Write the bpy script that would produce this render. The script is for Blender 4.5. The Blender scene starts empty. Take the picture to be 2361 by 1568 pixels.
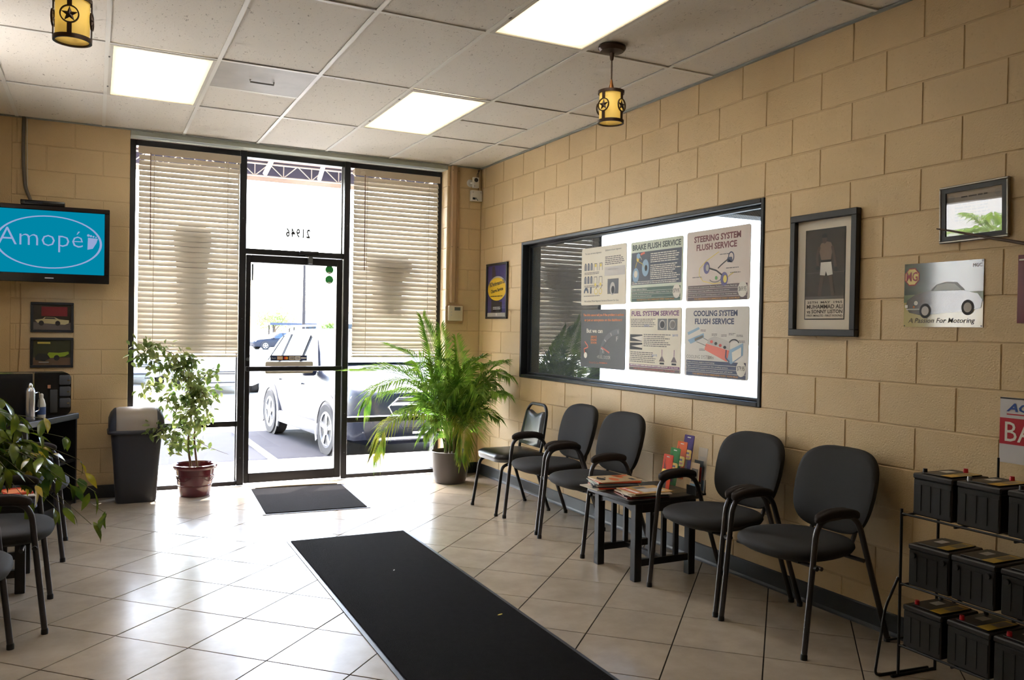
import bpy, bmesh, math, random
from mathutils import Vector, Matrix, Euler
random.seed(7)
sc = bpy.context.scene
COL = sc.collection
R = math.radians
PI = math.pi

# ------------------------------------------------------------------ camera
cam_d = bpy.data.cameras.new('camera')
cam_d.sensor_fit = 'HORIZONTAL'
cam_d.sensor_width = 36.0
cam_d.lens = 1910.536 / 2361 * 36.0
cam_d.clip_start = 0.05
cam_d.clip_end = 500
cam = bpy.data.objects.new('camera', cam_d)
cam.location = (-3.45661, -7.59083, 1.44461)
cam.rotation_euler = (1.55821, -0.01746, -0.46698)
COL.objects.link(cam)
sc.camera = cam

# ------------------------------------------------------------------ sky, sun, exposure
world = bpy.data.worlds.new('sky')
sc.world = world
world.use_nodes = True
wn = world.node_tree
wn.nodes.clear()
wo = wn.nodes.new('ShaderNodeOutputWorld')
wb = wn.nodes.new('ShaderNodeBackground')
ws = wn.nodes.new('ShaderNodeTexSky')
ws.sky_type = 'NISHITA'
ws.sun_disc = False
ws.sun_elevation = R(56)
ws.sun_rotation = R(-10)
ws.air_density = 1.0
ws.dust_density = 3.0
ws.ozone_density = 0.6
wn.links.new(ws.outputs[0], wb.inputs[0])
wb.inputs[1].default_value = 0.9
wn.links.new(wb.outputs[0], wo.inputs[0])

sun_d = bpy.data.lights.new('sun', 'SUN')
sun_d.energy = 6.0
sun_d.angle = R(0.6)
sun_d.color = (1.0, 0.97, 0.93)
sun = bpy.data.objects.new('sun', sun_d)
sun.rotation_euler = Vector((-0.42, -0.50, -0.757)).to_track_quat('-Z', 'Y').to_euler()
sun.location = (0, 14, 20)
COL.objects.link(sun)

sc.view_settings.view_transform = 'Standard'
sc.view_settings.look = 'None'
sc.view_settings.gamma = 1.0
sc.view_settings.use_curve_mapping = False
sc.view_settings.exposure = 2.0
sc.cycles.max_bounces = 8
sc.cycles.diffuse_bounces = 4
sc.cycles.glossy_bounces = 3
sc.cycles.use_adaptive_sampling = True
sc.cycles.adaptive_threshold = 0.10
sc.cycles.adaptive_min_samples = 20
sc.cycles.transmission_bounces = 6
sc.cycles.transparent_max_bounces = 16
sc.cycles.caustics_reflective = False
sc.cycles.caustics_refractive = False
sc.cycles.sample_clamp_indirect = 6.0
sc.cycles.use_denoising = True

# ------------------------------------------------------------------ helpers
def lin(v):
    v /= 255.0
    return v / 12.92 if v <= 0.04045 else ((v + 0.055) / 1.055) ** 2.4
def rgb(r, g, b):
    return (lin(r), lin(g), lin(b), 1.0)

MATS = {}
def mat(name, col, rough=0.5, metal=0.0, spec=0.5, bump=0.0, bscale=80.0, var=0.0, vscale=6.0, coat=0.0, rnd=0.0, alpha=1.0, bdetail=4.0, trans=0.0):
    """Principled material; optional noise bump, noise colour variation and per-object brightness variation."""
    if name in MATS:
        return MATS[name]
    m = bpy.data.materials.new(name)
    m.use_nodes = True
    nt = m.node_tree
    p = nt.nodes['Principled BSDF']
    c = col if len(col) == 4 else tuple(col) + (1.0,)
    p.inputs['Base Color'].default_value = c
    p.inputs['Roughness'].default_value = rough
    p.inputs['Metallic'].default_value = metal
    p.inputs['Specular IOR Level'].default_value = spec
    if coat:
        p.inputs['Coat Weight'].default_value = coat
        p.inputs['Coat Roughness'].default_value = 0.06
    if alpha < 1:
        p.inputs['Alpha'].default_value = alpha
    if trans:
        p.inputs['Transmission Weight'].default_value = trans
    geo = None
    if bump or var:
        geo = nt.nodes.new('ShaderNodeNewGeometry')
    if bump:
        n = nt.nodes.new('ShaderNodeTexNoise')
        n.inputs['Scale'].default_value = bscale
        n.inputs['Detail'].default_value = bdetail
        nt.links.new(geo.outputs['Position'], n.inputs['Vector'])
        b = nt.nodes.new('ShaderNodeBump')
        b.inputs['Strength'].default_value = bump
        b.inputs['Distance'].default_value = 0.004
        nt.links.new(n.outputs['Fac'], b.inputs['Height'])
        nt.links.new(b.outputs['Normal'], p.inputs['Normal'])
    if var or rnd:
        hsv = nt.nodes.new('ShaderNodeHueSaturation')
        hsv.inputs['Color'].default_value = c
        src = None
        if var:
            n2 = nt.nodes.new('ShaderNodeTexNoise')
            n2.inputs['Scale'].default_value = vscale
            n2.inputs['Detail'].default_value = 6
            nt.links.new(geo.outputs['Position'], n2.inputs['Vector'])
            mr = nt.nodes.new('ShaderNodeMapRange')
            mr.inputs[1].default_value = 0.3; mr.inputs[2].default_value = 0.7
            mr.inputs[3].default_value = 1 - var; mr.inputs[4].default_value = 1 + var
            nt.links.new(n2.outputs['Fac'], mr.inputs[0])
            src = mr.outputs[0]
        if rnd:
            oi = nt.nodes.new('ShaderNodeObjectInfo')
            mr2 = nt.nodes.new('ShaderNodeMapRange')
            mr2.inputs[3].default_value = 1 - rnd; mr2.inputs[4].default_value = 1 + rnd
            nt.links.new(oi.outputs['Random'], mr2.inputs[0])
            if src is None:
                src = mr2.outputs[0]
            else:
                mu = nt.nodes.new('ShaderNodeMath'); mu.operation = 'MULTIPLY'
                nt.links.new(src, mu.inputs[0]); nt.links.new(mr2.outputs[0], mu.inputs[1])
                src = mu.outputs[0]
        nt.links.new(src, hsv.inputs['Value'])
        nt.links.new(hsv.outputs[0], p.inputs['Base Color'])
    MATS[name] = m
    return m

def glass_mat(name, tint=(1, 1, 1), refl=0.06, rough=0.0, wire=False, haze=0.0):
    """thin glass: transparent plus mirror reflection by Fresnel, optional wire mesh / dust haze"""
    m = bpy.data.materials.new(name); m.use_nodes = True
    nt = m.node_tree; nt.nodes.clear()
    out = nt.nodes.new('ShaderNodeOutputMaterial')
    tr = nt.nodes.new('ShaderNodeBsdfTransparent'); tr.inputs[0].default_value = (*tint, 1)
    gl = nt.nodes.new('ShaderNodeBsdfGlossy'); gl.inputs['Roughness'].default_value = rough
    fr = nt.nodes.new('ShaderNodeFresnel'); fr.inputs[0].default_value = 1.5
    mx = nt.nodes.new('ShaderNodeMixShader')
    ml = nt.nodes.new('ShaderNodeMath'); ml.operation = 'MULTIPLY'; ml.inputs[1].default_value = refl / 0.04
    ml.use_clamp = True
    nt.links.new(fr.outputs[0], ml.inputs[0])
    # the far face of the sheet adds no second mirror image
    gb = nt.nodes.new('ShaderNodeNewGeometry'); iv = nt.nodes.new('ShaderNodeMath'); iv.operation = 'SUBTRACT'; iv.inputs[0].default_value = 1.0
    nt.links.new(gb.outputs['Backfacing'], iv.inputs[1])
    mf = nt.nodes.new('ShaderNodeMath'); mf.operation = 'MULTIPLY'
    nt.links.new(ml.outputs[0], mf.inputs[0]); nt.links.new(iv.outputs[0], mf.inputs[1])
    nt.links.new(mf.outputs[0], mx.inputs[0])
    nt.links.new(tr.outputs[0], mx.inputs[1]); nt.links.new(gl.outputs[0], mx.inputs[2])
    last = mx
    if haze or wire:
        df = nt.nodes.new('ShaderNodeBsdfDiffuse'); df.inputs[0].default_value = (0.55, 0.6, 0.65, 1)
        geo = nt.nodes.new('ShaderNodeNewGeometry')
        mh = nt.nodes.new('ShaderNodeMixShader')
        n = nt.nodes.new('ShaderNodeTexNoise'); n.inputs['Scale'].default_value = 3.5; n.inputs['Detail'].default_value = 7
        nt.links.new(geo.outputs['Position'], n.inputs['Vector'])
        mr = nt.nodes.new('ShaderNodeMapRange'); mr.inputs[1].default_value = 0.42; mr.inputs[2].default_value = 0.8
        mr.inputs[3].default_value = 0.0; mr.inputs[4].default_value = haze
        nt.links.new(n.outputs['Fac'], mr.inputs[0])
        src = mr.outputs[0]
        if wire:
            # diamond mesh wires inside the glass
            sp = nt.nodes.new('ShaderNodeSeparateXYZ'); nt.links.new(geo.outputs['Position'], sp.inputs[0])
            for sgn in (1, -1):
                a = nt.nodes.new('ShaderNodeMath'); a.operation = 'MULTIPLY_ADD'; a.inputs[1].default_value = sgn * 1.0
                nt.links.new(sp.outputs['Y'], a.inputs[0]); nt.links.new(sp.outputs['Z'], a.inputs[2])
                b = nt.nodes.new('ShaderNodeMath'); b.operation = 'MULTIPLY'; b.inputs[1].default_value = 1 / 0.018
                nt.links.new(a.outputs[0], b.inputs[0])
                f = nt.nodes.new('ShaderNodeMath'); f.operation = 'FRACT'; nt.links.new(b.outputs[0], f.inputs[0])
                l = nt.nodes.new('ShaderNodeMath'); l.operation = 'LESS_THAN'; l.inputs[1].default_value = 0.08
                nt.links.new(f.outputs[0], l.inputs[0])
                k = nt.nodes.new('ShaderNodeMath'); k.operation = 'MULTIPLY'; k.inputs[1].default_value = 0.35
                nt.links.new(l.outputs[0], k.inputs[0])
                s = nt.nodes.new('ShaderNodeMath'); s.operation = 'MAXIMUM'
                nt.links.new(src, s.inputs[0]); nt.links.new(k.outputs[0], s.inputs[1])
                src = s.outputs[0]
        nt.links.new(src, mh.inputs[0])
        nt.links.new(last.outputs[0], mh.inputs[1]); nt.links.new(df.outputs[0], mh.inputs[2])
        last = mh
    nt.links.new(last.outputs[0], out.inputs[0])
    MATS[name] = m
    return m

def leaf_mat(name, col, col2, trans=0.5, rough=0.35):
    m = bpy.data.materials.new(name); m.use_nodes = True
    nt = m.node_tree; nt.nodes.clear()
    out = nt.nodes.new('ShaderNodeOutputMaterial')
    p = nt.nodes.new('ShaderNodeBsdfPrincipled'); p.inputs['Roughness'].default_value = rough
    t = nt.nodes.new('ShaderNodeBsdfTranslucent')
    mx = nt.nodes.new('ShaderNodeMixShader'); mx.inputs[0].default_value = trans
    ramp = nt.nodes.new('ShaderNodeMix'); ramp.data_type = 'RGBA'
    ramp.inputs[6].default_value = col; ramp.inputs[7].default_value = col2
    geo = nt.nodes.new('ShaderNodeNewGeometry')
    n = nt.nodes.new('ShaderNodeTexNoise'); n.inputs['Scale'].default_value = 9
    nt.links.new(geo.outputs['Position'], n.inputs['Vector'])
    mr = nt.nodes.new('ShaderNodeMapRange'); mr.inputs[1].default_value = 0.35; mr.inputs[2].default_value = 0.65
    nt.links.new(n.outputs['Fac'], mr.inputs[0]); nt.links.new(mr.outputs[0], ramp.inputs[0])
    nt.links.new(ramp.outputs[2], p.inputs['Base Color']); nt.links.new(ramp.outputs[2], t.inputs[0])
    nt.links.new(p.outputs[0], mx.inputs[1]); nt.links.new(t.outputs[0], mx.inputs[2])
    nt.links.new(mx.outputs[0], out.inputs[0])
    MATS[name] = m
    return m

def emit_mat(name, col, strength):
    m = bpy.data.materials.new(name); m.use_nodes = True
    nt = m.node_tree; nt.nodes.clear()
    out = nt.nodes.new('ShaderNodeOutputMaterial')
    e = nt.nodes.new('ShaderNodeEmission'); e.inputs[0].default_value = col; e.inputs[1].default_value = strength
    nt.links.new(e.outputs[0], out.inputs[0])
    MATS[name] = m
    return m

class MB:
    """collects vertices and faces for one mesh"""
    def __init__(s):
        s.v = []; s.f = []
    def add(s, vs, fs):
        o = len(s.v)
        s.v += [tuple(v) for v in vs]
        s.f += [tuple(i + o for i in f) for f in fs]
        return s
    def box(s, x0, x1, y0, y1, z0, z1):
        x0, x1 = min(x0, x1), max(x0, x1); y0, y1 = min(y0, y1), max(y0, y1); z0, z1 = min(z0, z1), max(z0, z1)
        return s.add([(x0, y0, z0), (x1, y0, z0), (x1, y1, z0), (x0, y1, z0), (x0, y0, z1), (x1, y0, z1), (x1, y1, z1), (x0, y1, z1)],
                     [(0, 3, 2, 1), (4, 5, 6, 7), (0, 1, 5, 4), (1, 2, 6, 5), (2, 3, 7, 6), (3, 0, 4, 7)])
    def obox(s, c, size, M=None):
        hx, hy, hz = size[0] / 2, size[1] / 2, size[2] / 2
        vs = [Vector((x, y, z)) for z in (-hz, hz) for x, y in ((-hx, -hy), (hx, -hy), (hx, hy), (-hx, hy))]
        if M is not None: vs = [M @ v for v in vs]
        return s.add([v + Vector(c) for v in vs], [(0, 3, 2, 1), (4, 5, 6, 7), (0, 1, 5, 4), (1, 2, 6, 5), (2, 3, 7, 6), (3, 0, 4, 7)])
    def prism(s, poly, z0, z1, ax='z'):
        """extrude a 2D polygon (counter-clockwise) along an axis"""
        n = len(poly)
        def P(a, b, c):
            return (a, b, c) if ax == 'z' else ((c, a, b) if ax == 'x' else (a, c, b))
        vs = [P(a, b, z0) for a, b in poly] + [P(a, b, z1) for a, b in poly]
        fs = [tuple(range(n - 1, -1, -1)), tuple(range(n, 2 * n))] + [(i, (i + 1) % n, n + (i + 1) % n, n + i) for i in range(n)]
        if ax == 'y': fs = [tuple(reversed(f)) for f in fs]
        return s.add(vs, fs)
    def tube(s, pts, r, n=8, cap=True):
        pts = [Vector(p) for p in pts]
        rs = r if isinstance(r, (list, tuple)) else [r] * len(pts)
        vs = []; fs = []
        up = Vector((0, 0, 1)); prev = None
        for i, p in enumerate(pts):
            d = (pts[min(i + 1, len(pts) - 1)] - pts[max(i - 1, 0)]).normalized()
            if prev is None:
                a = d.cross(up)
                if a.length < 1e-3: a = d.cross(Vector((1, 0, 0)))
                a.normalize()
            else:
                a = prev - d * prev.dot(d)
                if a.length < 1e-4: a = d.cross(Vector((1, 0, 0)))
                a.normalize()
            prev = a
            b = d.cross(a)
            for k in range(n):
                t = 2 * PI * k / n
                vs.append(p + (a * math.cos(t) + b * math.sin(t)) * rs[i])
        for i in range(len(pts) - 1):
            for k in range(n):
                fs.append((i * n + k, i * n + (k + 1) % n, (i + 1) * n + (k + 1) % n, (i + 1) * n + k))
        if cap:
            fs.append(tuple(range(n - 1, -1, -1)))
            fs.append(tuple((len(pts) - 1) * n + k for k in range(n)))
        return s.add(vs, fs)
    def lathe(s, prof, n=24, c=(0, 0, 0), ax='z', cap0=True, cap1=True):
        vs = []; fs = []
        for r, z in prof:
            for k in range(n):
                t = 2 * PI * k / n
                a, b = r * math.cos(t), r * math.sin(t)
                q = (a, b, z) if ax == 'z' else ((z, a, b) if ax == 'x' else (b, z, a))
                vs.append((q[0] + c[0], q[1] + c[1], q[2] + c[2]))
        m = len(prof)
        for i in range(m - 1):
            for k in range(n):
                fs.append((i * n + k, i * n + (k + 1) % n, (i + 1) * n + (k + 1) % n, (i + 1) * n + k))
        if cap0: fs.append(tuple(range(n - 1, -1, -1)))
        if cap1: fs.append(tuple((m - 1) * n + k for k in range(n)))
        return s.add(vs, fs)
    def rings(s, rings, cap0=True, cap1=True):
        """loft closed rings with equal vertex counts"""
        n = len(rings[0]); vs = [p for r in rings for p in r]; fs = []
        for i in range(len(rings) - 1):
            for k in range(n):
                fs.append((i * n + k, i * n + (k + 1) % n, (i + 1) * n + (k + 1) % n, (i + 1) * n + k))
        if cap0: fs.append(tuple(range(n - 1, -1, -1)))
        if cap1: fs.append(tuple((len(rings) - 1) * n + k for k in range(n)))
        return s.add(vs, fs)
    def mesh(s, name, m=None, smooth=None):
        me = bpy.data.meshes.new(name)
        me.from_pydata(s.v, [], s.f)
        if m is not None: me.materials.append(m if not isinstance(m, str) else MATS[m])
        if smooth is not None:
            me.shade_smooth()
            me.set_sharp_from_angle(angle=R(smooth))
        me.update()
        return me
    def build(s, name, m, parent=None, smooth=None, bevel=0.0, seg=2):
        me = s.mesh(name, m, None if bevel else smooth)
        if bevel:
            bm = bmesh.new(); bm.from_mesh(me)
            bmesh.ops.remove_doubles(bm, verts=bm.verts, dist=1e-6)
            es = [e for e in bm.edges if len(e.link_faces) == 2 and e.calc_face_angle(0) > R(25)]
            bmesh.ops.bevel(bm, geom=es, offset=bevel, segments=seg, affect='EDGES', profile=0.5, clamp_overlap=True)
            bm.to_mesh(me); bm.free()
            me.shade_smooth(); me.set_sharp_from_angle(angle=R(smooth if smooth else 35))
        return link(name, me, parent)

def link(name, me, parent=None):
    o = bpy.data.objects.new(name, me)
    COL.objects.link(o)
    if parent is not None: o.parent = parent
    return o
def tag(o, label=None, cat=None, group=None, kind=None):
    if label: o['label'] = label
    if cat: o['category'] = cat
    if group: o['group'] = group
    if kind: o['kind'] = kind
    return o
def thing(name, label, cat, loc=(0, 0, 0), rz=0.0, group=None, M=None):
    o = bpy.data.objects.new(name, None)
    o.empty_display_size = 0.1
    COL.objects.link(o)
    if M is not None: o.matrix_world = M
    else:
        o.location = loc; o.rotation_euler = (0, 0, rz)
    return tag(o, label, cat, group)
def struct(name, mb, m, parent=None, **k):
    o = mb.build(name, m, parent, **k) if mb is not None else None
    if o is None:
        o = bpy.data.objects.new(name, None); COL.objects.link(o)
    if parent is None: o['kind'] = 'structure'
    return o
def copy_tree(o, parent=None):
    c = o.copy(); COL.objects.link(c)
    c.parent = parent
    for ch in list(o.children): copy_tree(ch, c)
    return c
# frames for things hung on walls: local x to the viewer's right, local y up, local z out of the wall
def on_right(y, z, x=0.0):
    return Matrix(((0, 0, -1, x), (-1, 0, 0, y), (0, 1, 0, z), (0, 0, 0, 1)))
def on_back(x, z, y=0.0):
    return Matrix(((1, 0, 0, x), (0, 0, -1, y), (0, 1, 0, z), (0, 0, 0, 1)))

def rrect(x0, x1, y0, y1, r, n=5):
    pts = []
    for cx, cy, a0 in ((x1 - r, y1 - r, 0), (x0 + r, y1 - r, 90), (x0 + r, y0 + r, 180), (x1 - r, y0 + r, 270)):
        for k in range(n + 1):
            a = R(a0 + 90 * k / n)
            pts.append((cx + r * math.cos(a), cy + r * math.sin(a)))
    return pts
def superell(a, b, p=2.6, n=40):
    out = []
    for k in range(n):
        t = 2 * PI * k / n
        c, s = math.cos(t), math.sin(t)
        out.append((a * math.copysign(abs(c) ** (2 / p), c), b * math.copysign(abs(s) ** (2 / p), s)))
    return out
def circle(cx, cy, r, n=20, a0=0.0):
    return [(cx + r * math.cos(a0 + 2 * PI * k / n), cy + r * math.sin(a0 + 2 * PI * k / n)) for k in range(n)]
def ellipse(cx, cy, a, b, n=32):
    return [(cx + a * math.cos(2 * PI * k / n), cy + b * math.sin(2 * PI * k / n)) for k in range(n)]

def flat(name, poly, z, m, parent):
    """flat print: a thin polygon lying z above its support"""
    return MB().prism(poly, z - 0.0002, z, 'z').build(name, m, parent)
def rect(x0, x1, y0, y1):
    return [(x0, y0), (x1, y0), (x1, y1), (x0, y1)]
def frect(name, x0, x1, y0, y1, z, m, parent):
    return flat(name, rect(min(x0, x1), max(x0, x1), min(y0, y1), max(y0, y1)), z, m, parent)
def ringpoly(mb, cx, cy, a, b, wa, wb, z0, z1, n=40, t0=0.0, t1=2 * PI):
    """flat elliptical ring (or arc)"""
    vs = []; fs = []
    full = abs(t1 - t0 - 2 * PI) < 1e-6
    cnt = n if full else n + 1
    for k in range(cnt):
        t = t0 + (t1 - t0) * k / n
        c, s = math.cos(t), math.sin(t)
        for aa, bb in ((a, b), (a - wa, b - wb)):
            for z in (z0, z1): vs.append((cx + aa * c, cy + bb * s, z))
    for k in range(n):
        i = k * 4; j = ((k + 1) % cnt) * 4
        fs += [(i + 1, j + 1, j + 3, i + 3), (i, i + 2, j + 2, j), (i, j, j + 1, i + 1), (i + 2, i + 3, j + 3, j + 2)]
    return mb.add(vs, fs)

_txt = {}
def text(name, body, m, parent, x0, y0, w=None, h=None, z=0.001, bold=0.0, shear=0.0, mirror=False, rot=0.0, align='L', spacing=1.0):
    """lettering as a flat mesh whose box is fitted to w x h with its lower left corner at x0,y0"""
    key = (body, bold, shear, spacing)
    if key not in _txt:
        cu = bpy.data.curves.new('lettering', 'FONT')
        cu.body = body; cu.size = 1.0; cu.offset = bold; cu.shear = shear; cu.resolution_u = 2
        cu.space_character = spacing
        to = bpy.data.objects.new('lettering', cu)
        me = bpy.data.meshes.new_from_object(to)
        vs = [tuple(v.co) for v in me.vertices]; fs = [tuple(p.vertices) for p in me.polygons]
        bpy.data.objects.remove(to); bpy.data.curves.remove(cu); bpy.data.meshes.remove(me)
        _txt[key] = (vs, fs)
    vs, fs = _txt[key]
    if not vs: return None
    mx0 = min(v[0] for v in vs); mx1 = max(v[0] for v in vs); my0 = min(v[1] for v in vs); my1 = max(v[1] for v in vs)
    sx = sy = None
    if w: sx = w / (mx1 - mx0)
    if h: sy = h / (my1 - my0)
    if sx is None: sx = sy
    if sy is None: sy = sx
    W = (mx1 - mx0) * sx
    ox = x0 if align == 'L' else (x0 - W / 2 if align == 'C' else x0 - W)
    c, s = math.cos(rot), math.sin(rot)
    nv = []
    for v in vs:
        a = (v[0] - mx0) * sx; b = (v[1] - my0) * sy
        if mirror: a = W - a
        a2, b2 = a * c - b * s, a * s + b * c
        nv.append((ox + a2, y0 + b2, z))
    mb = MB()
    mb.v = nv
    mb.f = [tuple(reversed(f)) if mirror else f for f in fs]
    return mb.build(name, m, parent)
def greek(parent, x0, x1, y1, n, lh, m, z, ragged=0.25, name='small_print', seed=1):
    """lines of print too small to read, as thin broken bars"""
    rr = random.Random(seed)
    mb = MB()
    for i in range(n):
        y = y1 - i * lh
        x = x0; xe = x0 + (x1 - x0) * (1 - ragged * rr.random())
        while x < xe:
            wl = lh * rr.uniform(0.8, 3.2)
            mb.prism(rect(x, min(x + wl, xe), y - lh * 0.48, y), z - 0.0002, z)
            x += wl + lh * 0.35
    return mb.build(name, m, parent)
# ------------------------------------------------------------------ materials of the room
def block_mat(name, col):
    m = mat(name, col, rough=0.42, spec=0.45, bump=0.5, bscale=120, var=0.05, vscale=2.5)
    nt = m.node_tree
    # coarse pits in the painted block faces on top of the fine grain
    p = nt.nodes['Principled BSDF']
    geo = [n for n in nt.nodes if n.bl_idname == 'ShaderNodeNewGeometry'][0]
    v = nt.nodes.new('ShaderNodeTexVoronoi'); v.inputs['Scale'].default_value = 55
    nt.links.new(geo.outputs['Position'], v.inputs['Vector'])
    mr = nt.nodes.new('ShaderNodeMapRange'); mr.inputs[1].default_value = 0.0; mr.inputs[2].default_value = 0.28
    nt.links.new(v.outputs['Distance'], mr.inputs[0])
    b2 = nt.nodes.new('ShaderNodeBump'); b2.inputs['Strength'].default_value = 0.35; b2.inputs['Distance'].default_value = 0.003
    nt.links.new(mr.outputs[0], b2.inputs['Height'])
    b1 = [n for n in nt.nodes if n.bl_idname == 'ShaderNodeBump' and n != b2][0]
    nt.links.new(b1.outputs['Normal'], b2.inputs['Normal'])
    nt.links.new(b2.outputs['Normal'], p.inputs['Normal'])
    return m
WALL = block_mat('beige_painted_block', rgb(206, 180, 137))
JOINT = mat('beige_painted_mortar', rgb(200, 174, 132), rough=0.5, bump=0.3, bscale=200)
FRAME = mat('dark_bronze_aluminium', rgb(44, 44, 48), rough=0.35, metal=0.6)
BLACKF = mat('black_steel_frame', rgb(38, 40, 44), rough=0.35, metal=0.4, bump=0.05, bscale=60)
BASE = mat('black_vinyl_base', rgb(30, 32, 36), rough=0.45)
GROUT = mat('dark_grout', rgb(44, 40, 36), rough=0.95, spec=0.1)
GLASS = glass_mat('storefront_glass', (0.96, 0.97, 0.97), refl=0.045)
WGLASS = glass_mat('wired_glass', (0.62, 0.68, 0.72), refl=0.11, wire=True, haze=0.12)
WHITE_T = mat('white_grid_enamel', rgb(226, 225, 220), rough=0.45)

def tile_mat():
    m = mat('beige_ceramic_tile', rgb(186, 170, 150), rough=0.25, spec=0.28, rnd=0.05)
    nt = m.node_tree; p = nt.nodes['Principled BSDF']
    hsv = [n for n in nt.nodes if n.bl_idname == 'ShaderNodeHueSaturation'][0]
    geo = nt.nodes.new('ShaderNodeNewGeometry')
    n = nt.nodes.new('ShaderNodeTexNoise'); n.inputs['Scale'].default_value = 4.5; n.inputs['Detail'].default_value = 8; n.inputs['Roughness'].default_value = 0.62
    nt.links.new(geo.outputs['Position'], n.inputs['Vector'])
    mx = nt.nodes.new('ShaderNodeMix'); mx.data_type = 'RGBA'
    mx.inputs[6].default_value = rgb(160, 147, 131); mx.inputs[7].default_value = rgb(180, 166, 148)
    mr = nt.nodes.new('ShaderNodeMapRange'); mr.interpolation_type = 'SMOOTHSTEP'; mr.inputs[1].default_value = 0.25; mr.inputs[2].default_value = 0.75
    nt.links.new(n.outputs['Fac'], mr.inputs[0]); nt.links.new(mr.outputs[0], mx.inputs[0]); nt.links.new(mx.outputs[2], hsv.inputs['Color'])
    r2 = nt.nodes.new('ShaderNodeMapRange'); r2.inputs[3].default_value = 0.20; r2.inputs[4].default_value = 0.25
    nt.links.new(n.outputs['Fac'], r2.inputs[0]); nt.links.new(r2.outputs[0], p.inputs['Roughness'])
    b = nt.nodes.new('ShaderNodeBump'); b.inputs['Strength'].default_value = 0.03; b.inputs['Distance'].default_value = 0.002
    nt.links.new(n.outputs['Fac'], b.inputs['Height']); nt.links.new(b.outputs['Normal'], p.inputs['Normal'])
    return m
TILE = tile_mat()
def ceil_mat():
    m = mat('fissured_ceiling_tile', rgb(226, 222, 215), rough=0.9, spec=0.2, bump=0.25, bscale=90)
    nt = m.node_tree; p = nt.nodes['Principled BSDF']
    geo = [n for n in nt.nodes if n.bl_idname == 'ShaderNodeNewGeometry'][0]
    mp = nt.nodes.new('ShaderNodeMapping'); mp.inputs['Scale'].default_value = (70, 34, 1)
    nt.links.new(geo.outputs['Position'], mp.inputs['Vector'])
    n = nt.nodes.new('ShaderNodeTexNoise'); n.inputs['Scale'].default_value = 1.0; n.inputs['Detail'].default_value = 3; n.inputs['Distortion'].default_value = 1.2
    nt.links.new(mp.outputs[0], n.inputs['Vector'])
    mr = nt.nodes.new('ShaderNodeMapRange'); mr.inputs[1].default_value = 0.28; mr.inputs[2].default_value = 0.36
    nt.links.new(n.outputs['Fac'], mr.inputs[0])
    mx = nt.nodes.new('ShaderNodeMix'); mx.data_type = 'RGBA'
    mx.inputs[6].default_value = rgb(160, 155, 148); mx.inputs[7].default_value = rgb(226, 222, 215)
    nt.links.new(mr.outputs[0], mx.inputs[0]); nt.links.new(mx.outputs[2], p.inputs['Base Color'])
    return m
CEIL = ceil_mat()

XL, YF, H = -4.42, -10.0, 3.048          # left wall, wall behind the camera, ceiling height
CH, BL, J = 0.2032, 0.4064, 0.0062       # block course, block length, joint width
CAMP = Vector((-3.45661, -7.59083, 1.44461))
CAMR = Euler((1.55821, -0.01746, -0.46698)).to_matrix()
def in_view(p, marg=90):
    q = CAMR.transposed() @ (Vector(p) - CAMP)
    if q.z > -0.2: return False
    u = 1180.5 + 1910.5 * q.x / -q.z; v = 784 - 1910.5 * q.y / -q.z
    return -marg < u < 2361 + marg and -marg < v < 1568 + marg

# ------------------------------------------------------------------ floor of diagonal tiles
def clip(poly, x0, x1, y0, y1):
    for ax, lim, sg in ((0, x0, 1), (0, x1, -1), (1, y0, 1), (1, y1, -1)):
        out = []
        for i in range(len(poly)):
            a, b = poly[i - 1], poly[i]
            ia, ib = sg * (a[ax] - lim) >= 0, sg * (b[ax] - lim) >= 0
            if ia != ib:
                t = (lim - a[ax]) / (b[ax] - a[ax])
                out.append((a[0] + t * (b[0] - a[0]), a[1] + t * (b[1] - a[1])))
            if ib: out.append(b)
        poly = out
        if len(poly) < 3: return []
    return poly
floor = struct('floor', MB().box(XL - 0.2, 0.2, YF - 0.2, 0.13, -0.12, -0.004), GROUT)
def tile_mb(poly, ch=0.0009, dep=0.009):
    cx = sum(p[0] for p in poly) / len(poly); cy = sum(p[1] for p in poly) / len(poly)
    ins = []
    for x, y in poly:
        d = math.hypot(x - cx, y - cy) or 1
        ins.append((x - (x - cx) / d * ch * 1.4, y - (y - cy) / d * ch * 1.4))
    m = MB()
    n = len(poly)
    m.rings([[(x, y, -dep) for x, y in poly], [(x, y, -0.0006) for x, y in poly], [(x, y, 0) for x, y in ins]], cap0=False)
    return m
P_ = 0.4064; g = 0.0056
ex = Vector((math.cos(R(45)), math.sin(R(45)))); ey = Vector((math.sin(R(45)), -math.cos(R(45))))
O_ = Vector((-2.78112, -2.8056))
full_me = None; far_tiles = MB(); cnt = 0
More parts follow.
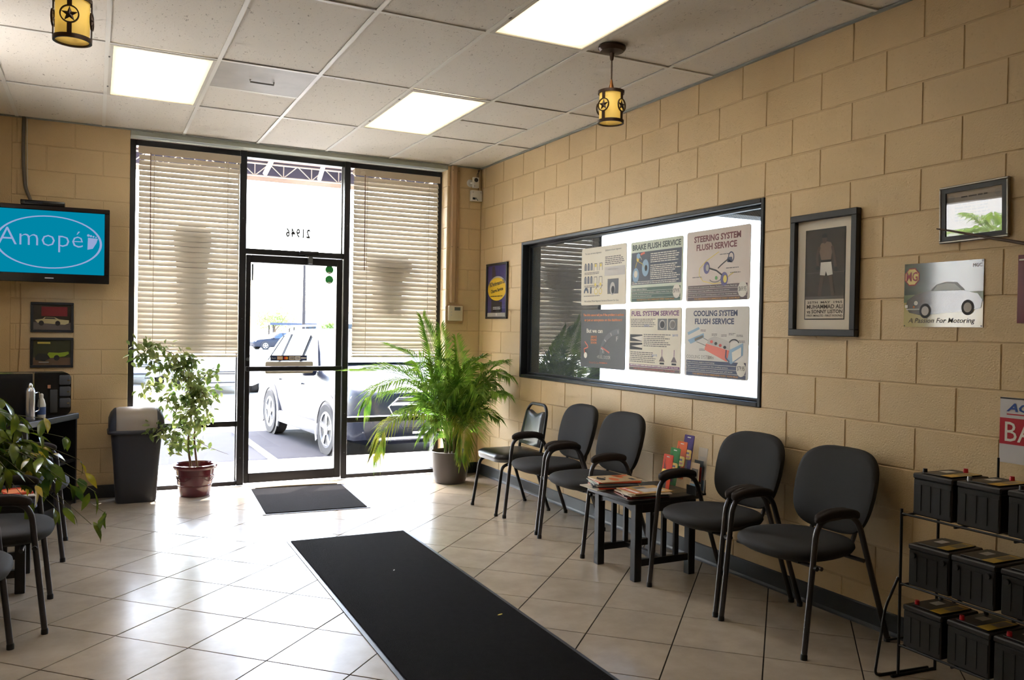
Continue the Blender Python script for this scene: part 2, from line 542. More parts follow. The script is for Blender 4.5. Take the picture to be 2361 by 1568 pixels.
for i in range(-24, 24):
    for j in range(-24, 24):
        c = O_ + P_ * ((i + 0.5) * ex + (j + 0.5) * ey)
        a = P_ / 2 - g / 2
        loc = [ex * sx * a + ey * sy * a for sx, sy in ((1, 1), (1, -1), (-1, -1), (-1, 1))]
        if (loc[0].x * loc[1].y - loc[0].y * loc[1].x) < 0: loc.reverse()
        poly = [(c.x + p.x, c.y + p.y) for p in loc]
        cp = clip(poly, XL, 0.0, YF, 0.10)
        if not cp: continue
        full = len(cp) == 4 and max(abs(cp[k][0] - poly[k][0]) + abs(cp[k][1] - poly[k][1]) for k in range(4)) < 1e-6 if len(cp) == 4 else False
        vis = any(in_view((x, y, 0), 30) for x, y in cp) and c.y < 0.2
        if vis and cnt < 290:
            cnt += 1
            if full:
                if full_me is None:
                    full_me = tile_mb([(p.x, p.y) for p in loc]).mesh('tile', TILE)
                o = link('tile', full_me, floor)
            else:
                o = link('tile', tile_mb([(x - c.x, y - c.y) for x, y in cp]).mesh('tile', TILE), floor)
            o.location = (c.x, c.y, random.uniform(-0.0004, 0.0004))
        else:
            t = tile_mb(cp); far_tiles.add(t.v, t.f)
tag(far_tiles.build('tile_field', TILE, floor), kind='stuff')

# ------------------------------------------------------------------ block walls
_bm = {}
def block_mesh(w, h, ch=0.0028):
    k = (round(w, 4), round(h, 4))
    if k not in _bm:
        m = MB(); r = lambda a, z: [(a, a, z), (w - a, a, z), (w - a, h - a, z), (a, h - a, z)]
        m.rings([r(0, -0.010), r(0, -ch), r(ch, 0)], cap0=False)
        _bm[k] = m.mesh('block', WALL)
    return _bm[k]
def block_wall(parent, frame, u0, u1, z0, z1, phase, holes=(), limit=None):
    """running-bond blocks over [u0,u1] x [z0,z1]; frame(u, z) gives the matrix of a block's lower left corner"""
    n = 0
    r0 = int(round(z0 / CH)); r1 = int(math.ceil(z1 / CH - 1e-6))
    for r in range(r0, r1):
        za, zb = r * CH + J / 2, min((r + 1) * CH, z1) - J / 2
        off = phase + (BL / 2 if r % 2 else 0)
        k = math.floor((u0 - off) / BL)
        u = off + k * BL
        while u < u1 - 1e-6:
            a, b = max(u, u0), min(u + BL, u1)
            spans = [(a, b)]
            for (h0, h1, hz0, hz1) in holes:
                if zb > hz0 + 1e-4 and za < hz1 - 1e-4:
                    ns = []
                    for s0, s1 in spans:
                        if s1 <= h0 or s0 >= h1: ns.append((s0, s1)); continue
                        if s0 < h0 - 0.02: ns.append((s0, h0))
                        if s1 > h1 + 0.02: ns.append((h1, s1))
                    spans = ns
            for s0, s1 in spans:
                if s1 - s0 < 0.025: continue
                o = link('block', block_mesh(s1 - s0 - J, zb - za), parent)
                o.matrix_local = frame(s0 + J / 2, za)
                n += 1
            u += BL
    return n
# right wall: u runs from the far corner (y = 0) toward the camera
WY0, WY1, WZ0, WZ1 = -0.907, -3.955, 5 * CH, 11 * CH
wall_right = MB()
wr = 0.0042
def wbox(y0, y1, z0, z1): wall_right.box(wr, 0.20, y0, y1, z0, z1)
wbox(0.35, WY0, 0, 3.3); wbox(WY1, YF - 0.2, 0, 3.3); wbox(WY0, WY1, 0, WZ0); wbox(WY0, WY1, WZ1, 3.3)
wall_right = struct('wall_right', wall_right, JOINT)
block_wall(wall_right, lambda u, z: on_right(-u, z), 0.0, 5.95, 0.0, H, 3.345 - 16 * 0.2032 - 2 * BL, [(-WY0, -WY1, WZ0, WZ1)])
# painted block face continues toward the camera beyond the frame
rest = MB()
for r in range(15):
    u = 5.95 + (BL / 2 if r % 2 else 0) * 0.0
    while u < -YF:
        w = min(BL, -YF - u)
        rest.box(-0.0, wr + 0.002, -(u + J / 2), -(u + w - J / 2), r * CH + J / 2, min((r + 1) * CH, H) - J / 2)
        u += BL
tag(rest.build('block_field', WALL, wall_right), kind='stuff')
# back wall: left piece, right pier and head over the storefront
SX0, SX1 = -3.20, -0.365
wall_back = MB()
for x0, x1 in ((XL - 0.2, SX0 - 0.004), (SX1 + 0.006, 0.006)):
    wall_back.box(x0, x1, wr, 0.30, 0, 3.3)
wall_back.box(SX0, SX1, 0.02, 0.30, 3.045, 3.3)
wall_back = struct('wall_back', wall_back, JOINT)
block_wall(wall_back, lambda u, z: on_back(u, z), -4.05, SX0, 0.0, H, SX0)
block_wall(wall_back, lambda u, z: on_back(u, z), SX1, 0.0, 0.0, H, SX1 + 0.03)
jamb = lambda u, z: Matrix(((0, 0, -1, SX1), (-1, 0, 0, 0.30 - u), (0, 1, 0, z), (0, 0, 0, 1)))
block_wall(wall_back, jamb, 0.145, 0.296, 0.0, H, 0.0)
MB().box(XL, -4.05, 0.0, wr + 0.002, 0, H).build('block_field', WALL, wall_back)
# left wall with its tall window, wall behind the camera
LWY0, LWY1, LWZ0, LWZ1 = -2.62, -1.66, 1.40, 2.88
wl = MB()
wl.box(XL - 0.2, XL, YF - 0.2, LWY0, 0, 3.3); wl.box(XL - 0.2, XL, LWY1, 0.3, 0, 3.3)
wl.box(XL - 0.2, XL, LWY0, LWY1, 0, LWZ0); wl.box(XL - 0.2, XL, LWY0, LWY1, LWZ1, 3.3)
wall_left = struct('wall_left', wl, WALL)
wall_rear = struct('wall_rear', MB().box(XL - 0.2, 0.2, YF - 0.2, YF, 0, 3.3), WALL)
# baseboards (black vinyl cove)
def cove(mb, pts, h=0.105, t=0.012):
    return mb
b = MB().prism([(0.0, 0.0), (-0.022, 0.0), (-0.016, 0.008), (-0.012, 0.02), (-0.010, 0.10), (-0.006, 0.106), (0.0, 0.106)][::-1], YF, -0.012, 'y')
struct('baseboard_right', b, BASE)
b = MB().box(SX1, -0.012, -0.012, 0.0, 0, 0.106).box(XL, SX0, -0.012, 0.0, 0, 0.106)
struct('baseboard_back', b, BASE)
struct('baseboard_left', MB().box(XL, XL + 0.012, YF, -0.012, 0, 0.106), BASE)

# ------------------------------------------------------------------ ceiling grid and tiles
ceiling = struct('ceiling', MB().box(XL - 0.2, 0.2, YF - 0.2, 0.32, 3.09, 3.3), mat('ceiling_void', rgb(120, 116, 110), rough=0.9))
CX = [XL] + [-3.40386 + 0.6096 * c for c in range(-1, 6)] + [0.0]
CY = [-2.27546 + 1.2192 * q for q in range(-7, 2)]
CY = [YF] + [y for y in CY if y > YF] + [0.02]
lights_at = {(2, -2.27546), (5, -2.27546), (5, -2.27546 - 2 * 1.2192), (2, -2.27546 - 2 * 1.2192)}
access_at = (3, -2.27546)
_ct = {}
def ctile(x0, x1, y0, y1, zt=0.007):
    w, d = round(x1 - x0, 4), round(y1 - y0, 4)
    if (w, d) not in _ct:
        _ct[(w, d)] = MB().box(0.010, w - 0.010, 0.010, d - 0.010, 0, 0.016).mesh('ceiling_tile', CEIL)
    o = link('ceiling_tile', _ct[(w, d)], ceiling)
    o.location = (x0, y0, H + zt + random.uniform(-0.0015, 0.0015))
tee = MB
def runner(name, x0, x1, y0, y1):
    return MB().box(x0, x1, y0, y1, H - 0.001, H + 0.004).build(name, WHITE_T, ceiling)
for xi in range(len(CX) - 1):
    for yi in range(len(CY) - 1):
        x0, x1, y0, y1 = CX[xi], CX[xi + 1], CY[yi], CY[yi + 1]
        key = (xi, None)
        lit = any(l[0] == xi and abs(l[1] - y0) < 1e-3 for l in lights_at)
        if lit: continue
        ym = y0 + 0.6096
        if xi == access_at[0] and abs(y0 - access_at[1]) < 1e-3:
            ctile(x0, x1, ym, y1)
            runner('cross_tee', x0 + 0.012, x1 - 0.012, ym - 0.012, ym + 0.012)
        elif xi == 6 and abs(y0 + 2.27546) < 1e-3:
            ctile(x0, x1, y0, ym); ctile(x0, x1, ym, y1)
            runner('cross_tee', x0 + 0.012, x1 - 0.012, ym - 0.012, ym + 0.012)
        else:
            ctile(x0, x1, y0, y1)
for x in CX[1:-1]:
    runner('grid_runner', x - 0.012, x + 0.012, YF, 0.02)
for y in CY[1:-1]:
    for xi in range(len(CX) - 1):
        runner('cross_tee', CX[xi] + 0.012, CX[xi + 1] - 0.012, y - 0.012, y + 0.012)
ANGLE = mat('grey_wall_angle', rgb(150, 156, 152), rough=0.4, metal=0.3)
MB().box(-0.022, 0.0, YF, 0.0, H - 0.006, H + 0.004).build('wall_angle', ANGLE, ceiling)
MB().box(XL, XL + 0.022, YF, 0.0, H - 0.006, H + 0.004).build('wall_angle', ANGLE, ceiling)
MB().box(XL, SX0, -0.022, 0.0, H - 0.006, H + 0.004).build('wall_angle', ANGLE, ceiling)
MB().box(SX0, 0.0, -0.022, 0.02, H - 0.006, H + 0.004).build('wall_angle', ANGLE, ceiling)
# reveal above the storefront
struct('trim_1', MB().box(SX0, SX1, 0.0, 0.16, 3.006, 3.046), mat('pale_green_soffit', rgb(176, 182, 170), rough=0.5))

# ------------------------------------------------------------------ recessed fluorescent troffers
def panel_mat():
    m = bpy.data.materials.new('lit_acrylic_diffuser'); m.use_nodes = True
    nt = m.node_tree; nt.nodes.clear()
    out = nt.nodes.new('ShaderNodeOutputMaterial'); e = nt.nodes.new('ShaderNodeEmission')
    tc = nt.nodes.new('ShaderNodeTexCoord')
    sp = nt.nodes.new('ShaderNodeSeparateXYZ'); nt.links.new(tc.outputs['Object'], sp.inputs[0])
    # two tubes run lengthwise behind the sheet: it is whitest above them and more amber at the rim
    a = nt.nodes.new('ShaderNodeMath'); a.operation = 'ABSOLUTE'; nt.links.new(sp.outputs['X'], a.inputs[0])
    b = nt.nodes.new('ShaderNodeMapRange'); b.inputs[1].default_value = 0.14; b.inputs[2].default_value = 0.285; b.inputs[3].default_value = 1.0; b.inputs[4].default_value = 0.0
    b.interpolation_type = 'SMOOTHSTEP'
    nt.links.new(a.outputs[0], b.inputs[0])
    a2 = nt.nodes.new('ShaderNodeMath'); a2.operation = 'ABSOLUTE'; nt.links.new(sp.outputs['Y'], a2.inputs[0])
    b2 = nt.nodes.new('ShaderNodeMapRange'); b2.inputs[1].default_value = 0.46; b2.inputs[2].default_value = 0.585; b2.inputs[3].default_value = 1.0; b2.inputs[4].default_value = 0.0
    b2.interpolation_type = 'SMOOTHSTEP'
    nt.links.new(a2.outputs[0], b2.inputs[0])
    mu = nt.nodes.new('ShaderNodeMath'); mu.operation = 'MULTIPLY'; nt.links.new(b.outputs[0], mu.inputs[0]); nt.links.new(b2.outputs[0], mu.inputs[1])
    mx = nt.nodes.new('ShaderNodeMix'); mx.data_type = 'RGBA'
    mx.inputs[6].default_value = (0.90, 0.70, 0.42, 1); mx.inputs[7].default_value = (1.0, 0.93, 0.80, 1)
    nt.links.new(mu.outputs[0], mx.inputs[0]); nt.links.new(mx.outputs[2], e.inputs[0])
    st = nt.nodes.new('ShaderNodeMapRange'); st.inputs[3].default_value = PANEL * 0.32; st.inputs[4].default_value = PANEL
    nt.links.new(mu.outputs[0], st.inputs[0]); nt.links.new(st.outputs[0], e.inputs[1])
    nt.links.new(e.outputs[0], out.inputs[0])
    return m
PANEL = 1.35
DIFF = panel_mat()
TROFF = mat('white_troffer_enamel', rgb(205, 203, 196), rough=0.35)
def troffer(x0, y0, label):
    t = thing('ceiling_light', label, 'ceiling light', (x0 + 0.3048, y0 + 0.6096, H), group='recessed fluorescent ceiling lights')
    hx, hy = 0.293, 0.597
    f = MB()
    for a, b_, c, d in ((-hx, hx, -hy, -hy + 0.02), (-hx, hx, hy - 0.02, hy), (-hx, -hx + 0.02, -hy + 0.02, hy - 0.02), (hx - 0.02, hx, -hy + 0.02, hy - 0.02)):
        f.box(a, b_, c, d, -0.003, 0.012)
    f.build('door_frame', TROFF, t)
    MB().box(-hx + 0.02, hx - 0.02, -hy + 0.02, hy - 0.02, 0.003, 0.008).build('diffuser', DIFF, t)
    MB().box(-hx, hx, -hy, hy, 0.03, 0.04).build('housing', TROFF, t)
    for sy in (-0.35, 0.35):
        MB().box(-hx - 0.004, -hx + 0.006, sy - 0.012, sy + 0.012, -0.005, -0.003).build('latch', mat('latch_grey', rgb(70, 70, 68), rough=0.5), t)
    return t
troffer(CX[2], -2.27546, 'lit rectangular ceiling panel above the left blind, beside the metal access hatch')
troffer(CX[5], -2.27546, 'lit rectangular ceiling panel in front of the right blind')
troffer(CX[5], -2.27546 - 2 * 1.2192, 'lit rectangular ceiling panel cut by the top edge, beside the star pendant')
troffer(CX[2], -2.27546 - 2 * 1.2192, 'lit rectangular ceiling panel added out of view, nearest the left star pendant')  # unseen fixture, added to light the room symmetrically
hat = thing('access_hatch', 'grey metal ceiling access hatch with a bar handle', 'hatch', (CX[3] + 0.3048, -2.27546 + 0.3048, H))
HM = mat('galvanised_sheet', rgb(172, 169, 164), rough=0.5, metal=0.0, spec=0.3, bump=0.05, bscale=25, var=0.08, vscale=8)
MB().box(-0.292, 0.292, -0.292, 0.292, 0.0, 0.012).build('door_sheet', HM, hat)
hh = MB().tube([(-0.075, 0, -0.002), (-0.075, 0, -0.02), (0.075, 0, -0.02), (0.075, 0, -0.002)], 0.006, 6)
hh.build('pull_handle', mat('hatch_handle', rgb(150, 148, 144), rough=0.4, metal=0.6), hat)
# ------------------------------------------------------------------ storefront (interior face of the frame at y = 0.15)
FY0, FY1, GY = 0.15, 0.26, 0.205
ZT = 3.004
ALU = FRAME
GASK = mat('aluminium_edge', rgb(120, 124, 130), rough=0.3, metal=0.8)
def member(mb, x0, x1, z0, z1, y0=FY0, y1=FY1): return mb.box(x0, x1, y0, y1, z0, z1)
MA0, MA1, MB0, MB1 = -2.305, -2.245, -1.352, -1.298
LX0, RX1 = SX0 + 0.002, SX1 - 0.002
def side_window(name, x0, x1, outer_left):
    w = struct(name, None, None)
    if outer_left: MB().box(x0, x0 + 0.045, FY0, FY1, 0.0, ZT).build('jamb_stile', ALU, w, bevel=0.003, seg=1); gx0, gx1 = x0 + 0.045, x1
    else: MB().box(x1 - 0.045, x1, FY0, FY1, 0.0, ZT).build('jamb_stile', ALU, w, bevel=0.003, seg=1); gx0, gx1 = x0, x1 - 0.045
    MB().box(gx0, gx1, FY0, FY1, ZT - 0.05, ZT).build('head_rail', ALU, w, bevel=0.003, seg=1)
    MB().box(gx0, gx1, FY0, FY1, 0.530, 0.578).build('middle_rail', ALU, w, bevel=0.003, seg=1)
    MB().box(gx0, gx1, FY0, FY1, 0.0, 0.038).build('sill_rail', ALU, w, bevel=0.003, seg=1)
    MB().box(gx0, gx1, GY - 0.003, GY + 0.003, 0.578, ZT - 0.05).build('pane', GLASS, w)
    MB().box(gx0, gx1, GY - 0.003, GY + 0.003, 0.038, 0.530).build('pane', GLASS, w)
    for (za, zb) in ((0.578, ZT - 0.05), (0.038, 0.530)):
        MB().box(gx1 - 0.008 if outer_left else gx0, gx1 if outer_left else gx0 + 0.008, GY + 0.004, GY + 0.02, za, zb).build('glazing_bead', GASK, w)
    return w
side_window('window_1', LX0, MA0, True)
side_window('window_3', MB1, RX1, False)
mu = struct('trim_2', MB().box(MA0, MA1, FY0 - 0.012, FY1, 0, ZT), ALU, bevel=0.004, seg=1)
mu2 = struct('trim_3', MB().box(MB0, MB1, FY0 - 0.012, FY1, 0, ZT), ALU, bevel=0.004, seg=1)
for zz in (0.25, 0.62, 1.5, 2.4):
    for mm, xx in ((mu, MA0 + 0.03), (mu2, MB0 + 0.027)):
        MB().lathe([(0.004, 0), (0.003, 0.003)], 8, (xx, FY0 - 0.0155, zz), 'y').build('screw', GASK, mm)
# transom over the door
tw = struct('window_2', None, None)
MB().box(MA1, MB0, FY0, FY1, ZT - 0.05, ZT).build('head_rail', ALU, tw, bevel=0.003, seg=1)
MB().box(MA1, MB0, FY0, FY1, 2.085, 2.135).build('transom_rail', ALU, tw, bevel=0.003, seg=1)
MB().box(MA1, MB0, GY - 0.003, GY + 0.003, 2.135, ZT - 0.05).build('pane', GLASS, tw)
MB().box(MB0 - 0.022, MB0 - 0.008, GY - 0.03, GY - 0.01, 2.135, ZT - 0.05).build('glazing_bead', GASK, tw)
nt_ = thing('house_number', 'black mirrored street number on the glass above the door', 'number', M=on_back(-1.884, 2.262, GY - 0.004))
NUM = mat('black_vinyl_digits', rgb(42, 44, 52), rough=0.5)
text('digits', '21946', NUM, nt_, 0.0, 0.0, w=0.225, h=0.088, z=0.0, mirror=True, spacing=1.25, bold=0.03)
# door leaf
door = struct('door_1', None, None)
DX0, DX1 = MA1 + 0.006, MB0 - 0.006
st = 0.055
for x0, x1 in ((DX0, DX0 + 0.042), (DX1 - st, DX1)):
    MB().box(x0, x1, FY0 + 0.012, FY1 - 0.03, 0.012, 2.078).build('stile', ALU, door, bevel=0.003, seg=1)
MB().box(DX0 + 0.042, DX1 - st, FY0 + 0.012, FY1 - 0.03, 2.012, 2.078).build('top_rail', ALU, door, bevel=0.003, seg=1)
MB().box(DX0 + 0.042, DX1 - st, FY0 + 0.012, FY1 - 0.03, 0.012, 0.10).build('bottom_rail', ALU, door, bevel=0.003, seg=1)
MB().box(DX0 + 0.042, DX1 - st, GY - 0.003, GY + 0.003, 0.10, 2.012).build('pane', GLASS, door)
pb = MB().box(DX0, DX1 - 0.008, FY0 - 0.045, FY0 - 0.018, 1.028, 1.072)
pb.build('push_bar', ALU, door, bevel=0.006)
for xx in (DX0 + 0.02, DX1 - 0.03):
    MB().box(xx - 0.012, xx + 0.012, FY0 - 0.02, FY0 + 0.014, 1.03, 1.07).build('bar_mount', ALU, door)
ph = MB().tube([(DX0 + 0.03, FY1 - 0.03, 1.02), (DX0 + 0.03, FY1 + 0.03, 1.02), (DX0 + 0.03, FY1 + 0.03, 0.83), (DX0 + 0.03, FY1 - 0.03, 0.83)], 0.012, 8)
ph.build('pull_handle', ALU, door, smooth=40)
MB().lathe([(0.016, 0), (0.014, 0.008)], 14, (DX0 + 0.022, FY0 + 0.003, 1.135), 'y').build('lock_cylinder', GASK, door, smooth=30)
cl = MB().box(-1.775, -1.60, FY0 - 0.055, FY0 - 0.002, 2.100, 2.135)
clo = cl.build('closer_body', ALU, door, bevel=0.006)
arm = MB().box(-1.72, -1.44, FY0 - 0.05, FY0 - 0.035, 2.088, 2.098)
arm.build('closer_arm', ALU, door)
MB().box(-1.69, -1.655, FY0 - 0.045, FY0 + 0.013, 2.02, 2.09).build('closer_bracket', GASK, door)
# notices on the door glass
GREEN = leaf_mat('green_sticker', rgb(58, 138, 78), rgb(66, 146, 84), trans=0.35, rough=0.5); WHITEP = mat('white_print', rgb(225, 225, 222), rough=0.6)
for k, zz in enumerate((1.980, 1.886)):
    t = thing('window_sticker', ('upper' if k == 0 else 'lower') + ' of two round green stickers on the door glass', 'sticker', M=on_back(-1.474, zz, GY - 0.004), group='round green door stickers')
    flat('disc', circle(0, 0, 0.039, 28), 0.0, GREEN, t)
    flat('white_band', rrect(-0.018, 0.018, -0.034, -0.022, 0.004), 0.0006, WHITEP, t)
cs = thing('card_sticker', 'strip of payment card stickers above the push bar', 'sticker', M=on_back(-2.008, 1.119, GY - 0.004))
frect('strip', 0, 0.335, 0, 0.05, 0.0, mat('sticker_navy', rgb(34, 40, 66), rough=0.5), cs)
cols = [((36, 52, 96), 'Bank', (230, 230, 235)), ((206, 160, 120), None, (235, 225, 210)), ((30, 30, 40), 'mc', None), ((196, 186, 170), 'AE', (40, 60, 110)), ((225, 224, 220), 'VISA', (34, 44, 110)), ((44, 64, 130), None, (235, 235, 235))]
for k, (c, tx, tc) in enumerate(cols):
    x = 0.006 + k * 0.0545
    mm = mat('card_%d' % k, rgb(*c), rough=0.5)
    frect('card', x, x + 0.05, 0.008, 0.042, 0.0006, mm, cs)
    if tx == 'mc':
        flat('red_disc', circle(x + 0.018, 0.025, 0.013, 18), 0.0012, mat('mc_red', rgb(214, 48, 34)), cs)
        flat('amber_disc', circle(x + 0.032, 0.025, 0.013, 18), 0.0016, mat('mc_amber', rgb(244, 160, 40)), cs)
    elif tx:
        text('card_print', tx, mat('cardtx_%d' % k, rgb(*tc)), cs, x + 0.006, 0.018, w=0.038, h=0.014, z=0.0014, bold=0.02)
    else:
        frect('card_band', x, x + 0.05, 0.02, 0.032, 0.0012, mat('cardband_%d' % k, rgb(*tc)), cs)
dp = thing('door_plate', 'blank pale plate taped behind the push bar', 'plate', M=on_back(-2.052, 1.003, GY - 0.005))
MB().prism(rrect(0, 0.436, 0, 0.108, 0.014), -0.004, 0.0).build('plate', mat('pale_plate', rgb(196, 188, 176), rough=0.6), dp)
hs = thing('hours_strip', 'narrow grey strip at the top left of the door glass', 'strip', M=on_back(-2.185, 1.85, GY - 0.004))
frect('strip', 0, 0.016, 0, 0.15, 0, mat('grey_strip', rgb(120, 130, 150)), hs)

# ------------------------------------------------------------------ venetian blinds
SLAT = leaf_mat('cream_blind_slat', rgb(222, 215, 202), rgb(219, 211, 197), trans=0.18, rough=0.45)
RAILM = mat('cream_blind_rail', rgb(204, 190, 168), rough=0.45)
CORD = mat('cream_cord', rgb(196, 184, 164), rough=0.8)
def blind(x0, x1, label, wand_x, tilt=61):
    t = thing('venetian_blind', label, 'blind', ((x0 + x1) / 2, 0.085, 2.93), group='cream venetian blinds')
    hw = (x1 - x0) / 2
    MB().box(-hw, hw, -0.034, 0.026, -0.045, 0.0).build('headrail', RAILM, t, bevel=0.004, seg=1)
    MB().box(-hw + 0.0, hw, -0.040, -0.034, -0.06, 0.004).build('valance', RAILM, t, bevel=0.002, seg=1)
    n, pitch, w = 37, 0.0445, 0.050
    prof = []
    for k in range(5):
        s = (k / 4 - 0.5) * w
        prof.append((s, 0.003 * (1 - (2 * k / 4 - 1) ** 2)))
    a = R(tilt)
    def sec(th):
        return [(s * math.cos(a) - (z + th) * math.sin(a), s * math.sin(a) + (z + th) * math.cos(a)) for s, z in prof]
    top, bot = sec(0.0012), sec(-0.0012)
    ring = top + bot[::-1]
    m = MB().rings([[(-hw + 0.006, y, z) for y, z in ring], [(hw - 0.006, y, z) for y, z in ring]])
    sm = m.mesh('slat', SLAT, smooth=50)
    zb = 1.175 - 2.93
    for k in range(n):
        z = -0.085 - k * pitch
        if z < zb + 0.10: break
        o = link('slat', sm, t); o.location = (random.uniform(-0.001, 0.001), 0, z + random.uniform(-0.001, 0.001))
        o.rotation_euler = (random.uniform(-0.03, 0.03), random.uniform(-0.0012, 0.0012), 0)
    for k in range(3):
        o = link('slat', sm, t); o.location = (0, 0, zb + 0.025 + k * 0.03); o.rotation_euler = (R(-30 + 8 * k), 0, 0)
    MB().box(-hw + 0.006, hw - 0.006, -0.025, 0.025, zb - 0.018, zb).build('bottom_rail', RAILM, t, bevel=0.004, seg=1)
    for xx in (-hw * 0.70, hw * 0.74):
        MB().box(xx - 0.002, xx + 0.002, -0.030, -0.027, zb, -0.05).build('ladder_cord', CORD, t)
        MB().box(xx - 0.002, xx + 0.002, 0.027, 0.030, zb, -0.05).build('ladder_cord', CORD, t)
    MB().tube([(wand_x, -0.042, -0.05), (wand_x + 0.004, -0.046, -0.95)], 0.004, 6).build('tilt_wand', mat('wand_brown', rgb(120, 92, 70), rough=0.4), t)
    return t
blind(-3.138, -2.312, 'cream venetian blind left of the glass door, above the trash bin', -0.32)
blind(-1.288, -0.425, 'cream venetian blind right of the glass door, behind the palm', -0.33)
# opaque cutouts added outside the glass to throw shadow shapes onto the slats
SHADE_CUT = mat('shade_cutout_dark', rgb(60, 52, 46), rough=0.7)
t = thing('shade_cutout', 'added dark jug-shaped cutout that shades the right blind', 'shade_shape', M=on_back(-0.88, 1.59, GY + 0.010))
MB().prism([(-0.16, 0), (0.13, 0), (0.135, 0.30), (0.18, 0.36), (0.24, 0.42), (0.235, 0.50), (0.16, 0.56), (-0.16, 0.56), (-0.25, 0.52), (-0.21, 0.42), (-0.17, 0.34)], -0.003, 0.0).build('vinyl', SHADE_CUT, t)  # invented piece, shaped like the shadow wanted on the right blind
t = thing('shade_cutout', 'added tall dark column cutout that shades the left blind', 'shade_shape', M=on_back(-2.70, 1.24, GY + 0.010))
MB().prism([(-0.11, 0), (0.13, 0), (0.14, 0.7), (0.17, 0.95), (0.16, 1.06), (-0.1, 1.08), (-0.15, 0.98), (-0.12, 0.7)], -0.003, 0.0).build('vinyl', SHADE_CUT, t)  # invented as well, for the column of shade on the left blind

# ------------------------------------------------------------------ interior window to the service bay
win = struct('window_4', None, None)
GX = 0.092
def wbar(name, y0, y1, z0, z1, x0=-0.006, x1=0.105):
    return MB().box(x0, x1, y0, y1, z0, z1).build(name, BLACKF, win, bevel=0.004, seg=1)
fa = 0.028
wbar('frame_stile', WY0, WY0 - fa, WZ0, WZ1)
wbar('frame_stile', WY1 + fa, WY1, WZ0, WZ1)
wbar('frame_head', WY0 - fa, WY1 + fa, WZ1 - fa, WZ1)
wbar('frame_sill', WY0 - fa, WY1 + fa, WZ0, WZ0 + fa)
# inner glazing stop
for n_, y0, y1, z0, z1 in (('glazing_stop', WY0 - fa, WY0 - fa - 0.018, WZ0 + fa, WZ1 - fa), ('glazing_stop', WY1 + fa, WY1 + fa + 0.018, WZ0 + fa, WZ1 - fa),
                           ('glazing_stop', WY0 - fa, WY1 + fa, WZ1 - fa - 0.018, WZ1 - fa), ('glazing_stop', WY0 - fa, WY1 + fa, WZ0 + fa, WZ0 + fa + 0.018)):
    MB().box(0.055, GX - 0.003, y0, y1, z0, z1).build(n_, BLACKF, win, bevel=0.003, seg=1)
MB().box(GX - 0.003, GX + 0.003, WY0 - fa, WY1 + fa, WZ0 + fa, WZ1 - fa).build('pane', WGLASS, win)
MB().box(-0.004, 0.006, WY0 + 0.006, WY0, WZ0 + 0.004, WZ1).build('sealant', mat('brown_sealant', rgb(120, 84, 52), rough=0.7), win)
# the bay beyond it: dim room with a wide open roll-up door to the lot
BAYW = mat('bay_wall_grey', rgb(92, 96, 98), rough=0.8, bump=0.2, bscale=20)
DX = 1.46; DXE = 5.3; DZ = 2.86
bf = MB().box(0.20, DX, 0.02, 0.30, -0.05, 4.4).box(DXE, 7.2, 0.02, 0.30, -0.05, 4.4).box(DX, DXE, 0.02, 0.30, DZ, 4.4)
struct('wall_bay_front', bf, BAYW)
struct('wall_bay_side', MB().box(7.0, 7.2, -9.2, 0.02, -0.05, 4.4), BAYW)
struct('wall_bay_rear', MB().box(0.2, 7.0, -9.2, -9.0, -0.05, 4.4), BAYW)
struct('floor_bay', MB().box(0.2, 7.2, -9.0, 0.02, -0.15, -0.05), mat('bay_concrete', rgb(110, 108, 104), rough=0.5, var=0.1, vscale=2))
struct('ceiling_bay', MB().box(0.2, 7.2, -9.2, 0.30, 4.3, 4.4), BAYW)
# left window glass and frame
lw = struct('window_5', None, None)
for a in ((LWY0, LWY0 + 0.05, LWZ0, LWZ1), (LWY1 - 0.05, LWY1, LWZ0, LWZ1), (LWY0 + 0.05, LWY1 - 0.05, LWZ0, LWZ0 + 0.05), (LWY0 + 0.05, LWY1 - 0.05, LWZ1 - 0.05, LWZ1)):
    MB().box(XL - 0.12, XL - 0.03, *a).build('frame_bar', FRAME, lw)
MB().box(XL - 0.08, XL - 0.075, LWY0 + 0.05, LWY1 - 0.05, LWZ0 + 0.05, LWZ1 - 0.05).build('pane', GLASS, lw)
# ------------------------------------------------------------------ outside
CONC = mat('sidewalk_concrete', rgb(222, 218, 210), rough=0.8, bump=0.2, bscale=60, var=0.05)
ASPH = mat('asphalt', rgb(48, 49, 55), rough=0.95, spec=0.08, bump=0.4, bscale=150, var=0.08, vscale=3)
STUC = mat('white_stucco', rgb(222, 216, 205), rough=0.85, bump=0.4, bscale=40)
def slab(x0, x1, y0, z0, y1, z1):
    return MB().add([(x0, y0, z0), (x1, y0, z0), (x1, y1, z1), (x0, y1, z1), (x0, y0, z0 - 0.2), (x1, y0, z0 - 0.2), (x1, y1, z1 - 0.2), (x0, y1, z1 - 0.2)],
                    [(0, 1, 2, 3), (7, 6, 5, 4), (0, 4, 5, 1), (1, 5, 6, 2), (2, 6, 7, 3), (3, 7, 4, 0)])
side = struct('sidewalk', MB().box(-12, 14, 0.14, 1.64, -0.20, -0.02), CONC)
for xx in (-9, -6, -3, 0, 3, 6, 9):
    MB().box(xx - 0.004, xx + 0.004, 0.30, 1.64, -0.0215, -0.0195).build('joint', mat('joint_dark', rgb(120, 116, 110), rough=0.9), side)
lot = slab(-40, 60, 1.64, -0.26, 6.4, -0.29)
struct('parking_lot', lot, ASPH)
struct('far_lot', slab(-60, 110, 6.4, -0.29, 130, -0.80), mat('pale_concrete_lot', rgb(176, 172, 164), rough=0.85, bump=0.3, bscale=60, var=0.05))
LINEM = mat('parking_paint', rgb(226, 224, 216), rough=0.7)
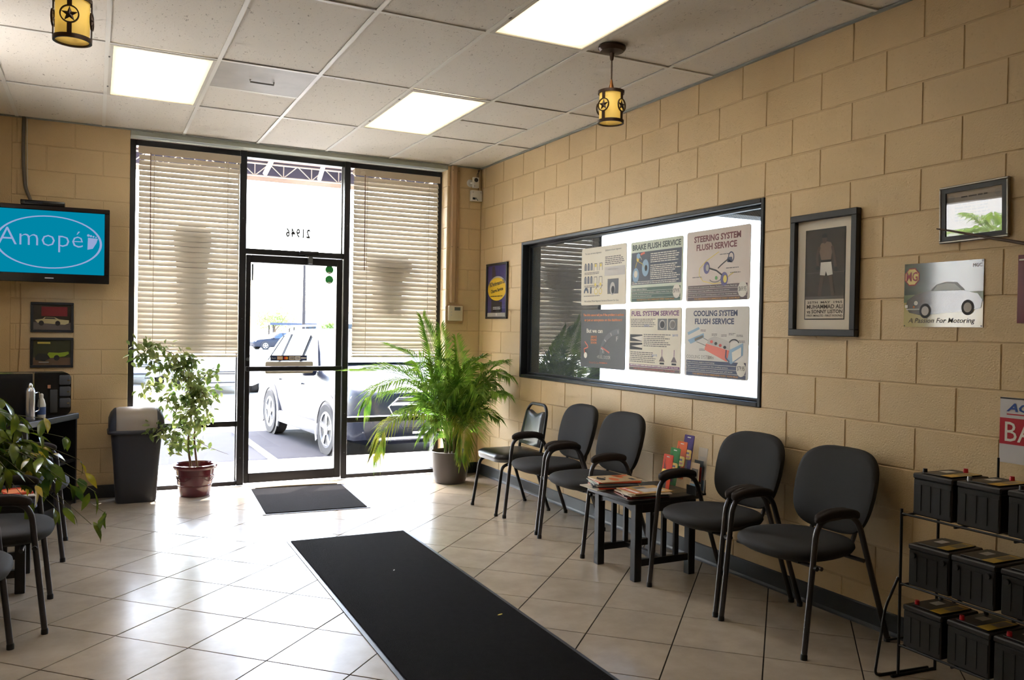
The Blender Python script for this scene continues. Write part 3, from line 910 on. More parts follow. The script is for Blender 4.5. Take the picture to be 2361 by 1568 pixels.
for lb, xx in (('white parking line on the asphalt, seen through the door', -1.40), ('white parking line on the asphalt, behind the left window', -4.15)):
    o = MB().box(xx - 0.055, xx + 0.055, 1.9, 6.3, -0.262, -0.2615).build('parking_line', LINEM)
    o.rotation_euler = (R(-0.36), 0, 0); o.location = (0, 0, 0.018)
    tag(o, lb, 'parking line', 'white parking lines')
# building front above and beside the storefront, roof (gives the shade outside)
fa_ = MB().box(XL - 0.2, 7.2, 0.02, 0.30, 3.3, 5.4).box(7.2, 14, 0.02, 0.30, -0.2, 5.4)
struct('wall_facade', fa_, STUC)
struct('roof', MB().box(XL - 0.2, 7.2, -10.2, 0.02, 4.4, 4.7), mat('roof_grey', rgb(150, 148, 144), rough=0.9))
# neighbour wall and palm beyond the left window
struct('wall_neighbour', MB().box(-9.6, -9.3, -12, 9, -0.3, 6.0), STUC)
struct('ground_side', MB().box(-9.6, XL - 0.2, -12, 0.02, -0.3, -0.05), CONC)

# fabric awning on a white tube frame
aw = thing('awning', 'brown fabric awning on white truss tubes above the door', 'awning', (-1.6, 0.3, 3.0))
AWF = mat('awning_canvas', rgb(150, 126, 118), rough=0.8)
AWN = mat('awning_valance', rgb(206, 188, 182), rough=0.8)
WT = mat('white_tube', rgb(222, 222, 224), rough=0.4)
L0_, L1_ = -4.0, 4.2
yo, zo, zi = 1.25, 0.035, 1.05
MB().add([(L0_, 0.0, zi), (L1_, 0.0, zi), (L1_, yo, zo + 0.16), (L0_, yo, zo + 0.16), (L0_, 0.0, zi + 0.01), (L1_, 0.0, zi + 0.01), (L1_, yo, zo + 0.17), (L0_, yo, zo + 0.17)],
         [(3, 2, 1, 0), (4, 5, 6, 7), (0, 1, 5, 4), (1, 2, 6, 5), (2, 3, 7, 6), (3, 0, 4, 7)]).build('canopy', AWF, aw)
MB().box(L0_, L1_, yo, yo + 0.012, zo - 0.05, zo + 0.17).build('valance', mat('awning_fascia', rgb(94, 96, 128), rough=0.8), aw)
MB().box(L0_, L1_, yo - 0.004, yo, zo - 0.05, zo + 0.0).build('valance_hem', AWN, aw)
MB().tube([(L0_, yo - 0.03, zo + 0.13), (L1_, yo - 0.03, zo + 0.13)], 0.011, 6).build('top_chord', WT, aw)
MB().tube([(L0_, yo - 0.03, zo + 0.0), (L1_, yo - 0.03, zo + 0.0)], 0.009, 6).build('bottom_chord', WT, aw)
x = L0_ + 0.05; k = 0
while x < L1_ - 0.32:
    MB().tube([(x, yo - 0.03, zo), (x, yo - 0.03, zo + 0.13)], 0.006, 5).build('truss_web', WT, aw)
    MB().tube([(x, yo - 0.03, zo), (x + 0.145, yo - 0.03, zo + 0.13)], 0.006, 5).build('truss_web', WT, aw)
    MB().tube([(x + 0.15, yo - 0.03, zo + 0.13), (x + 0.295, yo - 0.03, zo)], 0.006, 5).build('truss_web', WT, aw)
    x += 0.30
for xx in (-3.3, -2.4, -1.4, -0.25, 0.33, 1.6, 2.7):
    MB().tube([(xx + (0.33 if xx == -0.25 else 0.05), 0.02, zi - 0.04), (xx, yo - 0.05, zo + 0.02)], 0.026, 8).build('rafter', WT, aw, smooth=40)

# ------------------------------------------------------------------ cars
TYRE = mat('tyre_rubber', rgb(34, 34, 36), rough=0.8)
RIM = mat('alloy_rim', rgb(196, 198, 202), rough=0.25, metal=0.85)
CHROME = mat('chrome', rgb(214, 216, 220), rough=0.08, metal=1.0)
CLAD = mat('grey_cladding', rgb(112, 112, 116), rough=0.5)
AGL = mat('car_window', rgb(46, 60, 74), rough=0.03, spec=1.0, metal=0.35)
LAMP = mat('lamp_lens', rgb(220, 224, 228), rough=0.1, spec=0.8, metal=0.3)
DARKP = mat('dark_plastic', rgb(26, 27, 30), rough=0.5)
def wheel(parent, x, y, r, w, side, spokes=5, rimr=0.66):
    wh = bpy.data.objects.new('wheel', None); COL.objects.link(wh); wh.parent = parent
    wh.location = (x, y, r)
    s = side
    MB().lathe([(r * rimr, -w / 2 + 0.005), (r * 0.93, -w / 2), (r, -w / 2 + 0.03), (r, w / 2 - 0.03), (r * 0.93, w / 2), (r * rimr, w / 2 - 0.005)], 36, (0, 0, 0), 'y', cap0=False, cap1=False).build('tyre', TYRE, wh, smooth=35)
    rm = MB()
    yo_ = s * (w / 2 - 0.004)
    def ring_at(rad, y): return [(rad * math.cos(2 * PI * k / 32), y, rad * math.sin(2 * PI * k / 32)) for k in range(32)]
    rm.rings([ring_at(r * (rimr + 0.015), yo_), ring_at(r * (rimr - 0.06), yo_ + s * 0.002), ring_at(r * (rimr - 0.08), yo_ - s * 0.05)], False, False)
    for k in range(spokes):
        a = 2 * PI * k / spokes + 0.3
        c, sn = math.cos(a), math.sin(a)
        for off in (-0.11, 0.11):
            c2, s2 = math.cos(a + off), math.sin(a + off)
            hw = 0.016
            p0 = Vector((0.05 * c, yo_ - s * 0.005, 0.05 * sn)); p1 = Vector((r * (rimr - 0.03) * c2, yo_ - s * 0.004, r * (rimr - 0.03) * s2))
            n_ = Vector((-sn, 0, c)) * hw
            rm.add([p0 - n_, p0 + n_, p1 + n_ * 1.2, p1 - n_ * 1.2, p0 - n_ - Vector((0, s * 0.03, 0)), p0 + n_ - Vector((0, s * 0.03, 0)), p1 + n_ * 1.2 - Vector((0, s * 0.03, 0)), p1 - n_ * 1.2 - Vector((0, s * 0.03, 0))],
                   [(0, 1, 2, 3), (7, 6, 5, 4), (0, 4, 5, 1), (1, 5, 6, 2), (2, 6, 7, 3), (3, 7, 4, 0)])
    rm.lathe([(0.07, yo_ - s * 0.03), (0.07, yo_), (0.03, yo_ + s * 0.006)], 16, (0, 0, 0), 'y')
    rm.build('rim', RIM, wh, smooth=30)
    MB().lathe([(r * rimr, yo_ - s * 0.06), (0.01, yo_ - s * 0.06)], 24, (0, 0, 0), 'y').build('brake_disc', DARKP, wh)
    return wh
def car_profile(st, n_half=9):
    """st: x, z_bottom, w_low, z_belt, w_belt, z_top, w_top -> closed ring in the car's y,z plane"""
    x, zb, wl, zt, wb_, zr, wr_ = st
    half = [(0.0, zb), (wl * 0.8, zb), (wl, zb + 0.07), (wb_ * 1.01, zb + (zt - zb) * 0.45), (wb_ * 1.005, zb + (zt - zb) * 0.75), (wb_ * 0.965, zt), (wr_ * 1.02, zr - 0.07 if zr - zt > 0.12 else zt + (zr - zt) * 0.5), (wr_ * 0.86, zr - 0.005), (0.0, zr + 0.015)]
    ring = half + [(-y, z) for y, z in half[-2:0:-1]]
    return [(x, y, z) for y, z in ring]
def interp(stations, x):
    for a, b in zip(stations, stations[1:]):
        if a[0] >= x >= b[0]:
            t = (a[0] - x) / (a[0] - b[0])
            return tuple(p + (q - p) * t for p, q in zip(a, b))
    return stations[-1]
def make_car(name, label, loc, rz, stations, paint, wheels, r, windows, wind_front, wind_rear, suv=False, group=None):
    t = thing(name, label, 'car', loc, rz, group)
    dense = []
    for a, b in zip(stations, stations[1:]):
        for k in range(3):
            dense.append(tuple(p + (q - p) * k / 3 for p, q in zip(a, b)))
    dense.append(stations[-1])
    m = MB().rings([car_profile(s) for s in dense])
    m.f = [tuple(reversed(f)) for f in m.f]
    body = m.build('body', paint, t, smooth=38)
    # side glass follows the cabin sides
    for sgn in (1, -1):
        for (xa, xb, xc, xd) in windows:        # bottom front, bottom rear, top rear, top front
            pts = []
            for x, top in ((xa, 0), (xb, 0), (xc, 1), (xd, 1)):
                s = interp(stations, x)
                yb_, yt = s[4] * 0.965, s[6] * 1.02
                zb_, zt = s[3] + 0.02, s[5] - 0.085
                y = yb_ + (yt - yb_) * (0.04 if not top else 0.97)
                pts.append((x, sgn * (y + 0.012), zt if top else zb_))
            q = [(x, y - sgn * 0.012, z) for x, y, z in pts]
            f = [(0, 1, 2, 3), (7, 6, 5, 4), (0, 4, 5, 1), (1, 5, 6, 2), (2, 6, 7, 3), (3, 7, 4, 0)]
            if sgn < 0: f = [tuple(reversed(k_)) for k_ in f]
            MB().add(pts + q, f).build('side_window', AGL, t)
            lo = MB().tube([pts[0], pts[3], pts[2], pts[1]], 0.010, 6); lo.build('window_trim', DARKP if not suv else DARKP, t)
    for (x0, x1, nm) in ((wind_front[0], wind_front[1], 'windscreen'), (wind_rear[0], wind_rear[1], 'rear_window')):
        s0, s1 = interp(stations, x0), interp(stations, x1)
        lo_s, hi_s = (s0, s1)
        off = 0.02 if nm == 'windscreen' else -0.02
        v = [(lo_s[0] + off, -lo_s[6] * 0.82, lo_s[5] + 0.03), (lo_s[0] + off, lo_s[6] * 0.82, lo_s[5] + 0.03), (hi_s[0] + off, hi_s[6] * 0.80, hi_s[5] - 0.0), (hi_s[0] + off, -hi_s[6] * 0.80, hi_s[5] - 0.0)]
        v2 = [(a - off * 1.5, b, c - 0.02) for a, b, c in v]
        MB().add(v + v2, [(0, 1, 2, 3), (7, 6, 5, 4), (0, 4, 5, 1), (1, 5, 6, 2), (2, 6, 7, 3), (3, 7, 4, 0)]).build(nm, AGL, t)
    w0 = interp(stations, 0)[4]
    for xw in wheels:
        for sgn in (1, -1):
            arch = MB()
            ringpoly(arch, 0, 0, r * 1.32, r * 1.32, 0.085, 0.085, -0.012, 0.014, 24, R(-25), R(205))
            ao = arch.build('wheel_arch', CLAD if suv else paint, t)
            ao.matrix_local = Matrix.Translation((xw, sgn * (w0 + 0.004), r)) @ Matrix.Rotation(R(90), 4, 'X')
            MB().lathe([(r * 1.15, -0.004), (r * 1.15, 0.008)], 28, (xw, sgn * (w0 + 0.002), r * 1.02), 'y').build('arch_liner', DARKP, t)
            wheel(t, xw, sgn * (w0 - 0.085), r, 0.22, sgn, 5)
    return t
SUVP = mat('suv_paint', rgb(18, 24, 40), rough=0.35, metal=0.0, spec=0.25, coat=0.12)
#            x      zb    wl    zbelt wbelt  ztop  wtop
SUV = [(2.36, 0.42, 0.62, 0.66, 0.66, 0.72, 0.58), (2.30, 0.26, 0.76, 0.78, 0.80, 0.90, 0.72), (2.12, 0.23, 0.86, 0.92, 0.89, 1.00, 0.80), (1.70, 0.22, 0.90, 1.00, 0.93, 1.08, 0.84),
       (1.22, 0.22, 0.91, 1.06, 0.94, 1.15, 0.86), (0.98, 0.22, 0.91, 1.08, 0.94, 1.20, 0.84), (0.30, 0.22, 0.91, 1.09, 0.94, 1.62, 0.68), (-0.10, 0.22, 0.91, 1.10, 0.94, 1.69, 0.68), (-0.9, 0.22, 0.91, 1.12, 0.94, 1.70, 0.68),
       (-1.55, 0.24, 0.91, 1.15, 0.93, 1.66, 0.66), (-1.95, 0.28, 0.89, 1.16, 0.91, 1.58, 0.63), (-2.22, 0.34, 0.84, 1.10, 0.88, 1.22, 0.74), (-2.33, 0.40, 0.78, 0.80, 0.82, 0.95, 0.74)]
suv = make_car('sport_utility_car', 'dark glossy sport utility car parked nose-in outside the door', (0.159, 4.826, -0.30), R(-85), SUV, SUVP, (1.35, -1.35), 0.36,
               [(0.86, -0.02, -0.02, 0.22), (-0.08, -1.02, -1.0, -0.08), (-1.08, -1.72, -1.5, -1.06)], (0.96, 0.30), (-2.16, -1.97), suv=True)
# front end: hexagonal chrome grille, lamps, bumper, skid plate, number plate
def fx(y): return 2.31 - 0.20 * (abs(y) / 0.85) ** 2
def front_bar(name, pts, rad, m): return MB().tube([(fx(y) + dx, y, z) for y, z, dx in pts], rad, 8).build(name, m, suv, smooth=40)
hexp = [(-0.36, 0.84), (0.36, 0.84), (0.50, 0.74), (0.30, 0.46), (-0.30, 0.46), (-0.50, 0.74)]
MB().prism([(y, z) for y, z in hexp], 2.20, 2.335, 'x').build('grille_back', DARKP, suv)
MB().tube([(2.345, y, z) for y, z in hexp + hexp[:1]], 0.018, 8).build('grille_surround', CHROME, suv, smooth=40)
for zz, hw in ((0.775, 0.45), (0.69, 0.44), (0.60, 0.39), (0.52, 0.32)):
    MB().box(2.33, 2.352, -hw, hw, zz - 0.022, zz + 0.022).build('grille_bar', CHROME, suv, bevel=0.006)
badge = MB(); ringpoly(badge, 0, 0, 0.075, 0.045, 0.012, 0.012, 0, 0.012, 24)
bo = badge.build('badge', CHROME, suv); bo.matrix_local = Matrix(((0, 0, 1, 2.352), (1, 0, 0, 0), (0, 1, 0, 0.69), (0, 0, 0, 1)))
for sgn in (1, -1):
    v = [(2.29, sgn * 0.52, 0.80), (2.10, sgn * 0.86, 0.90), (2.05, sgn * 0.89, 0.84), (2.22, sgn * 0.80, 0.74), (2.30, sgn * 0.52, 0.72)]
    v2 = [(x - 0.08, y * 0.97, z) for x, y, z in v]
    f = [(0, 1, 2, 3, 4), (9, 8, 7, 6, 5)] + [(i, 5 + i, 5 + (i + 1) % 5, (i + 1) % 5) for i in range(5)]
    if sgn > 0: f = [tuple(reversed(k_)) for k_ in f]
    MB().add(v, f[:1]).add(v2, [tuple(reversed(f[0]))]).build('headlamp', LAMP, suv)
    MB().prism([(sgn * a, b_) for a, b_ in ((0.56, 0.50), (0.80, 0.52), (0.80, 0.42), (0.62, 0.42))][::sgn], 2.14, 2.275, 'x').build('fog_lamp', LAMP, suv)
    mo = MB().obox((0.78, sgn * 1.02, 1.13), (0.16, 0.20, 0.15)).build('wing_mirror', SUVP, suv, bevel=0.04)
MB().box(2.2, 2.352, -0.62, 0.62, 0.30, 0.36).build('skid_plate', RIM, suv, bevel=0.02)
MB().box(2.2, 2.345, -0.48, 0.48, 0.315, 0.345).build('lower_intake', DARKP, suv)
np_ = MB().box(2.345, 2.358, -0.155, 0.155, 0.385, 0.505).build('number_plate', mat('plate_white', rgb(214, 216, 220), rough=0.4), suv)
tx = text('plate_number', '671', mat('plate_ink', rgb(70, 74, 92)), np_, 0.02, 0.415, w=0.12, h=0.06, z=0.0)
tx.matrix_local = Matrix(((0, 0, 1, 2.3595), (1, 0, 0, 0), (0, 1, 0, 0), (0, 0, 0, 1)))
for sgn in (1, -1):
    MB().box(-1.0, 1.0, sgn * 0.90, sgn * 0.955, 0.24, 0.42).build('sill_cladding', CLAD, suv, bevel=0.02)
    for xx in (0.55, -0.55):
        MB().box(xx - 0.45, xx - 0.27, sgn * 0.945, sgn * 0.972, 0.90, 0.925).build('door_handle', CHROME, suv, bevel=0.006, seg=1)
    MB().tube([(0.1, sgn * 0.62, 1.72), (-0.1, sgn * 0.62, 1.755), (-1.5, sgn * 0.60, 1.735), (-1.65, sgn * 0.60, 1.68)], 0.016, 6).build('roof_rail', RIM, suv, smooth=40)
SED = [(2.28, 0.40, 0.62, 0.55, 0.66, 0.62, 0.56), (2.18, 0.24, 0.78, 0.64, 0.80, 0.74, 0.70), (1.80, 0.20, 0.86, 0.80, 0.87, 0.86, 0.78), (1.05, 0.20, 0.87, 0.88, 0.89, 0.96, 0.78), (0.85, 0.20, 0.87, 0.89, 0.89, 1.00, 0.76), (0.10, 0.20, 0.87, 0.90, 0.89, 1.38, 0.58),
       (-0.25, 0.20, 0.87, 0.90, 0.89, 1.43, 0.58), (-0.8, 0.20, 0.87, 0.91, 0.89, 1.41, 0.57), (-1.15, 0.20, 0.87, 0.92, 0.88, 1.33, 0.56), (-1.72, 0.22, 0.86, 0.92, 0.87, 1.02, 0.72), (-2.15, 0.26, 0.82, 0.86, 0.84, 0.96, 0.70), (-2.30, 0.34, 0.74, 0.66, 0.76, 0.74, 0.66)]
SW = [(0.72, -0.18, -0.18, 0.08), (-0.24, -1.0, -0.92, -0.24)]
def sedan(label, loc, rz, paint, face=True, scale=1.0):
    t = make_car('sedan_car', label, loc, rz, SED, paint, (1.35, -1.30), 0.32, SW, (0.84, 0.10), (-1.66, -1.18), group='parked sedan cars')
    for sgn in (1, -1):
        MB().obox((2.10, sgn * 0.64, 0.66), (0.12, 0.30, 0.12)).build('headlamp', LAMP, t, bevel=0.03)
        MB().obox((-2.22, sgn * 0.62, 0.74), (0.10, 0.28, 0.14)).build('tail_lamp', mat('tail_red', rgb(150, 30, 26), rough=0.2), t, bevel=0.03)
        MB().obox((0.66, sgn * 0.97, 0.94), (0.12, 0.16, 0.11)).build('wing_mirror', paint, t, bevel=0.03)
    for zz in (0.60, 0.55, 0.33):
        MB().box(2.20, 2.29, -0.42, 0.42, zz - 0.015, zz + 0.015).build('grille_bar', DARKP, t)
    return t
DGREY = mat('grey_car_paint', rgb(30, 34, 46), rough=0.4, metal=0.0, spec=0.2, coat=0.05)
WCAR = mat('white_car_paint', rgb(216, 218, 220), rough=0.3, coat=0.5)
SCAR = mat('silver_car_paint', rgb(176, 180, 186), rough=0.25, metal=0.6, coat=0.5)
def lotz(y): return -0.29 - 0.51 * max(0, y - 6.4) / 123.6
sedan('dark grey sedan far across the lot, left of the parked sport utility car', (10.0, 62.0, lotz(62)), R(192), DGREY)
sedan('white sedan facing the shop behind the left window, nearest the door mullion', (-0.55, 16.3, lotz(16.3)), R(-88), WCAR)
sedan('silver sedan behind the ficus at the far left window edge', (-2.6, 20.5, lotz(20.5)), R(-86), SCAR)
sedan('white sedan at the left edge of the door glass, partly hidden by the door stile', (5.2, 67.0, lotz(67)), R(190), WCAR)
# trees, pole, carport and pale building across the lot
BARK = mat('bark', rgb(92, 76, 60), rough=0.9)
LEAFT = leaf_mat('tree_leaf', rgb(104, 134, 62), rgb(140, 156, 84), trans=0.3)
def tree(label, x, y, h, rx, seed, name='shade_tree'):
    rr = random.Random(seed)
    z0 = lotz(y)
    t = thing(name, label, 'tree', (x, y, z0), group='trees across the lot')
    MB().tube([(0, 0, 0), (0.1, 0, h * 0.25), (0, 0.1, h * 0.55)], [0.16, 0.13, 0.08], 8).build('trunk', BARK, t, smooth=50)
    for k in range(4):
        a = k * 1.6 + rr.random()
        MB().tube([(0, 0, h * (0.3 + 0.05 * k)), (math.cos(a) * rx * 0.4, math.sin(a) * rx * 0.4, h * 0.6), (math.cos(a) * rx * 0.7, math.sin(a) * rx * 0.7, h * 0.78)], [0.07, 0.05, 0.02], 6).build('branch', BARK, t, smooth=50)
    m = MB()
    for k in range(1500):
        u = rr.uniform(-1, 1); a = rr.uniform(0, 2 * PI); q = rr.random() ** 0.4
        s = math.sqrt(1 - u * u)
        lump = 1 + 0.25 * math.sin(3 * a + seed) + 0.15 * math.sin(5 * u + 2 * a)
        c = Vector((rx * q * s * math.cos(a) * lump, rx * q * s * math.sin(a) * lump, h * 0.68 + h * 0.32 * q * u * lump))
        d = Vector((rr.uniform(-1, 1), rr.uniform(-1, 1), rr.uniform(-1, 1))).normalized(); e = d.orthogonal().normalized()
        L, w = 0.28, 0.10
        m.add([c - d * L / 2, c + e * w, c + d * L / 2, c - e * w], [(0, 1, 2, 3)])
    tag(m.build('foliage', LEAFT, t), kind='stuff')
tree('leafy green tree across the lot, seen through the door', 16.6, 98.0, 4.3, 2.6, 3)
tree('small pale tree far right in the door glass', 21.3, 90.0, 2.6, 1.0, 9)
pole = thing('light_pole', 'tall grey parking lot light pole seen through the door', 'light pole', (13.05, 66.0, lotz(66)))
MB().tube([(0, 0, 0), (0, 0, 7.6)], [0.16, 0.10], 10).build('mast', mat('pole_grey', rgb(58, 54, 54), rough=0.7, spec=0.1), pole, smooth=50)
MB().box(-0.9, 0.9, -0.1, 0.1, 7.5, 7.62).build('cross_arm', MATS['pole_grey'], pole)
for sx in (-0.9, 0.9): MB().box(sx - 0.3, sx + 0.3, -0.2, 0.2, 7.35, 7.5).build('lamp_head', MATS['pole_grey'], pole)
MB().lathe([(0.3, 0), (0.3, 0.7)], 14).build('footing', CONC, pole)
cp = thing('carport', 'dark flat carport roof on posts across the lot', 'carport', (15.8, 84.0, lotz(84) - 0.2))
MB().box(-2.6, 2.4, -1.5, 1.5, 2.3, 2.55).build('roof', mat('carport_navy', rgb(40, 50, 72), rough=0.6), cp)
for sx in (-2.2, 0, 2.0):
    for sy in (-1.2, 1.2): MB().box(sx - 0.06, sx + 0.06, sy - 0.06, sy + 0.06, 0, 2.3).build('post', MATS['pole_grey'], cp)
bd = thing('far_building', 'low pale building on the horizon beyond the lot', 'building', (32, 118, lotz(118)))
MB().box(-9, 16, 0, 12, 0, 4.2).build('wall', STUC, bd)
MB().box(-9.3, 16.3, -0.3, 12.3, 4.2, 4.5).build('parapet', mat('parapet_grey', rgb(168, 166, 164), rough=0.8), bd)
for sx in range(-7, 15, 3): MB().box(sx, sx + 1.6, -0.02, 0.02, 1.0, 2.6).build('window', AGL, bd)
# ------------------------------------------------------------------ service posters on the bay window
def onglass(y, z):
    k = (3.45661 + 0.085) / 3.45661
    return -7.59083 + (y + 7.59083) * k, 1.44461 + (z - 1.44461) * k
CREAM = leaf_mat('poster_cream', rgb(240, 233, 216), rgb(238, 230, 212), trans=0.3, rough=0.4)
PINKISH = leaf_mat('poster_rose_grey', rgb(236, 225, 217), rgb(234, 222, 214), trans=0.3, rough=0.4)
INK = mat('ink_black', rgb(40, 40, 44), rough=0.6)
INKG = mat('ink_grey', rgb(120, 116, 112), rough=0.6)
NAVY = mat('ink_navy', rgb(44, 54, 92), rough=0.5)
MAROON = mat('ink_maroon', rgb(112, 40, 44), rough=0.5)
PLUM = mat('ink_plum', rgb(110, 52, 104), rough=0.5)
DGREEN = mat('ink_green', rgb(48, 82, 66), rough=0.5)
BROWN = mat('ink_brown', rgb(84, 62, 66), rough=0.5)
GOLD = mat('ink_gold', rgb(206, 150, 74), rough=0.5)
YEL = mat('ink_yellow', rgb(226, 204, 96), rough=0.5)
RED = mat('ink_red', rgb(196, 62, 46), rough=0.5)
CORAL = mat('ink_coral', rgb(226, 112, 92), rough=0.5)
SKY = mat('ink_sky', rgb(138, 172, 200), rough=0.5)
LGREY = mat('ink_light_grey', rgb(190, 186, 182), rough=0.5)
PAPER = mat('paper_white', rgb(230, 226, 216), rough=0.6)
ORANGE = mat('ink_orange', rgb(222, 128, 70), rough=0.5)
CHARC = mat('poster_charcoal', rgb(52, 52, 56), rough=0.45)
Z1, Z2, Z3, Z4 = 0.0015, 0.0022, 0.0029, 0.0036
def poster(label, y0, y1, z0, z1, base, r=0.016):
    ya, za = onglass(y0, z0); yb, zb = onglass(y1, z1)
    w, h = ya - yb, zb - za
    t = thing('service_poster', label, 'poster', M=on_right(ya, za, 0.086), group='service posters on the bay window')
    MB().prism(rrect(0, w, 0, h, r), -0.003, 0.001).build('sheet', base, t)
    return t, w, h
def line(name, pts, wd, z, m, parent):
    mb = MB()
    for (xa, ya), (xb, yb) in zip(pts, pts[1:]):
        d = Vector((xb - xa, yb - ya)); n = Vector((-d.y, d.x)).normalized() * wd / 2
        mb.prism([(xa + n.x, ya + n.y), (xa - n.x, ya - n.y), (xb - n.x, yb - n.y), (xb + n.x, yb + n.y)], z - 0.0002, z)
    return mb.build(name, m, parent)
def arcpts(cx, cy, a, b, t0, t1, n=18):
    return [(cx + a * math.cos(R(t0 + (t1 - t0) * k / n)), cy + b * math.sin(R(t0 + (t1 - t0) * k / n))) for k in range(n + 1)]
def wheel_print(t, x, y, rx, ry, tyre, hub, z=Z2):
    flat('tyre_print', ellipse(x, y, rx, ry, 24), z, tyre, t)
    flat('hub_print', ellipse(x + rx * 0.25, y, rx * 0.5, ry * 0.55, 20), z + 0.0006, hub, t)
def bands(t, w, y1, n, m, lh, body, cx=None, price=None, footer=True, foot=None):
    for k in range(n):
        yy = y1 - k * lh
        frect('band', 0.02, w - 0.02, yy - lh * 0.88, yy, Z1, m, t)
        if body[k]: text('band_text', body[k], PAPER, t, 0.028, yy - lh * 0.70, w=min(w * 0.78, 0.0085 * len(body[k])), h=lh * 0.45, z=Z2, bold=0.012)
    if footer:
        yy = y1 - n * lh
        frect('band', 0.02, w - 0.02, yy - lh * 0.95, yy, Z1, m, t)
        text('band_text', foot or 'THIS SERVICE IS RECOMMENDED EVERY 30,000 MILES', GOLD, t, w * 0.14, yy - lh * 0.76, w=w * 0.72, h=lh * 0.5, z=Z2, bold=0.02)
    if price:
        cy = y1 - (n * lh) * 0.5
        flat('price_disc', ellipse(w - 0.06, cy, 0.042, 0.048, 28), Z3, PAPER, t)
        text('price', price, INK, t, w - 0.092, cy - 0.014, w=0.064, h=0.032, z=Z4)
# 1 wheel alignment
t, w, h = poster('pale wheel alignment poster with rows of small tyre drawings', -1.948, -2.566, 1.645, 2.092, CREAM)
text('heading', 'Tire wear and wheel alignment', INK, t, 0.05, h - 0.055, w=0.24, h=0.017, z=Z1)
text('heading', 'Symptoms of poor alignment', INK, t, 0.345, h - 0.045, w=0.22, h=0.016, z=Z1)
for r_, yy in enumerate((h - 0.15, h - 0.255)):
    for k in range(3):
        mb = MB().prism([(0.045 + k * 0.045, yy - 0.03), (0.075 + k * 0.045, yy - 0.03)] + [(0.06 + k * 0.045 + 0.015 * math.cos(a), yy + 0.01 + 0.02 * math.sin(a)) for a in [PI * j / 8 for j in range(9)]], Z1 - 0.0002, Z1)
        mb.build('tyre_print', mat('tyre_ink', rgb(62, 74, 92)), t)
        frect('tread_print', 0.057 + k * 0.045, 0.063 + k * 0.045, yy - 0.028, yy + 0.02, Z2, LGREY, t)
    for k in range(2):
        x = 0.21 + k * 0.075
        line('axle_print', [(x - 0.024, yy - 0.035), (x - 0.02, yy + 0.02), (x + 0.02, yy + 0.02), (x + 0.024, yy - 0.035)], 0.005, Z1, INKG, t)
        flat('marker_print', circle(x, yy + 0.005 if r_ == 0 else yy - 0.04, 0.013, 14), Z2, YEL, t)
    greek(t, 0.045, 0.32, yy - 0.045, 2, 0.011, INKG, Z1, seed=r_)
flat('tyre_print', [(0.075 + 0.036 * math.cos(a), h - 0.36 + 0.045 * math.sin(a)) for a in [PI * j / 12 for j in range(13)]], Z1, MATS['tyre_ink'], t)
flat('tyre_gap', [(0.075 + 0.018 * math.cos(a), h - 0.36 + 0.022 * math.sin(a)) for a in [PI * j / 12 for j in range(13)]], Z2, CREAM, t)
frect('tyre_print', 0.135, 0.155, h - 0.365, h - 0.315, Z1, MATS['tyre_ink'], t)
for k in range(2):
    x = 0.22 + k * 0.065
    mb = MB(); ringpoly(mb, x, h - 0.35, 0.024, 0.024, 0.006, 0.006, Z1 - 0.0002, Z1, 20); mb.build('gauge_print', YEL, t)
    line('gauge_print', [(x, h - 0.33), (x + 0.03, h - 0.30)], 0.006, Z2, INKG, t)
greek(t, 0.04, 0.32, h - 0.382, 1, 0.010, INKG, Z1, seed=5)
greek(t, 0.345, w - 0.02, h - 0.085, 5, 0.014, INKG, Z1, seed=6)
frect('grey_panel', 0.34, w - 0.015, h - 0.235, h - 0.165, Z1, LGREY, t)
text('panel_text', 'Symptoms of alignment', INKG, t, 0.39, h - 0.19, w=0.14, h=0.010, z=Z2)
frect('tyre_photo', 0.385, 0.535, h - 0.375, h - 0.26, Z1, mat('photo_dark', rgb(74, 74, 80)), t)
flat('tyre_photo_rim', ellipse(0.455, h - 0.335, 0.035, 0.05, 20), Z2, LGREY, t)
flat('tyre_photo_hub', ellipse(0.462, h - 0.345, 0.022, 0.03, 20), Z3, INK, t)
text('foot_line', 'Ask us about Wheel Alignment Services at Discount Car Care', INK, t, 0.05, 0.022, w=0.49, h=0.018, z=Z1)
# 2 brake flush
t, w, h = poster('green and navy brake flush service poster', -2.622, -3.216, 1.656, 2.085, leaf_mat('poster_sage', rgb(222, 230, 212), rgb(220, 228, 210), trans=0.3, rough=0.4))
text('heading', 'BRAKE FLUSH SERVICE', mat('ink_dark_green', rgb(44, 62, 52)), t, 0.022, h - 0.062, w=w - 0.044, h=0.042, z=Z1, bold=0.035)
frect('navy_panel', 0.012, w - 0.012, 0.125, h - 0.078, Z1, mat('panel_navy', rgb(48, 54, 74)), t)
flat('rotor_print', ellipse(0.185, 0.245, 0.042, 0.062), Z2, SKY, t); flat('rotor_hub', ellipse(0.193, 0.243, 0.016, 0.022), Z3, INK, t)
flat('drum_print', ellipse(0.068, 0.195, 0.040, 0.055), Z2, SKY, t); flat('drum_hub', ellipse(0.068, 0.205, 0.022, 0.026), Z3, PAPER, t)
line('brake_line', [(0.06, 0.25), (0.085, 0.30), (0.15, 0.275), (0.165, 0.25)], 0.005, Z3, YEL, t)
flat('cylinder_print', rrect(0.075, 0.105, 0.30, 0.345, 0.006), Z2, YEL, t); flat('reservoir_print', ellipse(0.098, 0.335, 0.022, 0.02), Z3, SKY, t)
line('pedal_arrow', [(0.125, 0.345), (0.175, 0.355)], 0.016, Z3, CORAL, t)
line('pedal_print', [(0.12, 0.33), (0.14, 0.305)], 0.006, Z3, LGREY, t)
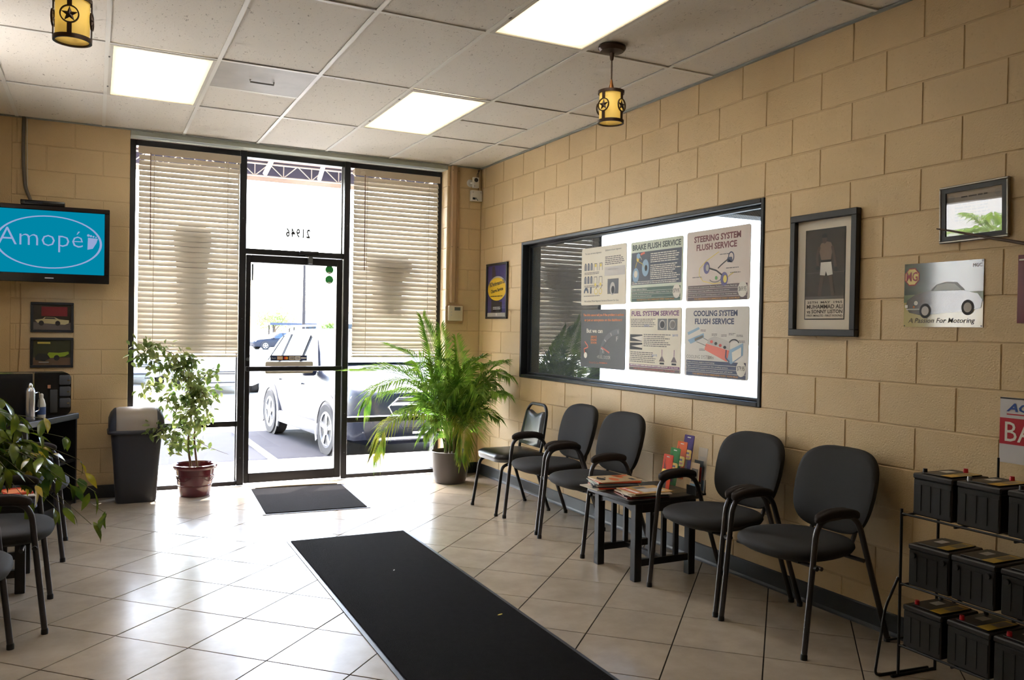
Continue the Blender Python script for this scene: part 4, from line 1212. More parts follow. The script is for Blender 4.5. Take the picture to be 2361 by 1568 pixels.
greek(t, 0.245, w - 0.03, h - 0.095, 5, 0.0145, PAPER, Z2, seed=11); greek(t, 0.245, w - 0.02, h - 0.178, 8, 0.0135, PAPER, Z2, seed=12)
greek(t, 0.02, w - 0.02, 0.150, 2, 0.0125, PAPER, Z2, 0.1, seed=13)
bands(t, w, 0.104, 3, DGREEN, 0.0255, ['Brake fade or failure', 'Damage to brake wheel cylinders, calipers, brake lines etc.', 'Internal or external leakage'], price='$79.95')
# 3 steering flush
t, w, h = poster('pale steering flush service poster with yellow car outline, top right of the window', -3.256, -3.845, 1.648, 2.096, PINKISH)
text('heading', 'STEERING SYSTEM', MAROON, t, 0.075, h - 0.075, w=0.445, h=0.042, z=Z1, bold=0.035)
text('heading', 'FLUSH SERVICE', MAROON, t, 0.10, h - 0.130, w=0.385, h=0.042, z=Z1, bold=0.035)
line('car_outline', [(0.32, h - 0.15), (0.20, h - 0.20), (0.135, h - 0.245), (0.13, h - 0.29), (0.17, h - 0.33), (0.27, h - 0.352), (0.36, h - 0.345), (0.43, h - 0.30), (0.47, h - 0.285)], 0.005, Z1, YEL, t)
wheel_print(t, 0.205, h - 0.245, 0.030, 0.040, mat('ink_violet', rgb(84, 76, 132)), LGREY)
wheel_print(t, 0.375, h - 0.325, 0.034, 0.044, MATS['ink_violet'], YEL)
line('axle_print', [(0.225, h - 0.248), (0.30, h - 0.268), (0.355, h - 0.30)], 0.010, Z2, INK, t)
line('column_print', [(0.315, h - 0.255), (0.345, h - 0.235), (0.41, h - 0.20)], 0.008, Z2, INK, t)
mb = MB(); ringpoly(mb, 0.435, h - 0.19, 0.028, 0.034, 0.007, 0.007, Z2 - 0.0002, Z2, 24); mb.build('steering_wheel_print', NAVY, t)
flat('steering_box_print', rrect(0.40, 0.445, h - 0.222, h - 0.19, 0.008), Z2, NAVY, t)
line('hose_print', arcpts(0.29, h - 0.315, 0.055, 0.026, 200, 340), 0.006, Z2, INKG, t)
flat('pump_print', circle(0.30, h - 0.315, 0.012), Z3, mat('ink_leaf', rgb(90, 160, 90)), t)
for k, (xx, yy) in enumerate(((0.33, h - 0.165), (0.39, h - 0.255), (0.43, h - 0.285), (0.065, h - 0.30), (0.245, h - 0.37))): greek(t, xx, xx + 0.12, yy, 1, 0.011, INKG, Z2, seed=20 + k)
bands(t, w, 0.102, 3, BROWN, 0.0255, ['Cleans internal components: Pumps, Turbines, Pistons, Rack etc.', 'Eliminates steering stiffness, noise and whine.', 'Prolongs life of power steering pump and rack. Reduces wear.'], price='$69.95')
# 4 dashboard light
t, w, h = poster('black dashboard warning light poster with fuel gauge', -1.956, -2.570, 1.162, 1.610, CHARC)
text('heading', 'This light cannot tell you if the problem is serious', ORANGE, t, 0.03, h - 0.058, w=w - 0.055, h=0.026, z=Z1, bold=0.03)
text('heading', 'or just an annoyance on the dashboard', ORANGE, t, 0.05, h - 0.098, w=w - 0.095, h=0.026, z=Z1, bold=0.03)
text('slogan', 'But we can', PAPER, t, 0.085, h - 0.185, w=0.235, h=0.034, z=Z1, bold=0.03)
for k, s in enumerate(('SERVICE', 'ENGINE', 'SOON')): text('warning_text', s, ORANGE, t, 0.150, h - 0.225 - k * 0.023, w=0.085, h=0.018, z=Z1, bold=0.03)
mb = MB(); ringpoly(mb, 0.56, h - 0.355, 0.28, 0.205, 0.045, 0.04, Z1 - 0.0002, Z1, 20, R(92), R(182)); mb.build('gauge_arc', mat('gauge_grey', rgb(92, 94, 100)), t)
for a in (96, 118, 142, 165):
    line('gauge_tick', [(0.56 + 0.27 * math.cos(R(a)), h - 0.355 + 0.195 * math.sin(R(a))), (0.56 + 0.24 * math.cos(R(a)), h - 0.355 + 0.17 * math.sin(R(a)))], 0.009, Z2, LGREY, t)
text('gauge_mark', 'F', LGREY, t, 0.51, h - 0.245, h=0.036, w=0.026, z=Z2); text('gauge_mark', 'E', LGREY, t, 0.325, h - 0.34, h=0.030, w=0.026, z=Z2)
line('gauge_needle', [(0.31, h - 0.295), (0.42, h - 0.335)], 0.012, Z3, mat('needle_red', rgb(206, 110, 100)), t)
text('gauge_text', '<FUEL DOOR', LGREY, t, 0.245, h - 0.385, w=0.19, h=0.026, z=Z1)
line('stethoscope_print', [(0.06, h - 0.255), (0.10, h - 0.285), (0.11, h - 0.30), (0.05, h - 0.315), (0.06, h - 0.345)], 0.009, Z1, CORAL, t)
flat('bell_print', circle(0.075, h - 0.365, 0.024, 20), Z2, PAPER, t)
text('foot_line', 'Discount Car Care', mat('ink_brick', rgb(176, 92, 66)), t, 0.13, 0.032, w=0.14, h=0.016, z=Z1)
greek(t, 0.28, 0.39, 0.046, 1, 0.018, MATS['ink_brick'], Z1, 0.0, seed=62)
# 5 fuel system
t, w, h = poster('cream fuel system service poster with purple heading', -2.621, -3.213, 1.168, 1.610, CREAM)
text('heading', 'FUEL SYSTEM SERVICE', PLUM, t, 0.025, h - 0.055, w=w - 0.05, h=0.036, z=Z1, bold=0.035)
greek(t, 0.02, 0.32, h - 0.075, 5, 0.013, INKG, Z1, seed=31)
for x in (0.345, 0.46):
    frect('throttle_photo', x, x + 0.105, h - 0.155, h - 0.075, Z1, mat('photo_mid', rgb(96, 96, 100)), t)
    flat('throttle_plate', ellipse(x + 0.052, h - 0.115, 0.034, 0.033), Z2, LGREY, t)
    flat('throttle_bore', ellipse(x + 0.054, h - 0.117, 0.026, 0.025), Z3, INK if x < 0.4 else INKG, t)
for k, yy in enumerate((h - 0.215, h - 0.275)):
    frect('spray_photo', 0.012, 0.165, yy - 0.024, yy + 0.026, Z1, INK, t)
    flat('spray_print', [(0.025, yy + 0.002), (0.165, yy - 0.022 + 0.010 * k), (0.165, yy + 0.018 - 0.004 * k)], Z2, PAPER, t)
greek(t, 0.18, 0.50, h - 0.185, 7, 0.0135, INKG, Z1, seed=32); greek(t, 0.02, 0.34, h - 0.315, 6, 0.0135, INKG, Z1, seed=33)
for (xx, yy) in ((0.185, h - 0.135), (0.515, h - 0.20), (0.285, h - 0.345)):
    text('price', '$69.95', mat('ink_blue', rgb(96, 116, 172)), t, xx, yy, w=0.06, h=0.018, z=Z2)
for x in (0.40, 0.535):
    line('injector_stem', [(x, h - 0.36), (x, h - 0.29)], 0.006, Z1, PLUM, t)
    flat('injector_tip', [(x - 0.032, h - 0.375), (x + 0.032, h - 0.375), (x + 0.008, h - 0.34), (x - 0.008, h - 0.34)], Z2, BROWN, t)
    frect('caption_box', x - 0.025, x + 0.025, h - 0.395, h - 0.382, Z1, INK, t)
frect('band', 0.01, w - 0.01, 0.030, 0.048, Z1, PLUM, t); frect('band', 0.01, w - 0.01, 0.006, 0.026, Z1, BROWN, t)
greek(t, 0.02, w - 0.14, 0.0445, 1, 0.014, PAPER, Z2, 0.0, seed=64)
text('band_text', 'in top shape', PAPER, t, w - 0.125, 0.034, w=0.10, h=0.011, z=Z2, bold=0.02)
text('band_text', 'THIS SERVICE IS RECOMMENDED EVERY 30,000 MILES', CORAL, t, 0.06, 0.010, w=w - 0.12, h=0.011, z=Z2)
# 6 cooling flush
t, w, h = poster('pale cooling flush service poster with red engine drawing', -3.254, -3.845, 1.165, 1.607, leaf_mat('poster_pale_grey', rgb(236, 232, 226), rgb(234, 230, 223), trans=0.3, rough=0.4))
text('heading', 'COOLING SYSTEM', NAVY, t, 0.085, h - 0.058, w=0.42, h=0.038, z=Z1, bold=0.035)
text('heading', 'FLUSH SERVICE', NAVY, t, 0.10, h - 0.110, w=0.375, h=0.038, z=Z1, bold=0.035)
flat('radiator_print', [(0.025, h - 0.165), (0.14, h - 0.128), (0.15, h - 0.142), (0.035, h - 0.182)], Z1, SKY, t)
flat('heater_print', [(0.03, h - 0.215), (0.19, h - 0.168), (0.195, h - 0.195), (0.06, h - 0.24)], Z1, SKY, t)
flat('heater_core', [(0.10, h - 0.205), (0.185, h - 0.18), (0.187, h - 0.196), (0.105, h - 0.222)], Z2, INKG, t)
flat('engine_side', [(0.215, h - 0.235), (0.44, h - 0.275), (0.415, h - 0.345), (0.20, h - 0.275)], Z1, CORAL, t)
flat('engine_top', [(0.24, h - 0.205), (0.30, h - 0.185), (0.44, h - 0.222), (0.44, h - 0.272), (0.225, h - 0.235)], Z2, LGREY, t)
for k in range(4): flat('piston_print', ellipse(0.27 + k * 0.042, h - 0.222 - k * 0.011, 0.014, 0.010, 14), Z3, INK if k % 2 else RED, t)
flat('engine_end', [(0.44, h - 0.27), (0.56, h - 0.225), (0.56, h - 0.30), (0.455, h - 0.36), (0.42, h - 0.335)], Z2, SKY, t)
flat('fan_print', [(0.462, h - 0.285), (0.545, h - 0.25), (0.545, h - 0.305), (0.47, h - 0.345)], Z3, PAPER, t)
line('hose_print', arcpts(0.48, h - 0.235, 0.045, 0.03, 20, 160), 0.008, Z3, INK, t)
line('hose_print', [(0.41, h - 0.27), (0.405, h - 0.32), (0.44, h - 0.345)], 0.010, Z3, NAVY, t)
line('pipe_print', [(0.19, h - 0.20), (0.235, h - 0.215)], 0.004, Z2, INKG, t); line('pipe_print', [(0.12, h - 0.225), (0.22, h - 0.25)], 0.004, Z2, INKG, t)
for k, (xx, yy) in enumerate(((0.16, h - 0.145), (0.27, h - 0.17), (0.36, h - 0.175), (0.43, h - 0.165), (0.50, h - 0.175), (0.52, h - 0.21), (0.15, h - 0.27), (0.24, h - 0.32), (0.50, h - 0.37))): greek(t, xx, xx + 0.06, yy, 2, 0.008, INKG, Z2, seed=40 + k)
text('caption', 'COOLING SYSTEM', INKG, t, 0.02, 0.118, w=0.25, h=0.022, z=Z1)
bands(t, w, 0.106, 3, NAVY, 0.0255, ['Helps prevent engine overheating', 'Fights rust and corrosion in the cooling system', 'Lubricates water pump and maintains proper pH levels'], price='$79.95')

# ------------------------------------------------------------------ framed things on the right wall
BF = mat('black_picture_frame', rgb(34, 35, 38), rough=0.4)
def frame(t, w, h, fw, dep, m, bev=0.003):
    for a in ((0, w, 0, fw), (0, w, h - fw, h), (0, fw, fw, h - fw), (w - fw, w, fw, h - fw)):
        MB().box(a[0], a[1], a[2], a[3], 0, dep).build('frame_bar', m, t, bevel=bev, seg=1)
def glazed(t, x0, x1, y0, y1, z):
    MB().box(x0, x1, y0, y1, z, z + 0.002).build('glass', MATS['picture_glass'], t)
glass_mat('picture_glass', (0.98, 0.98, 0.98), refl=0.05)
# oil change advert
t = thing('framed_advert', 'narrow framed blue and yellow oil change advert beside the bay window', 'picture', M=on_right(-0.185, 1.545))
w, h = 0.46, 0.535
frame(t, w, h, 0.02, 0.022, BF)
MB().box(0.02, w - 0.02, 0.02, h - 0.02, 0, 0.006).build('print', mat('advert_violet', rgb(52, 48, 126), rough=0.4), t)
flat('road_print', [(0.10, 0.02), (0.33, 0.02), (0.17, h - 0.03), (0.12, h - 0.03)], 0.007, mat('advert_road', rgb(48, 40, 46)), t)
frect('black_panel', 0.12, 0.34, 0.07, 0.16, 0.0076, INK, t)
flat('grey_oval', ellipse(0.235, 0.292, 0.205, 0.118), 0.0082, LGREY, t)
flat('yellow_oval', ellipse(0.228, 0.285, 0.200, 0.110), 0.0088, mat('advert_yellow', rgb(250, 206, 30), rough=0.4), t)
text('advert_text', 'BG', INK, t, 0.07, 0.305, w=0.05, h=0.045, z=0.0096, bold=0.03, rot=0.10); text('advert_text', 'Performance Oil', NAVY, t, 0.13, 0.31, w=0.27, h=0.042, z=0.0096, bold=0.03, rot=0.10)
text('advert_text', 'Change Service', INK, t, 0.10, 0.235, w=0.27, h=0.045, z=0.0096, bold=0.035, rot=0.10)
greek(t, 0.09, 0.36, 0.222, 1, 0.018, INK, 0.0096, 0.0, seed=63)
greek(t, 0.15, 0.31, 0.115, 2, 0.016, PAPER, 0.0086, 0.1, seed=50)
frect('silver_strip', 0.02, w - 0.02, 0.02, 0.058, 0.0076, LGREY, t)
flat('emblem', circle(0.225, 0.042, 0.015), 0.0086, PAPER, t)
glazed(t, 0.02, w - 0.02, 0.02, h - 0.02, 0.012)
# boxing photograph poster
t = thing('framed_photograph', 'tall black frame with a boxing photograph above the chairs', 'picture', M=on_right(-4.188, 1.438))
w, h = 0.448, 0.655
frame(t, w, h, 0.036, 0.035, BF)
MB().box(0.036, w - 0.036, 0.036, h - 0.036, 0, 0.008).build('mat_board', mat('mat_board_cream', rgb(236, 227, 212), rough=0.8), t)
frect('print_border', 0.092, w - 0.086, 0.088, h - 0.085, 0.009, INK, t)
px0, px1, py0, py1 = 0.098, w - 0.092, 0.196, h - 0.092
frect('photograph', px0, px1, py0, py1, 0.0096, mat('photo_charcoal', rgb(58, 52, 48)), t)
frect('ring_rope', px0, px1, 0.335, 0.340, 0.0102, mat('photo_brown', rgb(78, 72, 66)), t)
SK = mat('sepia_skin', rgb(128, 108, 92)); SKD = mat('sepia_shadow', rgb(84, 68, 58))
cx_ = 0.235
flat('figure_head', ellipse(cx_ - 0.012, 0.515, 0.017, 0.024), 0.0108, SKD, t)
flat('figure_hair', [(cx_ - 0.029, 0.522), (cx_ + 0.006, 0.522), (cx_ + 0.004, 0.540), (cx_ - 0.010, 0.546), (cx_ - 0.026, 0.538)], 0.0112, INK, t)
flat('figure_torso', [(cx_ - 0.03, 0.40), (cx_ + 0.032, 0.40), (cx_ + 0.045, 0.47), (cx_ + 0.03, 0.495), (cx_ - 0.002, 0.502), (cx_ - 0.035, 0.492), (cx_ - 0.048, 0.46)], 0.0106, SK, t)
line('figure_arm', [(cx_ + 0.040, 0.475), (cx_ + 0.056, 0.42), (cx_ + 0.066, 0.365)], 0.017, 0.0110, SKD, t)
line('figure_arm', [(cx_ - 0.044, 0.475), (cx_ - 0.060, 0.43), (cx_ - 0.054, 0.375)], 0.017, 0.0110, SKD, t)
flat('figure_glove', circle(cx_ - 0.054, 0.362, 0.012), 0.0114, INK, t); flat('figure_glove', circle(cx_ + 0.068, 0.35, 0.012), 0.0114, INK, t)
flat('figure_trunks', [(cx_ - 0.038, 0.325), (cx_ - 0.004, 0.32), (cx_ + 0.002, 0.345), (cx_ + 0.012, 0.32), (cx_ + 0.048, 0.325), (cx_ + 0.036, 0.395), (cx_ - 0.034, 0.395)], 0.0114, PAPER, t)
frect('figure_belt', cx_ - 0.034, cx_ + 0.036, 0.392, 0.404, 0.0118, INK, t)
line('figure_leg', [(cx_ - 0.022, 0.325), (cx_ - 0.034, 0.26), (cx_ - 0.040, 0.215)], 0.022, 0.0108, SKD, t)
line('figure_leg', [(cx_ + 0.030, 0.325), (cx_ + 0.044, 0.26), (cx_ + 0.05, 0.215)], 0.022, 0.0108, SKD, t)
frect('canvas_print', px0, px1, py0, 0.212, 0.0104, mat('photo_floor', rgb(92, 84, 78)), t)
frect('caption_panel', px0, px1, 0.094, 0.196, 0.0096, mat('caption_paper', rgb(226, 214, 196)), t)
INKB = mat('ink_sepia', rgb(54, 40, 32))
text('caption_line', '25TH  MAY  1965', INKB, t, px0 + 0.015, 0.174, w=0.235, h=0.012, z=0.0104, bold=0.02)
text('caption_line', 'MUHAMMAD ALI', INKB, t, px0 + 0.012, 0.146, w=0.240, h=0.022, z=0.0104, bold=0.02)
text('caption_line', 'vs SONNY LISTON', INKB, t, px0 + 0.012, 0.121, w=0.240, h=0.020, z=0.0104, bold=0.02)
text('caption_line', 'FIRST MINUTE - FIRST ROUND', INKB, t, px0 + 0.012, 0.104, w=0.240, h=0.011, z=0.0104, bold=0.01)
glazed(t, 0.036, w - 0.036, 0.036, h - 0.036, 0.018)
# certificate frame
t = thing('framed_certificate', 'small tilted silver and black certificate frame reflecting the window', 'picture', M=on_right(-5.083, 1.868) @ Matrix.Rotation(R(1.2), 4, 'Z'))
w, h = 0.322, 0.256
frame(t, w, h, 0.010, 0.020, mat('silver_moulding', rgb(150, 144, 136), rough=0.3, metal=0.8))
for a in ((0.010, w - 0.010, 0.010, 0.030), (0.010, w - 0.010, h - 0.030, h - 0.010), (0.010, 0.030, 0.03, h - 0.03), (w - 0.030, w - 0.010, 0.03, h - 0.03)):
    MB().box(*a, 0, 0.016).build('black_moulding', BF, t)
MB().box(0.03, w - 0.03, 0.03, h - 0.03, 0, 0.006).build('certificate', mat('certificate_paper', rgb(206, 198, 188), rough=0.7), t)
greek(t, 0.10, w - 0.10, h - 0.052, 1, 0.014, INKG, 0.0068, 0.0, seed=61)
greek(t, 0.07, w - 0.07, h - 0.085, 6, 0.014, LGREY, 0.0068, 0.2, seed=60)
for xx in (0.055, w - 0.055): flat('seal', circle(xx, h - 0.055, 0.014), 0.0068, LGREY, t)
MB().box(0.03, w - 0.03, 0.03, h - 0.03, 0.010, 0.012).build('glass', glass_mat('certificate_glass', (0.95, 0.95, 0.95), refl=0.13), t)
# enamel car sign
t = thing('tin_sign', 'glossy tin sign with a dark sports car and red octagon badge', 'sign', M=on_right(-4.897, 1.490))
w, h = 0.395, 0.298
gs = mat('sign_olive', rgb(176, 164, 104), rough=0.12, spec=0.8, coat=1.0)
MB().box(0, w, 0, h, 0.0, 0.004).build('sheet', gs, t)
frect('green_ground', 0, w, 0.115, h, 0.0046, mat('sign_dark_green', rgb(44, 68, 58), rough=0.12, spec=0.8, coat=1.0), t)
flat('haze_print', [(0, 0.115), (w, 0.115), (w, 0.16), (0, 0.15)], 0.0052, mat('sign_mid_green', rgb(96, 112, 78), rough=0.18), t)
oc = [(0.042 + 0.042 * math.cos(R(22.5 + 45 * k)), 0.236 + 0.044 * math.sin(R(22.5 + 45 * k))) for k in range(8)]
oc2 = [(0.042 + 0.037 * math.cos(R(22.5 + 45 * k)), 0.236 + 0.039 * math.sin(R(22.5 + 45 * k))) for k in range(8)]
flat('badge_rim', oc, 0.0058, mat('badge_red', rgb(150, 30, 40), rough=0.2), t); flat('badge_face', oc2, 0.0064, mat('badge_cream', rgb(232, 206, 130), rough=0.2), t)
text('badge_letters', 'MG', MATS['badge_red'], t, 0.012, 0.215, w=0.060, h=0.044, z=0.0072, bold=0.02)
flat('car_body', [(0.012, 0.095), (0.03, 0.068), (0.09, 0.055), (0.30, 0.070), (0.385, 0.085), (0.392, 0.12), (0.37, 0.148), (0.30, 0.165), (0.14, 0.168), (0.06, 0.152), (0.018, 0.125)], 0.0058, mat('sign_car_black', rgb(36, 40, 44), rough=0.12, spec=0.8, coat=1.0), t)
flat('car_roof', [(0.14, 0.166), (0.17, 0.196), (0.22, 0.206), (0.27, 0.203), (0.31, 0.165)], 0.0060, mat('sign_grey', rgb(124, 128, 128), rough=0.2), t)
flat('car_glass', [(0.155, 0.168), (0.175, 0.192), (0.22, 0.20), (0.26, 0.196), (0.295, 0.167)], 0.0066, mat('sign_pale', rgb(176, 182, 178), rough=0.2), t)
for xx in (0.115, 0.325):
    flat('car_wheel', ellipse(xx, 0.075 if xx < 0.2 else 0.088, 0.030, 0.034), 0.0066, INK, t); flat('car_hub', ellipse(xx, 0.075 if xx < 0.2 else 0.088, 0.019, 0.022), 0.0072, LGREY, t)
frect('car_bumper', 0.015, 0.085, 0.080, 0.086, 0.0070, LGREY, t); flat('car_lamp', circle(0.066, 0.112, 0.010), 0.0072, PAPER, t); frect('car_plate', 0.008, 0.022, 0.090, 0.104, 0.0074, PAPER, t); flat('car_signal', circle(0.055, 0.094, 0.005), 0.0074, ORANGE, t)
text('sign_script', 'A Passion For Motoring', mat('sign_ink', rgb(66, 60, 40)), t, 0.025, 0.012, w=0.335, h=0.030, z=0.0052, shear=0.25, bold=0.004)
text('sign_code', 'MGC', LGREY, t, 0.345, 0.266, w=0.042, h=0.016, z=0.0058)
for xx, yy in ((0.006, 0.006), (w - 0.006, 0.006), (0.006, h - 0.006), (w - 0.006, h - 0.006)): flat('nail_hole', circle(xx, yy, 0.003, 8), 0.0060, INK, t)
# dark red sign cut by the right edge
t = thing('red_sign', 'dark red sign cut off by the right edge of the picture', 'sign', M=on_right(-5.442, 1.508))
MB().box(0, 0.42, 0, 0.285, 0, 0.006).build('sheet', mat('sign_crimson', rgb(104, 18, 36), rough=0.3), t)
frect('white_edge', 0.004, 0.416, 0.262, 0.268, 0.0066, PAPER, t)
t = thing('cue_stick', 'thin dark tapered stick fixed across the lower edge of the certificate', 'stick', (0, 0, 0))
MB().tube([(-0.045, -5.09, 1.936), (-0.05, -5.36, 1.868), (-0.055, -5.75, 1.772)], [0.003, 0.006, 0.011], 8).build('shaft', mat('stick_brown', rgb(70, 48, 30), rough=0.5), t, smooth=50)
MB().tube([(0.0, -5.60, 1.808), (-0.052, -5.60, 1.808)], 0.004, 6).build('wall_peg', MATS['stick_brown'], t)

# ------------------------------------------------------------------ things on the back wall corner
PLW = mat('white_plastic', rgb(214, 212, 204), rough=0.4)
PLC = mat('cream_plastic', rgb(204, 192, 166), rough=0.45)
t = thing('conduit_cover', 'tan steel channel running down from the ceiling to the thermostat', 'conduit', M=on_back(-0.335, 1.70))
CON = mat('tan_channel', rgb(178, 148, 112), rough=0.4)
MB().prism([(0, 0), (0.092, 0), (0.092, 0.014), (0.078, 0.020), (0.030, 0.040), (0.012, 0.040), (0, 0.02)], 0.0, 0.0).build('spare', CON, t) if False else None
chn = MB()
prof = [(0.0, 0.0), (0.004, 0.028), (0.014, 0.036), (0.052, 0.036), (0.064, 0.012), (0.094, 0.012), (0.094, 0.0)]
chn.rings([[(a, y, c) for a, c in prof] for y in (0.0, 1.345)])
chn.f = [tuple(reversed(f)) for f in chn.f]
chn.build('channel', CON, t)
for yy in (0.55, 1.30):
    for xx, zz in ((0.010, 0.036), (0.082, 0.013)): flat('screw_hole', circle(xx, yy, 0.004, 10), zz + 0.0012, INK, t)
t = thing('thermostat', 'cream wall thermostat with small grey display under the tan channel', 'thermostat', M=on_back(-0.372, 1.512))
MB().prism(rrect(0.0, 0.195, -0.02, 0.170, 0.03), 0, 0.010).build('back_plate', CON, t)
MB().box(0.022, 0.172, 0.008, 0.158, 0.010, 0.048).build('case', PLC, t, bevel=0.008)
frect('display', 0.085, 0.140, 0.115, 0.140, 0.0486, mat('lcd_grey', rgb(96, 98, 92), rough=0.2), t)
frect('display_bezel', 0.080, 0.145, 0.110, 0.145, 0.0484, INKG, t)
for k in range(3): frect('button', 0.040, 0.055, 0.06 + k * 0.03, 0.068 + k * 0.03, 0.0490, LGREY, t)
t = thing('security_camera', 'small white square security camera on the corner wall', 'camera', M=on_back(-0.112, 2.895))
MB().lathe([(0.038, 0.0), (0.034, 0.012)], 20, (-0.012, 0, 0)).build('round_mount', PLW, t, smooth=40)
MB().tube([(-0.010, 0, 0.01), (0.012, 0, 0.05)], 0.012, 10).build('neck', PLW, t, smooth=40)
MB().box(-0.012, 0.052, -0.052, 0.052, 0.045, 0.075).build('body', PLW, t, bevel=0.004)
MB().lathe([(0.021, 0.075), (0.019, 0.080), (0.006, 0.081)], 20, (0.020, 0.024, 0)).build('lens', INK, t, smooth=40)
for k in range(3): flat('indicator', circle(0.004 + k * 0.016, -0.036, 0.004, 8), 0.0756, INK if k == 0 else LGREY, t)
MB().tube([(0.04, 0.05, 0.05), (0.05, 0.09, 0.03), (0.085, 0.14, 0.01)], 0.003, 6).build('cable', INK, t)
t = thing('junction_box', 'white plastic box with a black socket below the security camera', 'box', M=on_back(-0.128, 2.715))
MB().box(0.0, 0.115, 0.0, 0.108, 0.0, 0.052).build('case', PLW, t, bevel=0.006)
frect('socket', 0.010, 0.042, 0.014, 0.034, 0.0526, INK, t)
for xx, yy in ((0.055, 0.018), (0.065, 0.010), (0.05, 0.028)): flat('knob', circle(xx, yy, 0.005, 10), 0.0528, INK, t)
for xx in (0.014, 0.098): flat('screw', circle(xx, 0.086, 0.004, 10), 0.0528, INKG, t)
MB().tube([(0.085, 0.108, 0.02), (0.088, 0.17, 0.015), (0.086, 0.32, 0.01)], 0.003, 6).build('cable', INK, t)
# ------------------------------------------------------------------ chairs
FAB = mat('charcoal_fabric', rgb(36, 35, 36), rough=0.85, bump=0.25, bscale=500)
ARMF = mat('dark_brown_fabric', rgb(40, 33, 31), rough=0.9, bump=0.25, bscale=500)
TUBE = mat('gunmetal_tube', rgb(74, 72, 74), rough=0.32, metal=0.7)
FOOT = mat('black_glide', rgb(18, 18, 20), rough=0.6)
VINYL = mat('black_vinyl', rgb(26, 27, 30), rough=0.28, spec=0.6)
BTUBE = mat('black_tube', rgb(38, 39, 43), rough=0.28, metal=0.5)
EDGE = mat('grey_seat_edge', rgb(128, 128, 130), rough=0.4, metal=0.4)
def cushion(outline, levels):
    """levels: (scale, inset, height) rings on a 2D outline; returns MB in x,y,z"""
    m = MB(); rings = []
    for sc_, z, crown in levels:
        rings.append([(x * sc_, y * sc_, z + crown * (1 - ((x / 0.3) ** 2 + (y / 0.3) ** 2))) for x, y in outline])
    m.rings(rings)
    return m
def smooth_path(pts, r=0.05, n=6):
    pts = [Vector(p) for p in pts]; out = [pts[0]]
    for a, b, c in zip(pts, pts[1:], pts[2:]):
        d1 = (a - b); d2 = (c - b); rr = min(r, d1.length * 0.45, d2.length * 0.45)
        p0 = b + d1.normalized() * rr; p2 = b + d2.normalized() * rr
        for k in range(n + 1):
            t = k / n
            out.append(p0 * (1 - t) ** 2 + b * 2 * t * (1 - t) + p2 * t ** 2)
    out.append(pts[-1])
    return out
def arm_chair(label, group):
    """front faces local -x; origin on the floor midway between the legs"""
    t = thing('arm_chair', label, 'chair', group=group)
    out = superell(0.245, 0.262, 2.7, 44)
    out = [(x - 0.0, y * (1.0 - 0.10 * max(0, x / 0.245))) for x, y in out]
    m = cushion(out, [(0.55, 0.402, 0), (0.86, 0.410, 0), (0.96, 0.425, 0), (1.0, 0.442, 0), (0.985, 0.458, 0.002), (0.93, 0.468, 0.006), (0.75, 0.472, 0.010), (0.4, 0.474, 0.012)])
    m.v = [(x - 0.05, y, z + 0.012 * max(0, 1 - abs(x + 0.25) / 0.25) * -0.6) for x, y, z in m.v]
    m.build('seat', FAB, t, smooth=60)
    MB().box(-0.20, 0.14, -0.16, 0.16, 0.392, 0.404).build('seat_pan', FOOT, t)
    # backrest: rounded pad leaning back, lateral axis y
    o2 = superell(0.245, 0.205, 3.4, 48)
    m = MB(); rings = []
    for sc_, dx in ((0.80, 0.034), (0.95, 0.030), (1.0, 0.014), (0.985, -0.006), (0.90, -0.018), (0.6, -0.022)):
        ring = []
        for y, z in o2:
            yy = y * sc_ * (1.0 - 0.07 * (z / 0.205 < 0) * abs(z / 0.205)); zz = z * sc_
            lean = 0.17 + 0.105 * (zz + 0.205) / 0.41
            ring.append((lean + dx + 0.035 * (0.06 - (y * sc_) ** 2) / 0.06 - 0.035, yy, 0.680 + zz))
        rings.append(ring)
    m.rings(rings); m.f = [tuple(reversed(f)) for f in m.f]
    m.build('backrest', FAB, t, smooth=60)
    for s in (-1, 1):
        y = s * 0.272
        path = smooth_path([(-0.268, y, 0.012), (-0.205, y, 0.615), (0.045, y, 0.622), (0.268, y, 0.012)], 0.085, 7)
        k = len(path) // 2
        MB().tube(path[:k + 1], 0.0135, 10).build('front_leg', TUBE, t, smooth=50)
        MB().tube(path[k:], 0.0135, 10).build('rear_leg', TUBE, t, smooth=50)
        for x in (-0.268, 0.268):
            MB().lathe([(0.0155, 0.0), (0.0155, 0.02), (0.013, 0.026)], 10, (x, y, 0)).build('foot_cap', FOOT, t, smooth=50)
        pad = superell(0.135, 0.030, 3.0, 28)
        pm = MB(); rg = []
        for sc_, z in ((0.7, 0.622), (0.95, 0.626), (1.0, 0.638), (0.97, 0.650), (0.8, 0.657), (0.4, 0.659)):
            rg.append([(x * (1 - (1 - sc_) * 0.35) - 0.078, yy * sc_ + y, z - 0.022 * abs(x / 0.135) ** 3) for x, yy in pad])
        pm.rings(rg); pm.build('arm_pad', ARMF, t, smooth=60)
        MB().tube(smooth_path([(-0.05, s * 0.13, 0.398), (0.15, s * 0.13, 0.398), (0.20, s * 0.13, 0.47), (0.225, s * 0.13, 0.60)], 0.05), 0.011, 8).build('back_support', TUBE, t, smooth=50)
    for x, z in ((-0.17, 0.392), (0.10, 0.40)):
        zz = z
        MB().tube([(x, -0.272 if x > 0 else -0.272, zz), (x, 0.272, zz)], 0.010, 8).build('seat_rail', TUBE, t, smooth=50)
    for s in (-1, 1):
        MB().lathe([(0.011, 0), (0.011, 0.018)], 8, (-0.225, s * 0.288 - 0.009, 0.405), 'y').build('rail_bolt', FOOT, t)
    return t
GR = 'black fabric armchairs along the block wall'
c5 = arm_chair('black armchair nearest the battery rack, last in the row', GR)
c5.location = (-0.358, -4.642, 0)
